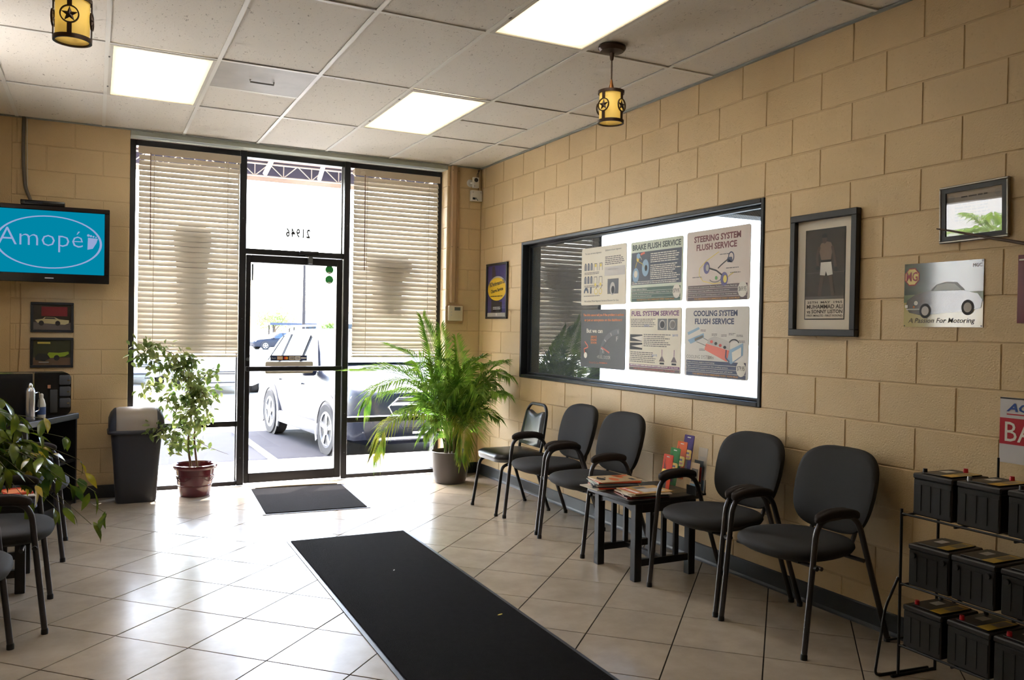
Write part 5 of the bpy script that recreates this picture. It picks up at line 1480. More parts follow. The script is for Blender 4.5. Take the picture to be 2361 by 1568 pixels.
def chair_at(x, y, rz, label, group=GR):
    c = copy_tree(c5); c.location = (x, y, 0); c.rotation_euler = (0, 0, rz)
    tag(c, label, None, group); return c
chair_at(-0.355, -4.035, R(1.5), 'black armchair between the magazine table and the last armchair')
chair_at(-0.410, -2.836, R(1.5), 'black armchair just left of the magazine table')
chair_at(-0.380, -2.208, R(-1.5), 'black armchair between the vinyl chair and the one by the magazine table')
GL = 'black armchairs along the left side'
chair_at(-3.915, -2.950, R(180), 'black armchair at the left edge under the leafy plant', GL)
chair_at(-3.880, -1.675, R(180), 'black armchair on the left beside the coffee cabinet', GL)
chair_at(-4.040, -3.640, R(180), 'black armchair at the lower left corner, only a leg showing', GL)
# stacking chair without arms
t = thing('stacking_chair', 'armless black vinyl chair with an open handle in its back, beside the palm', 'chair', (-0.43, -1.62, 0))
out = rrect(-0.225, 0.215, -0.225, 0.225, 0.09, 7)
def rr_(sx, z): return [(x * sx, y * sx, z) for x, y in out]
MB().rings([rr_(0.90, 0.405), rr_(0.985, 0.408), rr_(1.0, 0.416), rr_(1.0, 0.430)]).build('seat_edge', EDGE, t, smooth=40)
MB().rings([rr_(0.995, 0.430), rr_(1.01, 0.442), rr_(0.99, 0.458), rr_(0.90, 0.470), rr_(0.6, 0.476)]).build('seat', VINYL, t, smooth=60)
for s in (-1, 1):
    MB().tube(smooth_path([(-0.24, s * 0.222, 0.01), (-0.185, s * 0.205, 0.38), (-0.10, s * 0.20, 0.40), (0.14, s * 0.20, 0.40)], 0.06), 0.0125, 10).build('leg', BTUBE, t, smooth=50)
    MB().tube(smooth_path([(0.235, s * 0.205, 0.01), (0.10, s * 0.20, 0.40), (0.03, s * 0.20, 0.405)], 0.04), 0.0125, 10).build('leg', BTUBE, t, smooth=50)
    for x, y in ((-0.24, 0.222), (0.235, 0.205)): MB().lathe([(0.015, 0), (0.015, 0.02)], 10, (x, s * y, 0)).build('foot_cap', FOOT, t)
def bx_(z): return 0.155 + 0.085 * (z - 0.42) / 0.42
fr = [(bx_(0.405), -0.175, 0.405), (bx_(0.52), -0.190, 0.52), (bx_(0.78), -0.165, 0.78), (bx_(0.835), -0.115, 0.835), (bx_(0.835), 0.115, 0.835), (bx_(0.78), 0.165, 0.78), (bx_(0.52), 0.190, 0.52), (bx_(0.405), 0.175, 0.405)]
MB().tube(smooth_path(fr, 0.06, 6), 0.0125, 10).build('back_frame', BTUBE, t, smooth=50)
bo = []
for k in range(21):
    y = -0.150 + 0.300 * k / 20
    bo.append((y, 0.795 - 0.035 * math.cos(PI * (y / 0.150)) * 0.5 - 0.018 - 0.02 * (abs(y) / 0.15) ** 4))
bo = [(-0.180, 0.50), (0.180, 0.50)] + bo[::-1]
cy_ = 0.64
def bring(sc_, dx): return [(bx_(cy_ + (z - cy_) * sc_) + dx, y * sc_, cy_ + (z - cy_) * sc_) for y, z in bo]
m = MB().rings([bring(0.94, 0.016), bring(1.0, 0.010), bring(1.0, -0.006), bring(0.95, -0.018), bring(0.7, -0.022)])
m.f = [tuple(reversed(f)) for f in m.f]
m.build('back_pad', VINYL, t, smooth=50)

# ------------------------------------------------------------------ magazine tables
BWOOD = mat('black_painted_wood', rgb(24, 23, 24), rough=0.38, bump=0.05, bscale=30)
def slat_table(label, loc, rz=0.0, group='black slatted side tables'):
    t = thing('side_table', label, 'table', loc, rz, group)
    tx, ty, tz = 0.27, 0.235, 0.478
    MB().prism(rrect(-tx, tx, -ty, ty, 0.025), tz - 0.026, tz).build('table_top', BWOOD, t, bevel=0.004, seg=1)
    for x in (-0.195, 0.195):
        for y in (-0.195, 0.195):
            MB().box(x - 0.024, x + 0.024, y - 0.024, y + 0.024, 0, tz - 0.026).build('leg', BWOOD, t, bevel=0.003, seg=1)
    for y in (-0.195, 0.195):
        MB().box(-0.171, 0.171, y - 0.012, y + 0.012, 0.395, tz - 0.026).build('apron', BWOOD, t)
        MB().box(-0.171, 0.171, y - 0.014, y + 0.014, 0.085, 0.125).build('stretcher', BWOOD, t)
        for x in (-0.09, 0.0, 0.09):
            MB().box(x - 0.015, x + 0.015, y - 0.009, y + 0.009, 0.125, 0.395).build('slat', BWOOD, t)
    for x in (-0.195, 0.195):
        ap = MB().prism([(-0.171, 0.452), (-0.171, 0.395), (-0.10, 0.412), (0.10, 0.412), (0.171, 0.395), (0.171, 0.452)], x - 0.012, x + 0.012, 'x'); ap.build('apron', BWOOD, t)
    MB().box(-0.014, 0.014, -0.181, 0.181, 0.09, 0.12).build('stretcher', BWOOD, t)
    return t
slat_table('black slatted side table holding magazines between the armchairs', (-0.445, -3.455, 0))
slat_table('black side table under the leafy plant at the left edge', (-3.99, -2.31, 0))
MAGC = [(222, 196, 156), (196, 70, 46), (120, 128, 140), (214, 204, 186), (60, 66, 84), (206, 120, 60), (150, 60, 54), (224, 214, 198), (98, 110, 96), (214, 178, 120)]
PAGES = mat('magazine_pages', rgb(206, 196, 178), rough=0.7)
def magazine(label, loc, rz, size, th, ci, group, art=0):
    t = thing('magazine', label, 'magazine', loc, rz, group)
    w, d = size
    MB().box(-w / 2 + 0.002, w / 2 - 0.003, -d / 2 + 0.002, d / 2 - 0.002, 0.0006, th - 0.0006).build('pages', PAGES, t)
    cm = mat('cover_%d' % ci, rgb(*MAGC[ci]), rough=0.25)
    for z in (0, th - 0.0006): MB().box(-w / 2, w / 2, -d / 2, d / 2, z, z + 0.0006).build('cover', cm, t)
    MB().box(-w / 2 - 0.0006, -w / 2, -d / 2, d / 2, 0, th).build('spine', cm, t)
    z = th + 0.0003
    if art == 1:
        flat('cover_art', ellipse(-0.03, 0.02, 0.05, 0.028), z, mat('art_orange', rgb(206, 104, 46)), t); flat('cover_art', ellipse(0.04, -0.05, 0.045, 0.02), z, MATS['art_orange'], t)
        frect('cover_art', -0.08, -0.02, -0.11, -0.08, z, INK, t); mb = MB(); ringpoly(mb, 0.045, 0.07, 0.03, 0.028, 0.008, 0.008, z, z + 0.0003, 20); mb.build('cover_art', INK, t)
        flat('cover_art', ellipse(0.0, 0.095, 0.045, 0.022), z + 0.0002, INK, t)
        frect('cover_art', 0.05, 0.095, -0.12, -0.02, z, MATS['art_orange'], t)
    elif art == 2:
        frect('masthead', -0.09, 0.09, 0.075, 0.125, z, RED, t); frect('cover_art', -0.07, 0.02, -0.10, 0.05, z, LGREY, t); frect('cover_art', 0.03, 0.08, -0.04, 0.04, z, INKG, t)
        greek(t, -0.08, 0.08, 0.112, 1, 0.05, PAPER, z + 0.0004, 0.0, seed=71)
    elif art == 3:
        frect('cover_art', -0.09, 0.09, 0.06, 0.12, z, mat('cover_blue', rgb(70, 90, 130)), t); frect('cover_art', -0.06, 0.06, -0.12, 0.03, z, ORANGE, t)
    return t
MG1, MG2 = 'magazines in the taller stack on the side table', 'magazines in the lower stack on the side table'
z = 0.4785
spec = [(-0.60, -3.275, 20, 0.006, 3, 0), (-0.565, -3.30, 8, 0.007, 1, 0), (-0.575, -3.30, -6, 0.006, 4, 0), (-0.56, -3.29, 4, 0.006, 7, 0), (-0.57, -3.30, -3, 0.007, 2, 0), (-0.565, -3.285, 10, 0.005, 8, 0), (-0.56, -3.295, 6, 0.006, 1, 0), (-0.555, -3.29, 14, 0.005, 0, 1)]
names = ['bottom', 'second lowest', 'third lowest', 'fourth lowest', 'fourth highest', 'third highest', 'second highest', 'top']
for k, (x, y, a, th, ci, art) in enumerate(spec):
    magazine('%s magazine of the taller stack on the table%s' % (names[k], ', orange pictures on its cover' if art == 1 else ''), (x, y, z), R(a + 70), (0.205, 0.275), th, ci, MG1, art)
    z += th + 0.0006
z = 0.4785
spec = [(-0.55, -3.565, 4, 0.006, 6, 0), (-0.535, -3.56, -8, 0.007, 4, 0), (-0.545, -3.57, 10, 0.006, 3, 0), (-0.535, -3.575, -2, 0.005, 7, 0), (-0.53, -3.57, 14, 0.005, 9, 2)]
names = ['bottom', 'second lowest', 'middle', 'second highest', 'top']
for k, (x, y, a, th, ci, art) in enumerate(spec):
    magazine('%s magazine of the lower stack near the chair arm%s' % (names[k], ', red masthead' if art == 2 else ''), (x, y, z), R(a + 75), (0.205, 0.270), th, ci, MG2, art)
    z += th + 0.0006
# acrylic brochure stair with air freshener packs
ACR = glass_mat('clear_acrylic', (0.97, 0.97, 0.97), refl=0.03)
LY = -3.555
t = thing('brochure_stand', 'clear acrylic four-tier brochure stand on the magazine table', 'stand', (-0.30, LY, 0.479))
for s in (-1, 1):
    MB().prism([(-0.10, 0.0), (0.12, 0.0), (0.12, 0.20), (0.09, 0.20), (-0.085, 0.085), (-0.10, 0.085)], s * 0.058 - 0.0015, s * 0.058 + 0.0015, 'y').build('side_panel', ACR, t)
for k in range(4):
    x = -0.085 + k * 0.052; zt = 0.11 + k * 0.035
    MB().box(x - 0.012, x - 0.0095, -0.0565, 0.0565, 0.002 + k * 0.036, zt).build('pocket_front', ACR, t)
MB().box(-0.10, 0.12, -0.0565, 0.0565, 0.0, 0.003).build('base', ACR, t)
packs = [(204, 62, 22), (36, 120, 42), (210, 92, 22), (62, 34, 112)]
nm = ['orange air freshener card in the front pocket of the stand', 'green air freshener card in the second pocket of the stand', 'orange air freshener card in the third pocket of the stand', 'purple air freshener card in the rear pocket of the stand']
for k in range(4):
    x = -0.30 - 0.078 + k * 0.052
    t = thing('brochure_card', nm[k], 'card', (x, LY, 0.479 + 0.004 + k * 0.037), 0, 'cards in the acrylic stand')
    t.rotation_euler = (0, R(9), 0)
    cm = mat('pack_%d' % k, rgb(*packs[k]), rough=0.6, spec=0.2)
    MB().prism(rrect(-0.046, 0.046, 0.0, 0.225, 0.006), -0.0012, 0.0012, 'x').build('card', cm, t)
    fz = -0.0016
    def fx_(name, poly, dx, m_): return MB().prism(poly, fz - dx - 0.0002, fz - dx, 'x').build(name, m_, t)
    fx_('black_swoosh', [(0.030, 0.20), (0.005, 0.13), (-0.012, 0.08), (-0.012, 0.02), (0.024, 0.02), (0.03, 0.11)], 0.0, INK)
    fx_('swoosh_line', [(0.022, 0.19), (0.014, 0.13), (0.016, 0.06), (0.020, 0.06), (0.019, 0.13), (0.026, 0.19)], 0.0004, cm)
    fx_('yellow_label', rrect(-0.042, 0.042, 0.075, 0.135, 0.012), 0.0008, mat('pack_yellow', rgb(240, 200, 60)))
    fx_('label_print', rect(-0.028, 0.028, 0.088, 0.098), 0.0012, ORANGE); fx_('label_print', rect(-0.02, 0.02, 0.108, 0.120), 0.0012, BROWN)
    fx_('hang_slot', rrect(-0.016, 0.016, 0.208, 0.213, 0.002), 0.0004, PAPER)
t = thing('card_holder', 'small black holder with leaflets at the back of the magazine table', 'holder', (-0.235, -3.695 + 0.015, 0.479))
MB().box(-0.035, 0.04, -0.045, 0.045, 0.0, 0.012).box(0.030, 0.036, -0.045, 0.045, 0.012, 0.09).box(-0.035, -0.03, -0.045, 0.045, 0.012, 0.055).build('tray', FOOT, t)
for k, (dx, hh, c, lb) in enumerate(((0.022, 0.265, (206, 196, 184), 'tall pale leaflet in the black holder'), (0.004, 0.19, (70, 74, 84), 'dark leaflet in the middle of the black holder'), (-0.014, 0.175, (214, 190, 160), 'short cream leaflet in the front of the black holder'))):
    l = thing('leaflet', lb, 'leaflet', (-0.235 + dx, -3.680 + (0.008 * (k - 1)), 0.4915), 0, 'leaflets in the black holder')
    l.rotation_euler = (0, R(5), 0)
    MB().box(-0.001, 0.001, -0.040, 0.040, 0, hh).build('sheet', mat('leaf_%d' % k, rgb(*c), rough=0.4), l)
    MB().prism(rect(-0.030, 0.028, hh * 0.35, hh * 0.8), -0.0015, -0.0012, 'x').build('picture', [LGREY, RED, INKG][k], l)
    MB().prism(rect(-0.034, 0.034, hh * 0.05, hh * 0.28), -0.0015, -0.0012, 'x').build('print', [SKY, PAPER, SKY][k], l)


# ------------------------------------------------------------------ battery rack
WIRE = mat('black_wire', rgb(20, 20, 22), rough=0.4, metal=0.4)
rk = thing('battery_rack', 'black wire display rack of car batteries at the right edge', 'rack', (-0.30, -5.59, 0))
for y in (0.36, -0.36):
    for x in (-0.115, 0.12):
        MB().tube([(x, y, 0.0 if x > 0 else 0.02), (x, y, 0.72)], 0.006, 8).build('post', WIRE, rk, smooth=50)
    MB().tube([(-0.13, y + 0.02, 0.006), (0.12, y, 0.006)], 0.006, 8).build('foot_bar', WIRE, rk, smooth=50)
    MB().tube(smooth_path([(-0.12, y + 0.005, 0.43), (-0.165, y + 0.03, 0.30), (-0.19, y + 0.055, 0.006), (0.10, y + 0.02, 0.006)], 0.03), 0.006, 8).build('side_stay', WIRE, rk, smooth=50)
    MB().tube([(-0.16, y + 0.03, 0.16), (0.12, y, 0.16)], 0.005, 8).build('side_rung', WIRE, rk, smooth=50)
for zz in (0.70, 0.405, 0.145):
    for x in (-0.115, -0.04, 0.04, 0.12):
        MB().tube([(x, -0.36, zz), (x, 0.36, zz)], 0.005, 6).build('shelf_wire', WIRE, rk, smooth=50)
    for y in (-0.36, -0.12, 0.12, 0.36):
        MB().tube([(-0.115, y, zz - 0.008), (0.12, y, zz - 0.008)], 0.005, 6).build('shelf_wire', WIRE, rk, smooth=50)
MB().tube([(0.12, 0.10, 0.70), (0.12, 0.10, 0.96)], 0.005, 6).build('sign_post', WIRE, rk); MB().tube([(0.12, -0.30, 0.70), (0.12, -0.30, 0.96)], 0.005, 6).build('sign_post', WIRE, rk)
BCASE = mat('battery_case', rgb(14, 13, 13), rough=0.4); BTOP = mat('battery_lid', rgb(30, 28, 28), rough=0.42)
BRED = mat('terminal_red', rgb(196, 28, 40), rough=0.4); BYEL = mat('battery_label_yellow', rgb(206, 168, 62), rough=0.4); BWH = mat('battery_label_white', rgb(206, 200, 190), rough=0.4)
LEAD = mat('terminal_lead', rgb(150, 152, 156), rough=0.35, metal=0.7)
def battery(label, x, y, z, red=None, w=0.180, d=0.215, h=0.178, ribs=True, side=False):
    t = thing('car_battery', label, 'battery', (x, y, z), random.uniform(-0.05, 0.05), 'car batteries on the rack')
    MB().box(-d / 2, d / 2, -w / 2, w / 2, 0, h * 0.84).build('case', BCASE, t, bevel=0.004, seg=1)
    MB().box(-d / 2 - 0.003, d / 2 + 0.003, -w / 2 - 0.003, w / 2 + 0.003, h * 0.84, h * 0.97).build('lid', BTOP, t, bevel=0.005, seg=1)
    MB().box(-d / 2 + 0.02, d / 2 - 0.01, -w / 2 + 0.02, w / 2 - 0.02, h * 0.97, h).build('lid_step', BTOP, t, bevel=0.003, seg=1)
    if ribs:
        for k in range(4):
            yy = -w / 2 + w * (k + 0.5) / 4
            MB().box(-d / 2 - 0.002, -d / 2, yy - 0.016, yy + 0.016, h * 0.12, h * 0.72).build('rib', BCASE, t)
    frect('yellow_label', -d * 0.42, d * 0.40, -w * 0.40, -w * 0.12, h + 0.0008, BYEL, t)
    frect('label_print', -d * 0.10, d * 0.30, -w * 0.36, -w * 0.16, h + 0.0014, mat('label_grey', rgb(150, 132, 96)), t)
    frect('white_label', -d * 0.05, d * 0.22, w * 0.06, w * 0.26, h + 0.0008, BWH, t)
    if side:
        for sy in (-1, 1): MB().lathe([(0.011, 0), (0.011, 0.012)], 12, (-d / 2 - 0.012, sy * w * 0.36, h * 0.72), 'x').build('side_terminal', BTOP, t, smooth=40)
    else:
        for sy, rd in ((1, red == 'near'), (-1, red == 'far')):
            xx = -d * 0.34 if red != 'back' else d * 0.36
        yy1, yy2 = w * 0.34, -w * 0.34
        MB().lathe([(0.010, 0), (0.0085, 0.022)], 12, (-d * 0.33 if red == 'front' else d * 0.36, w * 0.30 if red == 'front' else -w * 0.05, h * 0.97)).build('positive_terminal', BRED, t, smooth=40)
        MB().lathe([(0.010, 0), (0.0085, 0.020)], 12, (-d * 0.36 if red != 'front' else d * 0.36, w * 0.33, h * 0.97)).build('negative_terminal', BTOP if red != 'lead' else LEAD, t, smooth=40)
    return t
rows = [('top', 0.706, [0, -0.195, -0.400], ['back', 'lead', 'back'], False), ('middle', 0.411, [0, -0.195, -0.395], [None] * 3, True), ('bottom', 0.151, [0, -0.200, -0.390], ['front'] * 3, False)]
pos = ['leftmost', 'second', 'third']
for r_, (nm_, z, ys, reds, side) in enumerate(rows):
    for k, dy in enumerate(ys):
        battery('%s black car battery on the %s shelf of the wire rack' % (pos[k], nm_), -0.30 + 0.0 - 0.006 * r_, -5.368 + dy + 0.012 * r_, z, reds[k], side=side)
t = thing('rack_sign', 'white and red battery sign standing above the rack, cut by the edge', 'sign', M=on_right(-5.492, 0.945, -0.172))
w, h = 0.54, 0.262
MB().box(0, w, 0, h, 0, 0.008).build('board', mat('sign_silver_white', rgb(204, 202, 204), rough=0.35), t)
frect('red_band', 0.0, w, 0.075, 0.180, 0.0086, mat('sign_red', rgb(178, 22, 44), rough=0.35), t)
text('sign_word', 'BATTERIES', PAPER, t, 0.022, 0.086, w=0.48, h=0.080, z=0.0094)
text('brand_word', 'ACDelco', mat('sign_blue', rgb(28, 70, 150)), t, 0.026, 0.206, w=0.24, h=0.034, z=0.0090, bold=0.03, shear=0.25)
frect('red_rule', 0.028, 0.30, 0.193, 0.198, 0.0090, MATS['sign_red'], t)
frect('black_edge', 0, w, h - 0.006, h, 0.0090, INK, t)
# ------------------------------------------------------------------ star pendants
BRONZE = mat('dark_bronze', rgb(58, 42, 32), rough=0.4, metal=0.6)
COPPER = mat('aged_copper', rgb(120, 76, 36), rough=0.4, metal=0.7)
def amber_mat():
    m = bpy.data.materials.new('amber_glass'); m.use_nodes = True
    nt = m.node_tree; p = nt.nodes['Principled BSDF']
    p.inputs['Base Color'].default_value = rgb(240, 218, 146); p.inputs['Roughness'].default_value = 0.3
    t = nt.nodes.new('ShaderNodeBsdfTranslucent'); t.inputs[0].default_value = rgb(253, 238, 176)
    mx = nt.nodes.new('ShaderNodeMixShader'); mx.inputs[0].default_value = 0.6
    out = nt.nodes['Material Output']
    nt.links.new(p.outputs[0], mx.inputs[1]); nt.links.new(t.outputs[0], mx.inputs[2]); nt.links.new(mx.outputs[0], out.inputs[0])
    MATS['amber_glass'] = m
    return m
AMBER = amber_mat()
emit_mat('bulb_glow', (1.0, 0.93, 0.78, 1), 1.3)
def star_pts(r, n=5, rot=PI / 2):
    return [((r if k % 2 == 0 else r * 0.4) * math.cos(rot + k * PI / n), (r if k % 2 == 0 else r * 0.4) * math.sin(rot + k * PI / n)) for k in range(2 * n)]
def pendant(label, x, y, rz):
    t = thing('pendant_lamp', label, 'pendant lamp', (x, y, H), rz, 'star pendant lamps')
    MB().lathe([(0.077, 0.0), (0.078, -0.012), (0.066, -0.028), (0.030, -0.034), (0.014, -0.036), (0.010, -0.070), (0.006, -0.078)], 32).build('canopy', BRONZE, t, smooth=40)
    MB().tube([(0, 0, -0.07), (0, 0, -0.20)], 0.0045, 8).build('cord', BRONZE, t, smooth=50)
    MB().lathe([(0.005, -0.185), (0.009, -0.205), (0.020, -0.252), (0.014, -0.258)], 18).build('cone_cap', COPPER, t, smooth=40)
    MB().lathe([(0.060, -0.256), (0.062, -0.252), (0.006, -0.248)], 28, cap0=False).build('shade_top', BRONZE, t, smooth=40)
    sh = MB().rings([[(0.0655 * math.cos(2 * PI * k / 36), 0.0655 * math.sin(2 * PI * k / 36), z) for k in range(36)] for z in (-0.425, -0.255)], False, False)
    sh2 = MB().rings([[(0.063 * math.cos(2 * PI * k / 36), 0.063 * math.sin(2 * PI * k / 36), z) for k in range(36)] for z in (-0.255, -0.425)], False, False)
    sh.add(sh2.v, sh2.f).build('glass_shade', AMBER, t, smooth=60)
    for z0, z1 in ((-0.266, -0.250), (-0.432, -0.415)):
        rg = [[(r * math.cos(2 * PI * k / 36), r * math.sin(2 * PI * k / 36), z) for k in range(36)] for r, z in ((0.066, z0), (0.0745, z0), (0.0745, z1), (0.066, z1), (0.066, z0))]
        MB().rings(rg, False, False).build('rim_band', BRONZE, t, smooth=30)
    for q in range(4):
        a = q * PI / 2
        Mq = Matrix.Rotation(a, 4, 'Z') @ Matrix(((0, 0, 1, 0.0705), (1, 0, 0, 0), (0, 1, 0, 0), (0, 0, 0, 1)))
        def put(mb, nm, m_): o = mb.build(nm, m_, t); o.matrix_local = Mq; return o
        put(MB().box(-0.009, 0.009, -0.305, -0.256, 0, 0.004).box(-0.009, 0.009, -0.425, -0.372, 0, 0.004), 'strap', BRONZE)
        mb = MB(); ringpoly(mb, 0, -0.339, 0.037, 0.037, 0.005, 0.005, -0.001, 0.006, 28); put(mb, 'star_ring', BRONZE)
        sp = star_pts(0.033)
        mb = MB().add([(px, py - 0.339, 0.001) for px, py in sp] + [(0, -0.339, 0.010), (0, -0.339, -0.002)], [(k, (k + 1) % 10, 10) for k in range(10)] + [((k + 1) % 10, k, 11) for k in range(10)])
        put(mb, 'star', BRONZE)
    MB().lathe([(0.012, -0.26), (0.012, -0.30), (0.024, -0.335), (0.024, -0.355), (0.008, -0.378)], 16).build('bulb', MATS['bulb_glow'], t, smooth=50)
    return t
pendant('star pendant lamp with amber glass hanging by the right wall', -0.866, -3.643, R(202))
pendant('star pendant lamp cut by the top left edge of the picture', -3.550, -3.640, R(262))

# ------------------------------------------------------------------ floor mats
CARP = mat('black_carpet', rgb(22, 19, 19), rough=0.98, spec=0.05, bump=0.8, bscale=420, var=0.15, vscale=30)
RUBB = mat('rubber_edge', rgb(46, 48, 54), rough=0.4)
def floor_mat(name, label, x, y, w, l, rz):
    t = thing(name, label, 'mat', (x, y, 0.0), rz)
    MB().box(-w / 2, w / 2, -l / 2, l / 2, 0.0006, 0.004).build('rubber_border', RUBB, t)
    MB().box(-w / 2 + 0.022, w / 2 - 0.022, -l / 2 + 0.022, l / 2 - 0.022, 0.004, 0.010).build('carpet_pile', CARP, t, bevel=0.003, seg=1)
    return t
dm = floor_mat('door_mat', 'small black mat in front of the glass door', -1.852, -0.64, 0.83, 1.06, R(-3.4))
fold = MB()
for k in range(13):
    a = PI * k / 12
dmf = MB().tube([(-0.36, 0.515, 0.012), (-0.1, 0.512, 0.016), (0.2, 0.518, 0.013), (0.36, 0.52, 0.011)], [0.004, 0.010, 0.008, 0.004], 8)
dmf.build('curled_edge', mat('mat_backing_tan', rgb(150, 132, 108), rough=0.8), dm, smooth=60)
ru = floor_mat('runner_rug', 'long black runner mat down the middle of the floor', -1.912, -4.35, 0.83, 4.70, R(-0.8))
for nm_, lb, x, y, c, s, a in (('leaf_litter', 'yellow fallen leaf scrap on the runner', -1.62, -3.87, (196, 176, 60), 0.016, 0.3), ('paper_scrap', 'tiny white paper scrap on the runner', -1.86, -2.93, (214, 212, 204), 0.010, 0.9)):
    o = thing(nm_, lb, 'scrap', (x, y, 0.0104), a)
    MB().prism(superell(s, s * 0.35, 2, 12), 0, 0.0015).build('scrap', mat(nm_, rgb(*c), rough=0.7), o)

# ------------------------------------------------------------------ trash bin
BIN = mat('charcoal_bin_plastic', rgb(50, 50, 54), rough=0.5, bump=0.05, bscale=300)
FLAP = mat('taupe_bin_flap', rgb(156, 144, 130), rough=0.45)
t = thing('trash_bin', 'tall charcoal swing-lid trash bin left of the ficus', 'trash bin', (-3.142, -0.215, 0), R(0))
def br(w, d, r, z): return [(x, y, z) for x, y in rrect(-w / 2, w / 2, -d / 2, d / 2, r, 6)]
MB().rings([br(0.285, 0.205, 0.05, 0.0), br(0.300, 0.22, 0.05, 0.012), br(0.335, 0.25, 0.05, 0.30), br(0.375, 0.285, 0.055, 0.56), br(0.36, 0.27, 0.05, 0.565)], cap1=True).build('body', BIN, t, smooth=40)
MB().rings([br(0.425, 0.325, 0.06, 0.560), br(0.430, 0.33, 0.06, 0.575), br(0.415, 0.315, 0.06, 0.588), br(0.39, 0.295, 0.06, 0.590)], cap0=True).build('lid_rim', BIN, t, smooth=40)
# hood: arched cheeks either side of the flap
arch = [(-0.150, 0.588)] + [(0.150 * -math.cos(PI * k / 14), 0.588 + 0.175 * math.sin(PI * k / 14) ** 0.75) for k in range(1, 14)] + [(0.150, 0.588)]
for s in (-1, 1):
    mb = MB()
    rings = []
    for xx, sc_ in ((s * 0.205, 0.55), (s * 0.190, 0.80), (s * 0.165, 0.97), (s * 0.150, 1.0)):
        rings.append([(xx, y * (0.75 + 0.25 * sc_), 0.588 + (z - 0.588) * sc_) for y, z in arch])
    mb.rings(rings)
    mb.build('hood_cheek', BIN, t, smooth=50)
mb = MB(); rings = []
for xx, sc_ in ((-0.150, 0.95), (-0.13, 1.0), (0.0, 1.02), (0.13, 1.0), (0.150, 0.95)):
    rings.append([(xx, y * sc_, 0.588 + (z - 0.588) * (1.02 if sc_ >= 1 else 0.98)) for y, z in arch])
mb.rings(rings); mb.build('swing_flap', FLAP, t, smooth=50)

# ------------------------------------------------------------------ plants
def frond_mesh(path, n=26, L=0.25, w=0.016, droop=0.35, seed=0, r0=0.006):
    rr = random.Random(seed)
    P = smooth_path(path, 0.25, 10)
    # resample
    seg = [0]
    for a, b in zip(P, P[1:]): seg.append(seg[-1] + (b - a).length)
    tot = seg[-1]
    def at(s):
        for i in range(len(P) - 1):
            if seg[i] <= s <= seg[i + 1] + 1e-9:
                t = (s - seg[i]) / max(1e-9, seg[i + 1] - seg[i])
                return P[i].lerp(P[i + 1], t), (P[i + 1] - P[i]).normalized()
        return P[-1], (P[-1] - P[-2]).normalized()
    m = MB()
    pts = [at(tot * k / 14)[0] for k in range(15)]
    m.tube(pts, [r0 * (1 - 0.8 * k / 14) for k in range(15)], 5)
    for k in range(n):
        f = 0.26 + 0.74 * (k + 0.5) / n
        p, d = at(tot * f)
        up = Vector((0, 0, 1))
        sd = d.cross(up)
        if abs(d.z) > 0.75: sd = d.cross(Vector((0.15, -1, 0.1)))
        sd.normalize()
        nrm = sd.cross(d).normalized()
        ll = L * (0.55 + 0.75 * math.sin(PI * min(1, 0.15 + 0.85 * f))) * rr.uniform(0.85, 1.1)
        for s in (-1, 1):
            dirv = (sd * s * (0.9 - 0.45 * f) + d * (0.55 + 0.5 * f) + nrm * 0.22).normalized()
            a = p; b = p + dirv * ll * 0.5; c = p + dirv * ll + Vector((0, 0, -1)) * ll * droop * rr.uniform(0.5, 1.3)
            wv = dirv.cross(nrm).normalized() * w * 0.5
            fold = nrm * w * 0.18
            m.add([a, b - wv + fold, b + wv + fold, c, b - fold], [(0, 4, 1), (0, 2, 4), (1, 4, 3), (4, 2, 3)])
    return m
PALML = leaf_mat('palm_leaf', rgb(88, 132, 46), rgb(150, 184, 72), trans=0.48, rough=0.35)
PALMY = leaf_mat('palm_leaf_yellowing', rgb(92, 128, 44), rgb(150, 152, 56), trans=0.42, rough=0.4)
POTD = mat('grey_brown_planter', rgb(72, 66, 64), rough=0.45)
SOIL = mat('potting_soil', rgb(46, 36, 28), rough=1.0, bump=0.8, bscale=90)
pl = thing('potted_palm', 'large potted areca palm in a dark planter in the corner', 'plant', (-0.452, -0.395, 0))
prof = [(0.125, 0.0), (0.140, 0.006), (0.158, 0.08), (0.176, 0.20), (0.185, 0.285), (0.186, 0.296), (0.178, 0.298), (0.172, 0.27)]
MB().lathe(prof, 40, cap1=False).build('planter', POTD, pl, smooth=40)
MB().lathe([(0.172, 0.262), (0.09, 0.27), (0.01, 0.272)], 24, cap0=False).build('soil', SOIL, pl, smooth=60)
def pxo(px, py, dy): return ((px - 1040) * 0.00425, dy, 0.27 + (1045 - py) * 0.00425)
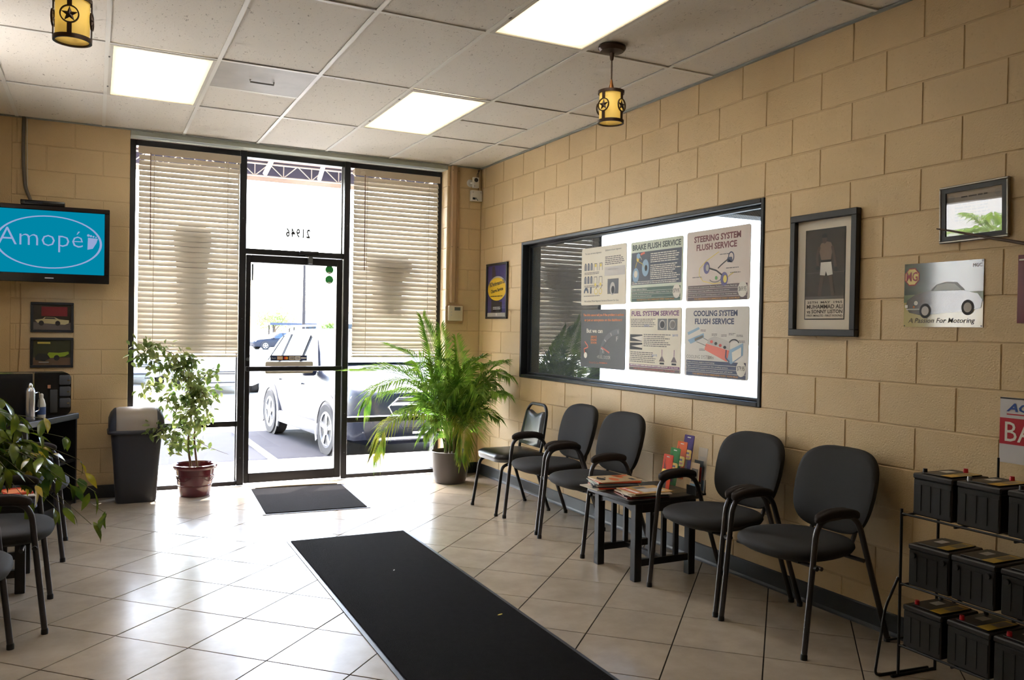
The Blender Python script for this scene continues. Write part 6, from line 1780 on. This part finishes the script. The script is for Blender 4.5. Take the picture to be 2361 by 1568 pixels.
FR = [  # rachis control points (columns and rows scaled to metres, depth offset), leaflet pairs, leaflet length, droop, yellowing
    ([(1038, 1040, 0), (1020, 940, 0.02), (1000, 830, 0.03), (968, 748, 0.0)], 26, 0.19, 0.15, 0),
    ([(1040, 1040, 0), (1032, 930, 0.03), (1022, 830, 0.04), (1008, 768, -0.02)], 26, 0.20, 0.25, 0),
    ([(1044, 1040, 0), (1056, 930, 0.02), (1056, 850, -0.02), (1038, 790, -0.10)], 26, 0.20, 0.3, 0),
    ([(1036, 1040, 0), (1000, 920, 0.0), (920, 862, -0.03), (815, 862, -0.10)], 32, 0.27, 0.15, 0),
    ([(1036, 1040, 0), (1000, 925, -0.05), (925, 880, -0.12), (850, 895, -0.20), (825, 930, -0.24)], 28, 0.20, 0.6, 0),
    ([(1034, 1040, 0), (990, 970, -0.03), (930, 950, -0.10), (880, 970, -0.16), (848, 1030, -0.20)], 26, 0.18, 0.7, 1),
    ([(1036, 1040, 0), (1000, 905, 0.03), (960, 835, 0.02), (895, 808, 0.0)], 28, 0.20, 0.3, 0),
    ([(1036, 1040, 0), (1000, 950, 0.02), (950, 905, 0.03), (890, 910, 0.02)], 26, 0.20, 0.5, 0),
    ([(1036, 1040, 0), (1010, 960, -0.08), (975, 930, -0.16), (915, 940, -0.22)], 26, 0.20, 0.6, 0),
    ([(1044, 1040, 0), (1070, 930, -0.10), (1090, 850, -0.38), (1086, 835, -0.70)], 30, 0.20, 0.4, 0),
    ([(1046, 1040, 0), (1080, 920, -0.08), (1105, 860, -0.30), (1112, 870, -0.58)], 28, 0.19, 0.6, 0),
    ([(1044, 1040, 0), (1078, 960, -0.10), (1092, 905, -0.40), (1092, 905, -0.72)], 28, 0.18, 0.6, 0),
    ([(1046, 1040, 0), (1070, 940, -0.04), (1095, 880, -0.16), (1104, 890, -0.36)], 26, 0.20, 0.5, 0),
    ([(1042, 1040, 0), (1050, 960, -0.12), (1045, 975, -0.24), (1036, 1050, -0.30)], 26, 0.15, 0.5, 1),
    ([(1042, 1040, 0), (1048, 930, -0.10), (1030, 890, -0.22), (1000, 915, -0.32)], 26, 0.19, 0.6, 0),
    ([(1040, 1040, 0), (1025, 900, 0.08), (1000, 850, 0.10), (955, 862, 0.08)], 26, 0.20, 0.4, 0),
    ([(1042, 1040, 0), (1066, 900, 0.06), (1082, 845, 0.06), (1096, 850, -0.10)], 24, 0.17, 0.4, 0),
    ([(1040, 1040, 0), (1045, 910, -0.05), (1068, 850, -0.12), (1082, 830, -0.28)], 28, 0.20, 0.4, 0),
    ([(1040, 1040, 0), (1040, 905, -0.06), (1020, 845, -0.16), (985, 835, -0.28)], 28, 0.20, 0.4, 0),
    ([(1038, 1040, 0), (1015, 930, -0.12), (985, 885, -0.26), (945, 890, -0.38)], 28, 0.20, 0.5, 0),
    ([(1046, 1040, 0), (1068, 980, -0.10), (1085, 945, -0.26), (1100, 960, -0.46)], 24, 0.17, 0.6, 0),
    ([(1044, 1040, 0), (1058, 940, -0.14), (1062, 890, -0.34), (1050, 905, -0.52)], 28, 0.19, 0.5, 0),
    ([(1036, 1040, 0), (1012, 985, -0.10), (985, 970, -0.20), (955, 990, -0.28)], 22, 0.17, 0.7, 0),
]
for k, (pp, n_, L_, dr, y_) in enumerate(FR):
    path = [Vector(pxo(*p)) for p in pp]
    path[0] += Vector((random.uniform(-0.04, 0.04), random.uniform(-0.04, 0.04), 0))
    fm = frond_mesh(path, n_ + 12, L_ * 1.15, 0.0175, dr, seed=k)
    cx0 = -0.014 + 0.452   # stay clear of the block wall on the right
    fm.v = [(min(v[0], cx0), min(v[1], 0.395 - 0.012 if v[0] > 0.075 else 0.43), max(v[2], 0.02)) for v in fm.v]
    fm.build('frond', PALMY if y_ else PALML, pl)
for k in range(9):
    a = k * 0.7
    MB().tube([(0.05 * math.cos(a), 0.05 * math.sin(a), 0.265), (0.05 * math.cos(a) * 1.1, 0.05 * math.sin(a), 0.40), (0.07 * math.cos(a), 0.06 * math.sin(a), 0.56)], [0.011, 0.008, 0.005], 7).build('stem', mat('palm_stem', rgb(120, 112, 60), rough=0.6), pl, smooth=60)

BURG = mat('burgundy_glazed_pot', rgb(88, 30, 36), rough=0.16, spec=0.6, coat=0.4)
fi = thing('potted_ficus', 'small-leaved ficus in a glossy burgundy pot by the left window', 'plant', (-2.685, -0.150, 0))
prof = [(0.118, 0.0), (0.124, 0.008), (0.136, 0.085), (0.142, 0.088), (0.142, 0.094), (0.138, 0.097), (0.150, 0.165), (0.157, 0.168), (0.158, 0.178), (0.153, 0.182), (0.157, 0.225), (0.174, 0.230), (0.181, 0.246), (0.177, 0.262), (0.164, 0.266), (0.154, 0.255), (0.150, 0.20)]
MB().lathe(prof, 44, cap1=False).build('pot', BURG, fi, smooth=35)
MB().lathe([(0.150, 0.215), (0.01, 0.222)], 24, cap0=False).build('soil', SOIL, fi)
for q in range(4):
    a = R(225 + 90 * q)
    gl_ = MB().tube([(0.155 * math.cos(a + (u - 0.5) * 1.0), 0.155 * math.sin(a + (u - 0.5) * 1.0), 0.165 - 0.035 * math.sin(PI * u)) for u in [k / 8 for k in range(9)]], 0.004, 6)
    gl_.build('garland', BURG, fi, smooth=60)
def fpx(px, py, dy=0.0): return Vector(((px - 448) * 0.00347, dy, 0.265 + (1068 - py) * 0.00347))
BR = [([(440, 1080, 0), (430, 1020, -0.02), (437, 960, -0.03), (440, 900, -0.03), (430, 850, -0.02), (395, 800, 0.0)], 0.010),
      ([(454, 1080, 0.02), (446, 1010, 0.03), (449, 950, 0.02), (440, 905, 0.0), (450, 878, 0.0), (476, 846, 0.02), (492, 834, 0.03)], 0.009),
      ([(437, 965, -0.03), (405, 985, -0.14), (372, 975, -0.27), (352, 968, -0.30)], 0.004), ([(440, 920, 0), (405, 905, -0.08), (372, 912, -0.12)], 0.004),
      ([(430, 850, -0.02), (380, 830, -0.03), (335, 812, -0.02), (312, 790, 0.0)], 0.005), ([(395, 800, 0), (352, 782, 0.02), (318, 772, 0.0)], 0.004),
      ([(430, 850, -0.02), (440, 815, 0.0), (415, 790, 0.03)], 0.004), ([(446, 1010, 0.02), (482, 1030, -0.03), (522, 1046, -0.08)], 0.003),
      ([(432, 1020, -0.02), (402, 1008, -0.08), (388, 1044, -0.12)], 0.003), ([(440, 905, 0), (475, 905, 0.05), (498, 885, 0.08)], 0.003),
      ([(430, 850, 0), (395, 862, 0.05), (352, 880, 0.08), (330, 875, 0.08)], 0.004), ([(450, 878, 0), (470, 905, -0.06), (480, 940, -0.08)], 0.003),
      ([(437, 960, 0), (462, 965, 0.03), (476, 958, 0.06)], 0.003), ([(395, 800, 0), (412, 825, -0.05), (430, 812, -0.08)], 0.003), ([(440, 930, 0), (415, 950, -0.05), (392, 940, -0.08)], 0.003)]
FICL = leaf_mat('ficus_leaf', rgb(84, 112, 46), rgb(150, 156, 92), trans=0.45, rough=0.3)
stemm = mat('ficus_bark', rgb(112, 82, 56), rough=0.8)
spots = []
rr = random.Random(5)
for pts, r_ in BR:
    P = smooth_path([fpx(*p) for p in pts], 0.08, 5)
    MB().tube(P, [r_ * (1 - 0.6 * k / (len(P) - 1)) for k in range(len(P))], 6).build('branch', stemm, fi, smooth=60)
    tot = sum((b - a).length for a, b in zip(P, P[1:]))
    nl = int(80 * tot / 0.30) if r_ < 0.008 else int(52 * tot / 0.3)
    for k in range(nl):
        i = rr.randrange(int(len(P) * (0.0 if r_ < 0.008 else 0.30)), len(P))
        p = P[i]
        if p.z < 0.42: continue
        spots.append(p + Vector((rr.gauss(0, 0.034), rr.gauss(0, 0.05), rr.gauss(0, 0.034))))
def leaf_mesh(name, L, w, m_, curl=0.15, tip=1.0):
    prof = [(0.0, 0.0), (0.18, 0.62), (0.42, 1.0), (0.70, 0.72), (1.0, 0.0)]
    mb = MB(); vs = []
    for f, ww in prof:
        z = -curl * L * f * f
        vs += [(f * L, -ww * w / 2, z + 0.10 * w * ww), (f * L, 0, z), (f * L, ww * w / 2, z + 0.10 * w * ww)]
    fs = []
    for k in range(4):
        a = 3 * k
        fs += [(a, a + 1, a + 4, a + 3), (a + 1, a + 2, a + 5, a + 4)]
    mb.add(vs, fs)
    return mb.mesh(name, m_, smooth=70)
fl = [leaf_mesh('leaf', 0.060, 0.032, FICL, c) for c in (0.1, 0.3, 0.5)]
rr.shuffle(spots)
extra = MB()
for k, p in enumerate(spots):
    p.y = min(p.y, 0.20)
    e = Euler((rr.uniform(-1, 1), rr.uniform(-0.2, 1.2), rr.uniform(0, 2 * PI)))
    if k < 295:
        o = link('leaf', fl[k % 3], fi); o.location = p; o.rotation_euler = e
        o.scale = [rr.uniform(0.75, 1.15)] * 3
    else:
        Mx = Matrix.Translation(p) @ e.to_matrix().to_4x4()
        me = fl[k % 3]
        extra.add([Mx @ v.co for v in me.vertices], [tuple(f.vertices) for f in me.polygons])
if extra.v: tag(extra.build('foliage', FICL, fi), kind='stuff')

# broad-leaved plant on the left table
POTH = leaf_mat('glossy_broad_leaf', rgb(50, 76, 26), rgb(112, 124, 34), trans=0.25, rough=0.18)
POTY = leaf_mat('yellowing_broad_leaf', rgb(150, 140, 34), rgb(176, 150, 40), trans=0.3, rough=0.25)
lp = thing('leafy_plant', 'glossy broad-leaved plant spilling over the left side table', 'plant', (-4.13, -2.40, 0.479))
MB().lathe([(0.075, 0), (0.085, 0.01), (0.105, 0.15), (0.112, 0.155), (0.112, 0.17), (0.10, 0.17), (0.095, 0.14)], 28, cap1=False).build('pot', mat('dark_plant_pot', rgb(52, 46, 42), rough=0.5), lp, smooth=40)
MB().lathe([(0.096, 0.145), (0.01, 0.15)], 18, cap0=False).build('soil', SOIL, lp)
pm_ = [leaf_mesh('leaf', 0.125, 0.050, POTH, 0.25), leaf_mesh('leaf', 0.105, 0.042, POTH, 0.45), leaf_mesh('leaf', 0.095, 0.038, POTY, 0.35)]
rr = random.Random(21)
stems = []
def lpv(x, y, z): return Vector((x + 4.13, y + 2.40, z - 0.479))
targets = [(-3.40, -2.62, 0.42), (-3.44, -2.72, 0.55), (-3.52, -2.55, 0.70), (-3.60, -2.50, 0.82), (-3.56, -2.74, 0.60), (-3.62, -2.66, 0.46), (-3.70, -2.45, 0.92), (-3.78, -2.52, 0.78), (-3.72, -2.74, 0.62), (-3.80, -2.70, 0.96), (-3.88, -2.45, 1.02), (-3.90, -2.62, 0.86), (-3.66, -2.38, 0.66), (-3.50, -2.40, 0.60), (-3.92, -2.90, 0.92), (-3.84, -2.84, 0.72), (-3.74, -2.90, 0.56), (-3.98, -2.80, 0.98), (-3.46, -2.62, 0.36), (-3.58, -2.44, 0.42), (-3.86, -2.78, 0.60), (-3.70, -2.62, 0.74)]
for k, tg in enumerate(targets):
    b0 = Vector((rr.uniform(-0.04, 0.04), rr.uniform(-0.04, 0.04), 0.14)); e_ = lpv(*tg)
    mid = (b0 + e_) / 2 + Vector((0, 0, 0.16 + 0.06 * rr.random()))
    P = smooth_path([b0, mid, e_], 0.3, 12)
    MB().tube(P, [0.005 * (1 - 0.7 * i / (len(P) - 1)) for i in range(len(P))], 5).build('stem', mat('green_stem', rgb(84, 84, 40), rough=0.6), lp, smooth=60)
    for j in range(12):
        i = min(len(P) - 1, int(len(P) * (0.35 + 0.65 * j / 11)))
        o = link('leaf', pm_[2] if rr.random() < 0.10 else pm_[rr.randrange(2)], lp)
        o.location = P[i] + Vector((rr.gauss(0, 0.012), rr.gauss(0, 0.012), rr.gauss(0, 0.01)))
        o.rotation_euler = (rr.uniform(-0.7, 0.7), rr.uniform(0.1, 1.3), rr.uniform(-2.2, 1.4))
        o.scale = [rr.uniform(0.75, 1.15)] * 3
zz = 0.4785
for k, (x, y, a, th, ci) in enumerate(((-3.85, -2.27, 12, 0.006, 5), (-3.84, -2.28, -6, 0.007, 3), (-3.86, -2.26, 20, 0.006, 1))):
    magazine('%s magazine on the left side table under the plant' % ['bottom', 'middle', 'top'][k], (x, y, zz), R(a + 90), (0.205, 0.27), th, ci, 'magazines on the left side table', 3 if k == 2 else 0); zz += th + 0.0006

# ------------------------------------------------------------------ television and left wall pieces
TVB = mat('gloss_black_bezel', rgb(22, 22, 24), rough=0.18)
tv = thing('television', 'wall-mounted television showing a blue advert at the left edge', 'television', M=Matrix.Translation((-3.772, -0.215, 2.045)) @ Matrix.Rotation(R(-2.0), 4, 'Z') @ Matrix(((1, 0, 0, 0), (0, 0, -1, 0), (0, 1, 0, 0), (0, 0, 0, 1))))
W2, H2 = 0.418, 0.295
MB().box(-W2, W2, -H2, H2, -0.06, 0.0).build('case', TVB, tv, bevel=0.006)
MB().box(-W2 + 0.1, W2 - 0.1, -H2 + 0.1, H2 - 0.1, -0.11, -0.06).build('back_cover', TVB, tv)
for a in ((-W2, W2, H2 - 0.036, H2), (-W2, W2, -H2, -H2 + 0.068), (-W2, -W2 + 0.036, -H2 + 0.068, H2 - 0.036), (W2 - 0.036, W2, -H2 + 0.068, H2 - 0.036)):
    MB().box(*a, 0.0, 0.010).build('bezel', TVB, tv, bevel=0.003, seg=1)
SX, SYa, SYb = W2 - 0.036, -H2 + 0.068, H2 - 0.036
scr = frect('screen', -SX, SX, SYa, SYb, 0.002, emit_mat('screen_teal', rgb(0, 148, 184), 0.20), tv)
lav = emit_mat('screen_lavender', rgb(158, 176, 222), 0.22)
ym = (SYa + SYb) / 2
mb = MB(); ringpoly(mb, 0, ym, 0.365, 0.205, 0.016, 0.009, 0.0026, 0.0028, 56); mb.build('advert_ring', lav, tv)
text('advert_word', 'Amop\u00e9', lav, tv, -0.345, ym - 0.075, w=0.575, h=0.175, z=0.003, bold=-0.012)
flat('foot_logo', [(0.262, ym - 0.045), (0.30, ym - 0.035), (0.325, ym + 0.01), (0.335, ym + 0.045), (0.265, ym + 0.05)], 0.0032, lav, tv)
for k in range(4): flat('toe_logo', circle(0.268 + k * 0.018, ym + 0.068 - k * 0.004, 0.010 - k * 0.0015, 12), 0.0032, lav, tv)
frect('maker_badge', -0.03, 0.03, -H2 + 0.028, -H2 + 0.036, 0.0106, mat('badge_silver', rgb(190, 190, 196), rough=0.3), tv)
MB().box(-0.10, 0.10, -0.10, 0.10, -0.20, -0.11).build('wall_bracket', INK, tv)
t = thing('set_top_box', 'flat black set-top box lying on top of the television', 'box', (-3.82, -0.150, 2.3415))
MB().box(-0.15, 0.15, -0.09, 0.09, 0.0, 0.034).build('case', TVB, t, bevel=0.004)
MB().box(-0.12, 0.0, -0.0915, -0.09, 0.010, 0.024).build('display', mat('box_display', rgb(50, 52, 60), rough=0.1), t)
t = thing('hanging_cable', 'grey cable loop hanging from the ceiling to the television', 'cable', (-3.965, 0, 3.048))
MB().tube(smooth_path([(0, -0.02, 0), (-0.004, -0.02, -0.30), (0.012, -0.022, -0.55), (0.055, -0.05, -0.66), (0.075, -0.07, -0.69)], 0.1), 0.013, 8).build('sheath', mat('grey_cable', rgb(98, 92, 84), rough=0.6), t, smooth=60)
MB().tube([(0.02, -0.008, -0.002), (0.028, -0.008, -0.60)], 0.003, 6).build('thin_cable', PLW, t)
t = thing('power_cord', 'thin cord trailing down the wall below the television', 'cord', (-3.98, 0, 1.74))
MB().tube([(0, -0.006, 0.0), (0.006, -0.006, -0.25), (0.0, -0.006, -0.50), (-0.01, -0.006, -0.72)], 0.004, 6).build('sheath', mat('tan_cord', rgb(170, 140, 104), rough=0.6), t, smooth=60)
def car_picture(label, z0, ground, sky_, car, hood):
    t = thing('framed_car_picture', label, 'picture', M=on_back(-3.908, z0), group='framed car pictures')
    w, h = 0.303, 0.240
    frame(t, w, h, 0.020, 0.020, BF)
    MB().box(0.02, w - 0.02, 0.02, h - 0.02, 0, 0.006).build('photograph', mat('pic_' + hood, rgb(*sky_), rough=0.4), t)
    frect('road_print', 0.02, w - 0.02, 0.02, 0.080, 0.0066, mat('picroad_' + hood, rgb(*ground)), t)
    cm = mat('piccar_' + hood, rgb(*car))
    if hood == 'yellow':
        frect('barn_print', 0.075, w - 0.045, 0.13, 0.205, 0.0068, mat('barn_red', rgb(138, 26, 34)), t)
        flat('car_print', [(0.03, 0.098), (0.05, 0.075), (0.24, 0.062), (0.268, 0.075), (0.27, 0.098), (0.20, 0.105), (0.17, 0.120), (0.10, 0.122), (0.085, 0.108)], 0.0074, cm, t)
        for xx in (0.075, 0.19): flat('tyre_print', ellipse(xx, 0.073, 0.018, 0.020), 0.0080, INK, t)
        flat('window_print', [(0.095, 0.108), (0.105, 0.119), (0.165, 0.117), (0.18, 0.106)], 0.0080, INK, t)
    else:
        flat('car_print', [(0.13, 0.075), (0.24, 0.090), (0.272, 0.110), (0.268, 0.128), (0.20, 0.118), (0.13, 0.122), (0.115, 0.10)], 0.0074, cm, t)
        flat('bonnet_print', [(0.035, 0.06), (0.10, 0.05), (0.14, 0.075), (0.12, 0.105), (0.06, 0.115), (0.035, 0.09)], 0.0078, INK, t)
        flat('tyre_print', ellipse(0.185, 0.078, 0.020, 0.022), 0.0084, INK, t); frect('bumper_print', 0.06, 0.13, 0.040, 0.046, 0.0084, LGREY, t)
        frect('banner_print', 0.05, 0.14, 0.19, 0.205, 0.0074, YEL, t)
    glazed(t, 0.02, w - 0.02, 0.02, h - 0.02, 0.010)
car_picture('framed picture of a pale yellow sports car before a red barn', 1.358, (110, 100, 96), (52, 44, 34), (206, 190, 140), 'yellow')
car_picture('framed picture of a lime green car with open bonnet', 1.076, (112, 84, 62), (58, 60, 34), (160, 182, 40), 'lime')

# ------------------------------------------------------------------ coffee corner
CABM = mat('black_cabinet', rgb(28, 28, 30), rough=0.35)
A_, B_ = Vector((-3.566, -0.45)), Vector((-3.862, -1.05))
ed = (B_ - A_); Lc = ed.length; ed.normalize(); nrm = Vector((ed.y, -ed.x))   # outward to the room
if nrm.x < 0: nrm = -nrm
ang = math.atan2(ed.y, ed.x)
cab = thing('coffee_cabinet', 'black open-shelved coffee cabinet standing askew in the left corner', 'cabinet', (A_.x, A_.y, 0), ang)
DP = 0.40; sgn = -1 if (Matrix.Rotation(ang, 2) @ Vector((0, 1))).dot(nrm) > 0 else 1    # local y pointing away from the room
def cbx(nm, x0, x1, y0, y1, z0, z1, m_=CABM, bev=0.0): return MB().box(x0, x1, sgn * y0, sgn * y1, z0, z1).build(nm, m_, cab, bevel=bev, seg=1)
TOPZ = 0.75
cbx('worktop', -0.01, Lc + 0.01, -0.01, DP, TOPZ - 0.045, TOPZ, bev=0.004)
cbx('side_panel', 0.0, 0.02, 0.0, DP, 0.06, TOPZ - 0.045); cbx('side_panel', Lc - 0.02, Lc, 0.0, DP, 0.06, TOPZ - 0.045)
cbx('back_panel', 0.02, Lc - 0.02, DP - 0.012, DP, 0.06, TOPZ - 0.045)
cbx('shelf', 0.02, Lc - 0.02, 0.01, DP - 0.012, 0.38, 0.40); cbx('bottom_shelf', 0.02, Lc - 0.02, 0.01, DP - 0.012, 0.06, 0.085)
cbx('plinth', 0.02, Lc - 0.02, 0.03, DP, 0.0, 0.06)
RT = Matrix.Rotation(ang, 4, 'Z')
def on_cab(u, v, z=TOPZ): p = RT @ Vector((u, sgn * v, 0)); return (A_.x + p.x, A_.y + p.y, z + 0.0005)
t = thing('pod_dispenser', 'black rounded coffee machine with grey pod drawers on the cabinet', 'coffee machine', on_cab(0.12, 0.15), R(8))
MB().prism(rrect(-0.135, 0.135, 0.0, 0.315, 0.045, 6), -0.10, 0.10, 'y').build('housing', mat('machine_black', rgb(16, 16, 18), rough=0.3), t, smooth=40)
for k in range(3):
    dz = 0.055 + k * 0.085
    d_ = MB().box(0.055, 0.128, -0.125, -0.10, dz, dz + 0.072).build('pod_drawer', mat('drawer_grey', rgb(74, 76, 80), rough=0.4), t, bevel=0.008)
    MB().box(0.105, 0.122, -0.129, -0.125, dz + 0.030, dz + 0.038).build('drawer_pull', CHROME, d_)
MB().box(-0.02, 0.0, -0.104, -0.10, 0.20, 0.225).build('indicator', mat('indicator_amber', rgb(196, 140, 110)), t)
MB().box(-0.005, 0.045, -0.112, -0.10, 0.02, 0.19).build('spout_column', MATS['drawer_grey'], t, bevel=0.004)
t = thing('coffee_brewer', 'black brewer with chrome edge trim at the left edge', 'coffee machine', on_cab(0.50, 0.25), R(4))
MB().box(-0.17, 0.17, -0.10, 0.10, 0.0, 0.33).build('housing', MATS['machine_black'], t, bevel=0.008)
MB().box(-0.172, 0.172, -0.105, -0.095, 0.325, 0.336).build('top_trim', CHROME, t); MB().box(0.166, 0.176, -0.105, -0.095, 0.0, 0.336).build('side_trim', CHROME, t)
MB().box(-0.06, 0.06, -0.14, -0.10, 0.0, 0.03).build('drip_tray', MATS['machine_black'], t)
t = thing('steel_tumbler', 'brushed steel flask with a chrome handle on the coffee cabinet', 'flask', on_cab(0.55, 0.045), 0)
MB().lathe([(0.026, 0), (0.03, 0.006), (0.03, 0.20), (0.024, 0.225), (0.012, 0.235)], 24).build('body', RIM, t, smooth=40)
MB().tube(smooth_path([(0.028, 0, 0.19), (0.055, 0, 0.20), (0.055, 0, 0.07), (0.028, 0, 0.06)], 0.02), 0.004, 6).build('handle', CHROME, t, smooth=50)
MB().lathe([(0.014, 0.235), (0.014, 0.25), (0.006, 0.262)], 14).build('lid', CHROME, t, smooth=40)
t = thing('creamer_bottle', 'small white bottle beside the steel flask', 'bottle', on_cab(0.42, 0.04), 0)
MB().lathe([(0.024, 0), (0.028, 0.006), (0.028, 0.10), (0.02, 0.135), (0.011, 0.15)], 22).build('body', PLW, t, smooth=40)
MB().lathe([(0.0285, 0.03), (0.0285, 0.085)], 22, cap0=False, cap1=False).build('label', mat('bottle_blue', rgb(60, 84, 140), rough=0.4), t, smooth=60)
MB().lathe([(0.013, 0.15), (0.013, 0.172), (0.006, 0.18)], 14).build('cap', PLW, t, smooth=40)
for lb, u, v, sz, c in (('small red carton on the cabinet shelf', 0.30, 0.10, (0.10, 0.07, 0.05), (176, 24, 40)), ('dark blue box on the cabinet shelf', 0.20, 0.20, (0.12, 0.10, 0.09), (30, 40, 74)), ('white paper cup stack on the cabinet shelf', 0.42, 0.12, (0.07, 0.07, 0.11), (206, 200, 192))):
    t = thing('carton' if 'cup' not in lb else 'paper_cups', lb, 'box' if 'cup' not in lb else 'cups', on_cab(u, v, 0.40), ang)
    cm = mat('carton_%d' % c[0], rgb(*c), rough=0.4)
    if 'cup' in lb:
        for k in range(4): MB().lathe([(0.026, k * 0.018), (0.035, k * 0.018 + 0.055)], 20).build('cup', cm, t, smooth=50)
    else:
        MB().box(-sz[0] / 2, sz[0] / 2, -sz[1] / 2, sz[1] / 2, 0, sz[2]).build('carton', cm, t, bevel=0.003, seg=1)
        MB().box(-sz[0] / 2 + 0.005, sz[0] / 2 - 0.005, -sz[1] / 2 + 0.005, sz[1] / 2 - 0.005, sz[2], sz[2] + 0.002).build('flap', cm, t)
# fan palm outside the left window (it shows in the picture glass opposite)
op = thing('outdoor_palm', 'green palm outside the left window, seen in the certificate reflection', 'palm tree', (-7.9, -0.22, -0.02))
MB().tube([(0, 0, 0), (0.05, 0, 1.2), (0, 0.05, 2.9)], [0.16, 0.14, 0.12], 10).build('trunk', BARK, op, smooth=60)
for k in range(14):
    a = k * 2.4; el = 0.2 + 0.9 * ((k * 7) % 10) / 10
    d = Vector((math.cos(a) * math.cos(el), math.sin(a) * math.cos(el), math.sin(el)))
    frond_mesh([(0, 0.05, 2.9), Vector((0, 0.05, 2.9)) + d * 0.34, Vector((0, 0.05, 2.9)) + d * 0.62 + Vector((0, 0, -0.12))], 16, 0.20, 0.022, 0.5, seed=100 + k).build('frond', PALML, op)
for o in list(bpy.data.objects):
    if o.type == 'MESH' and o.parent is None and o.get('kind') is None and o.get('label') is None: print('UNTAGGED', o.name)
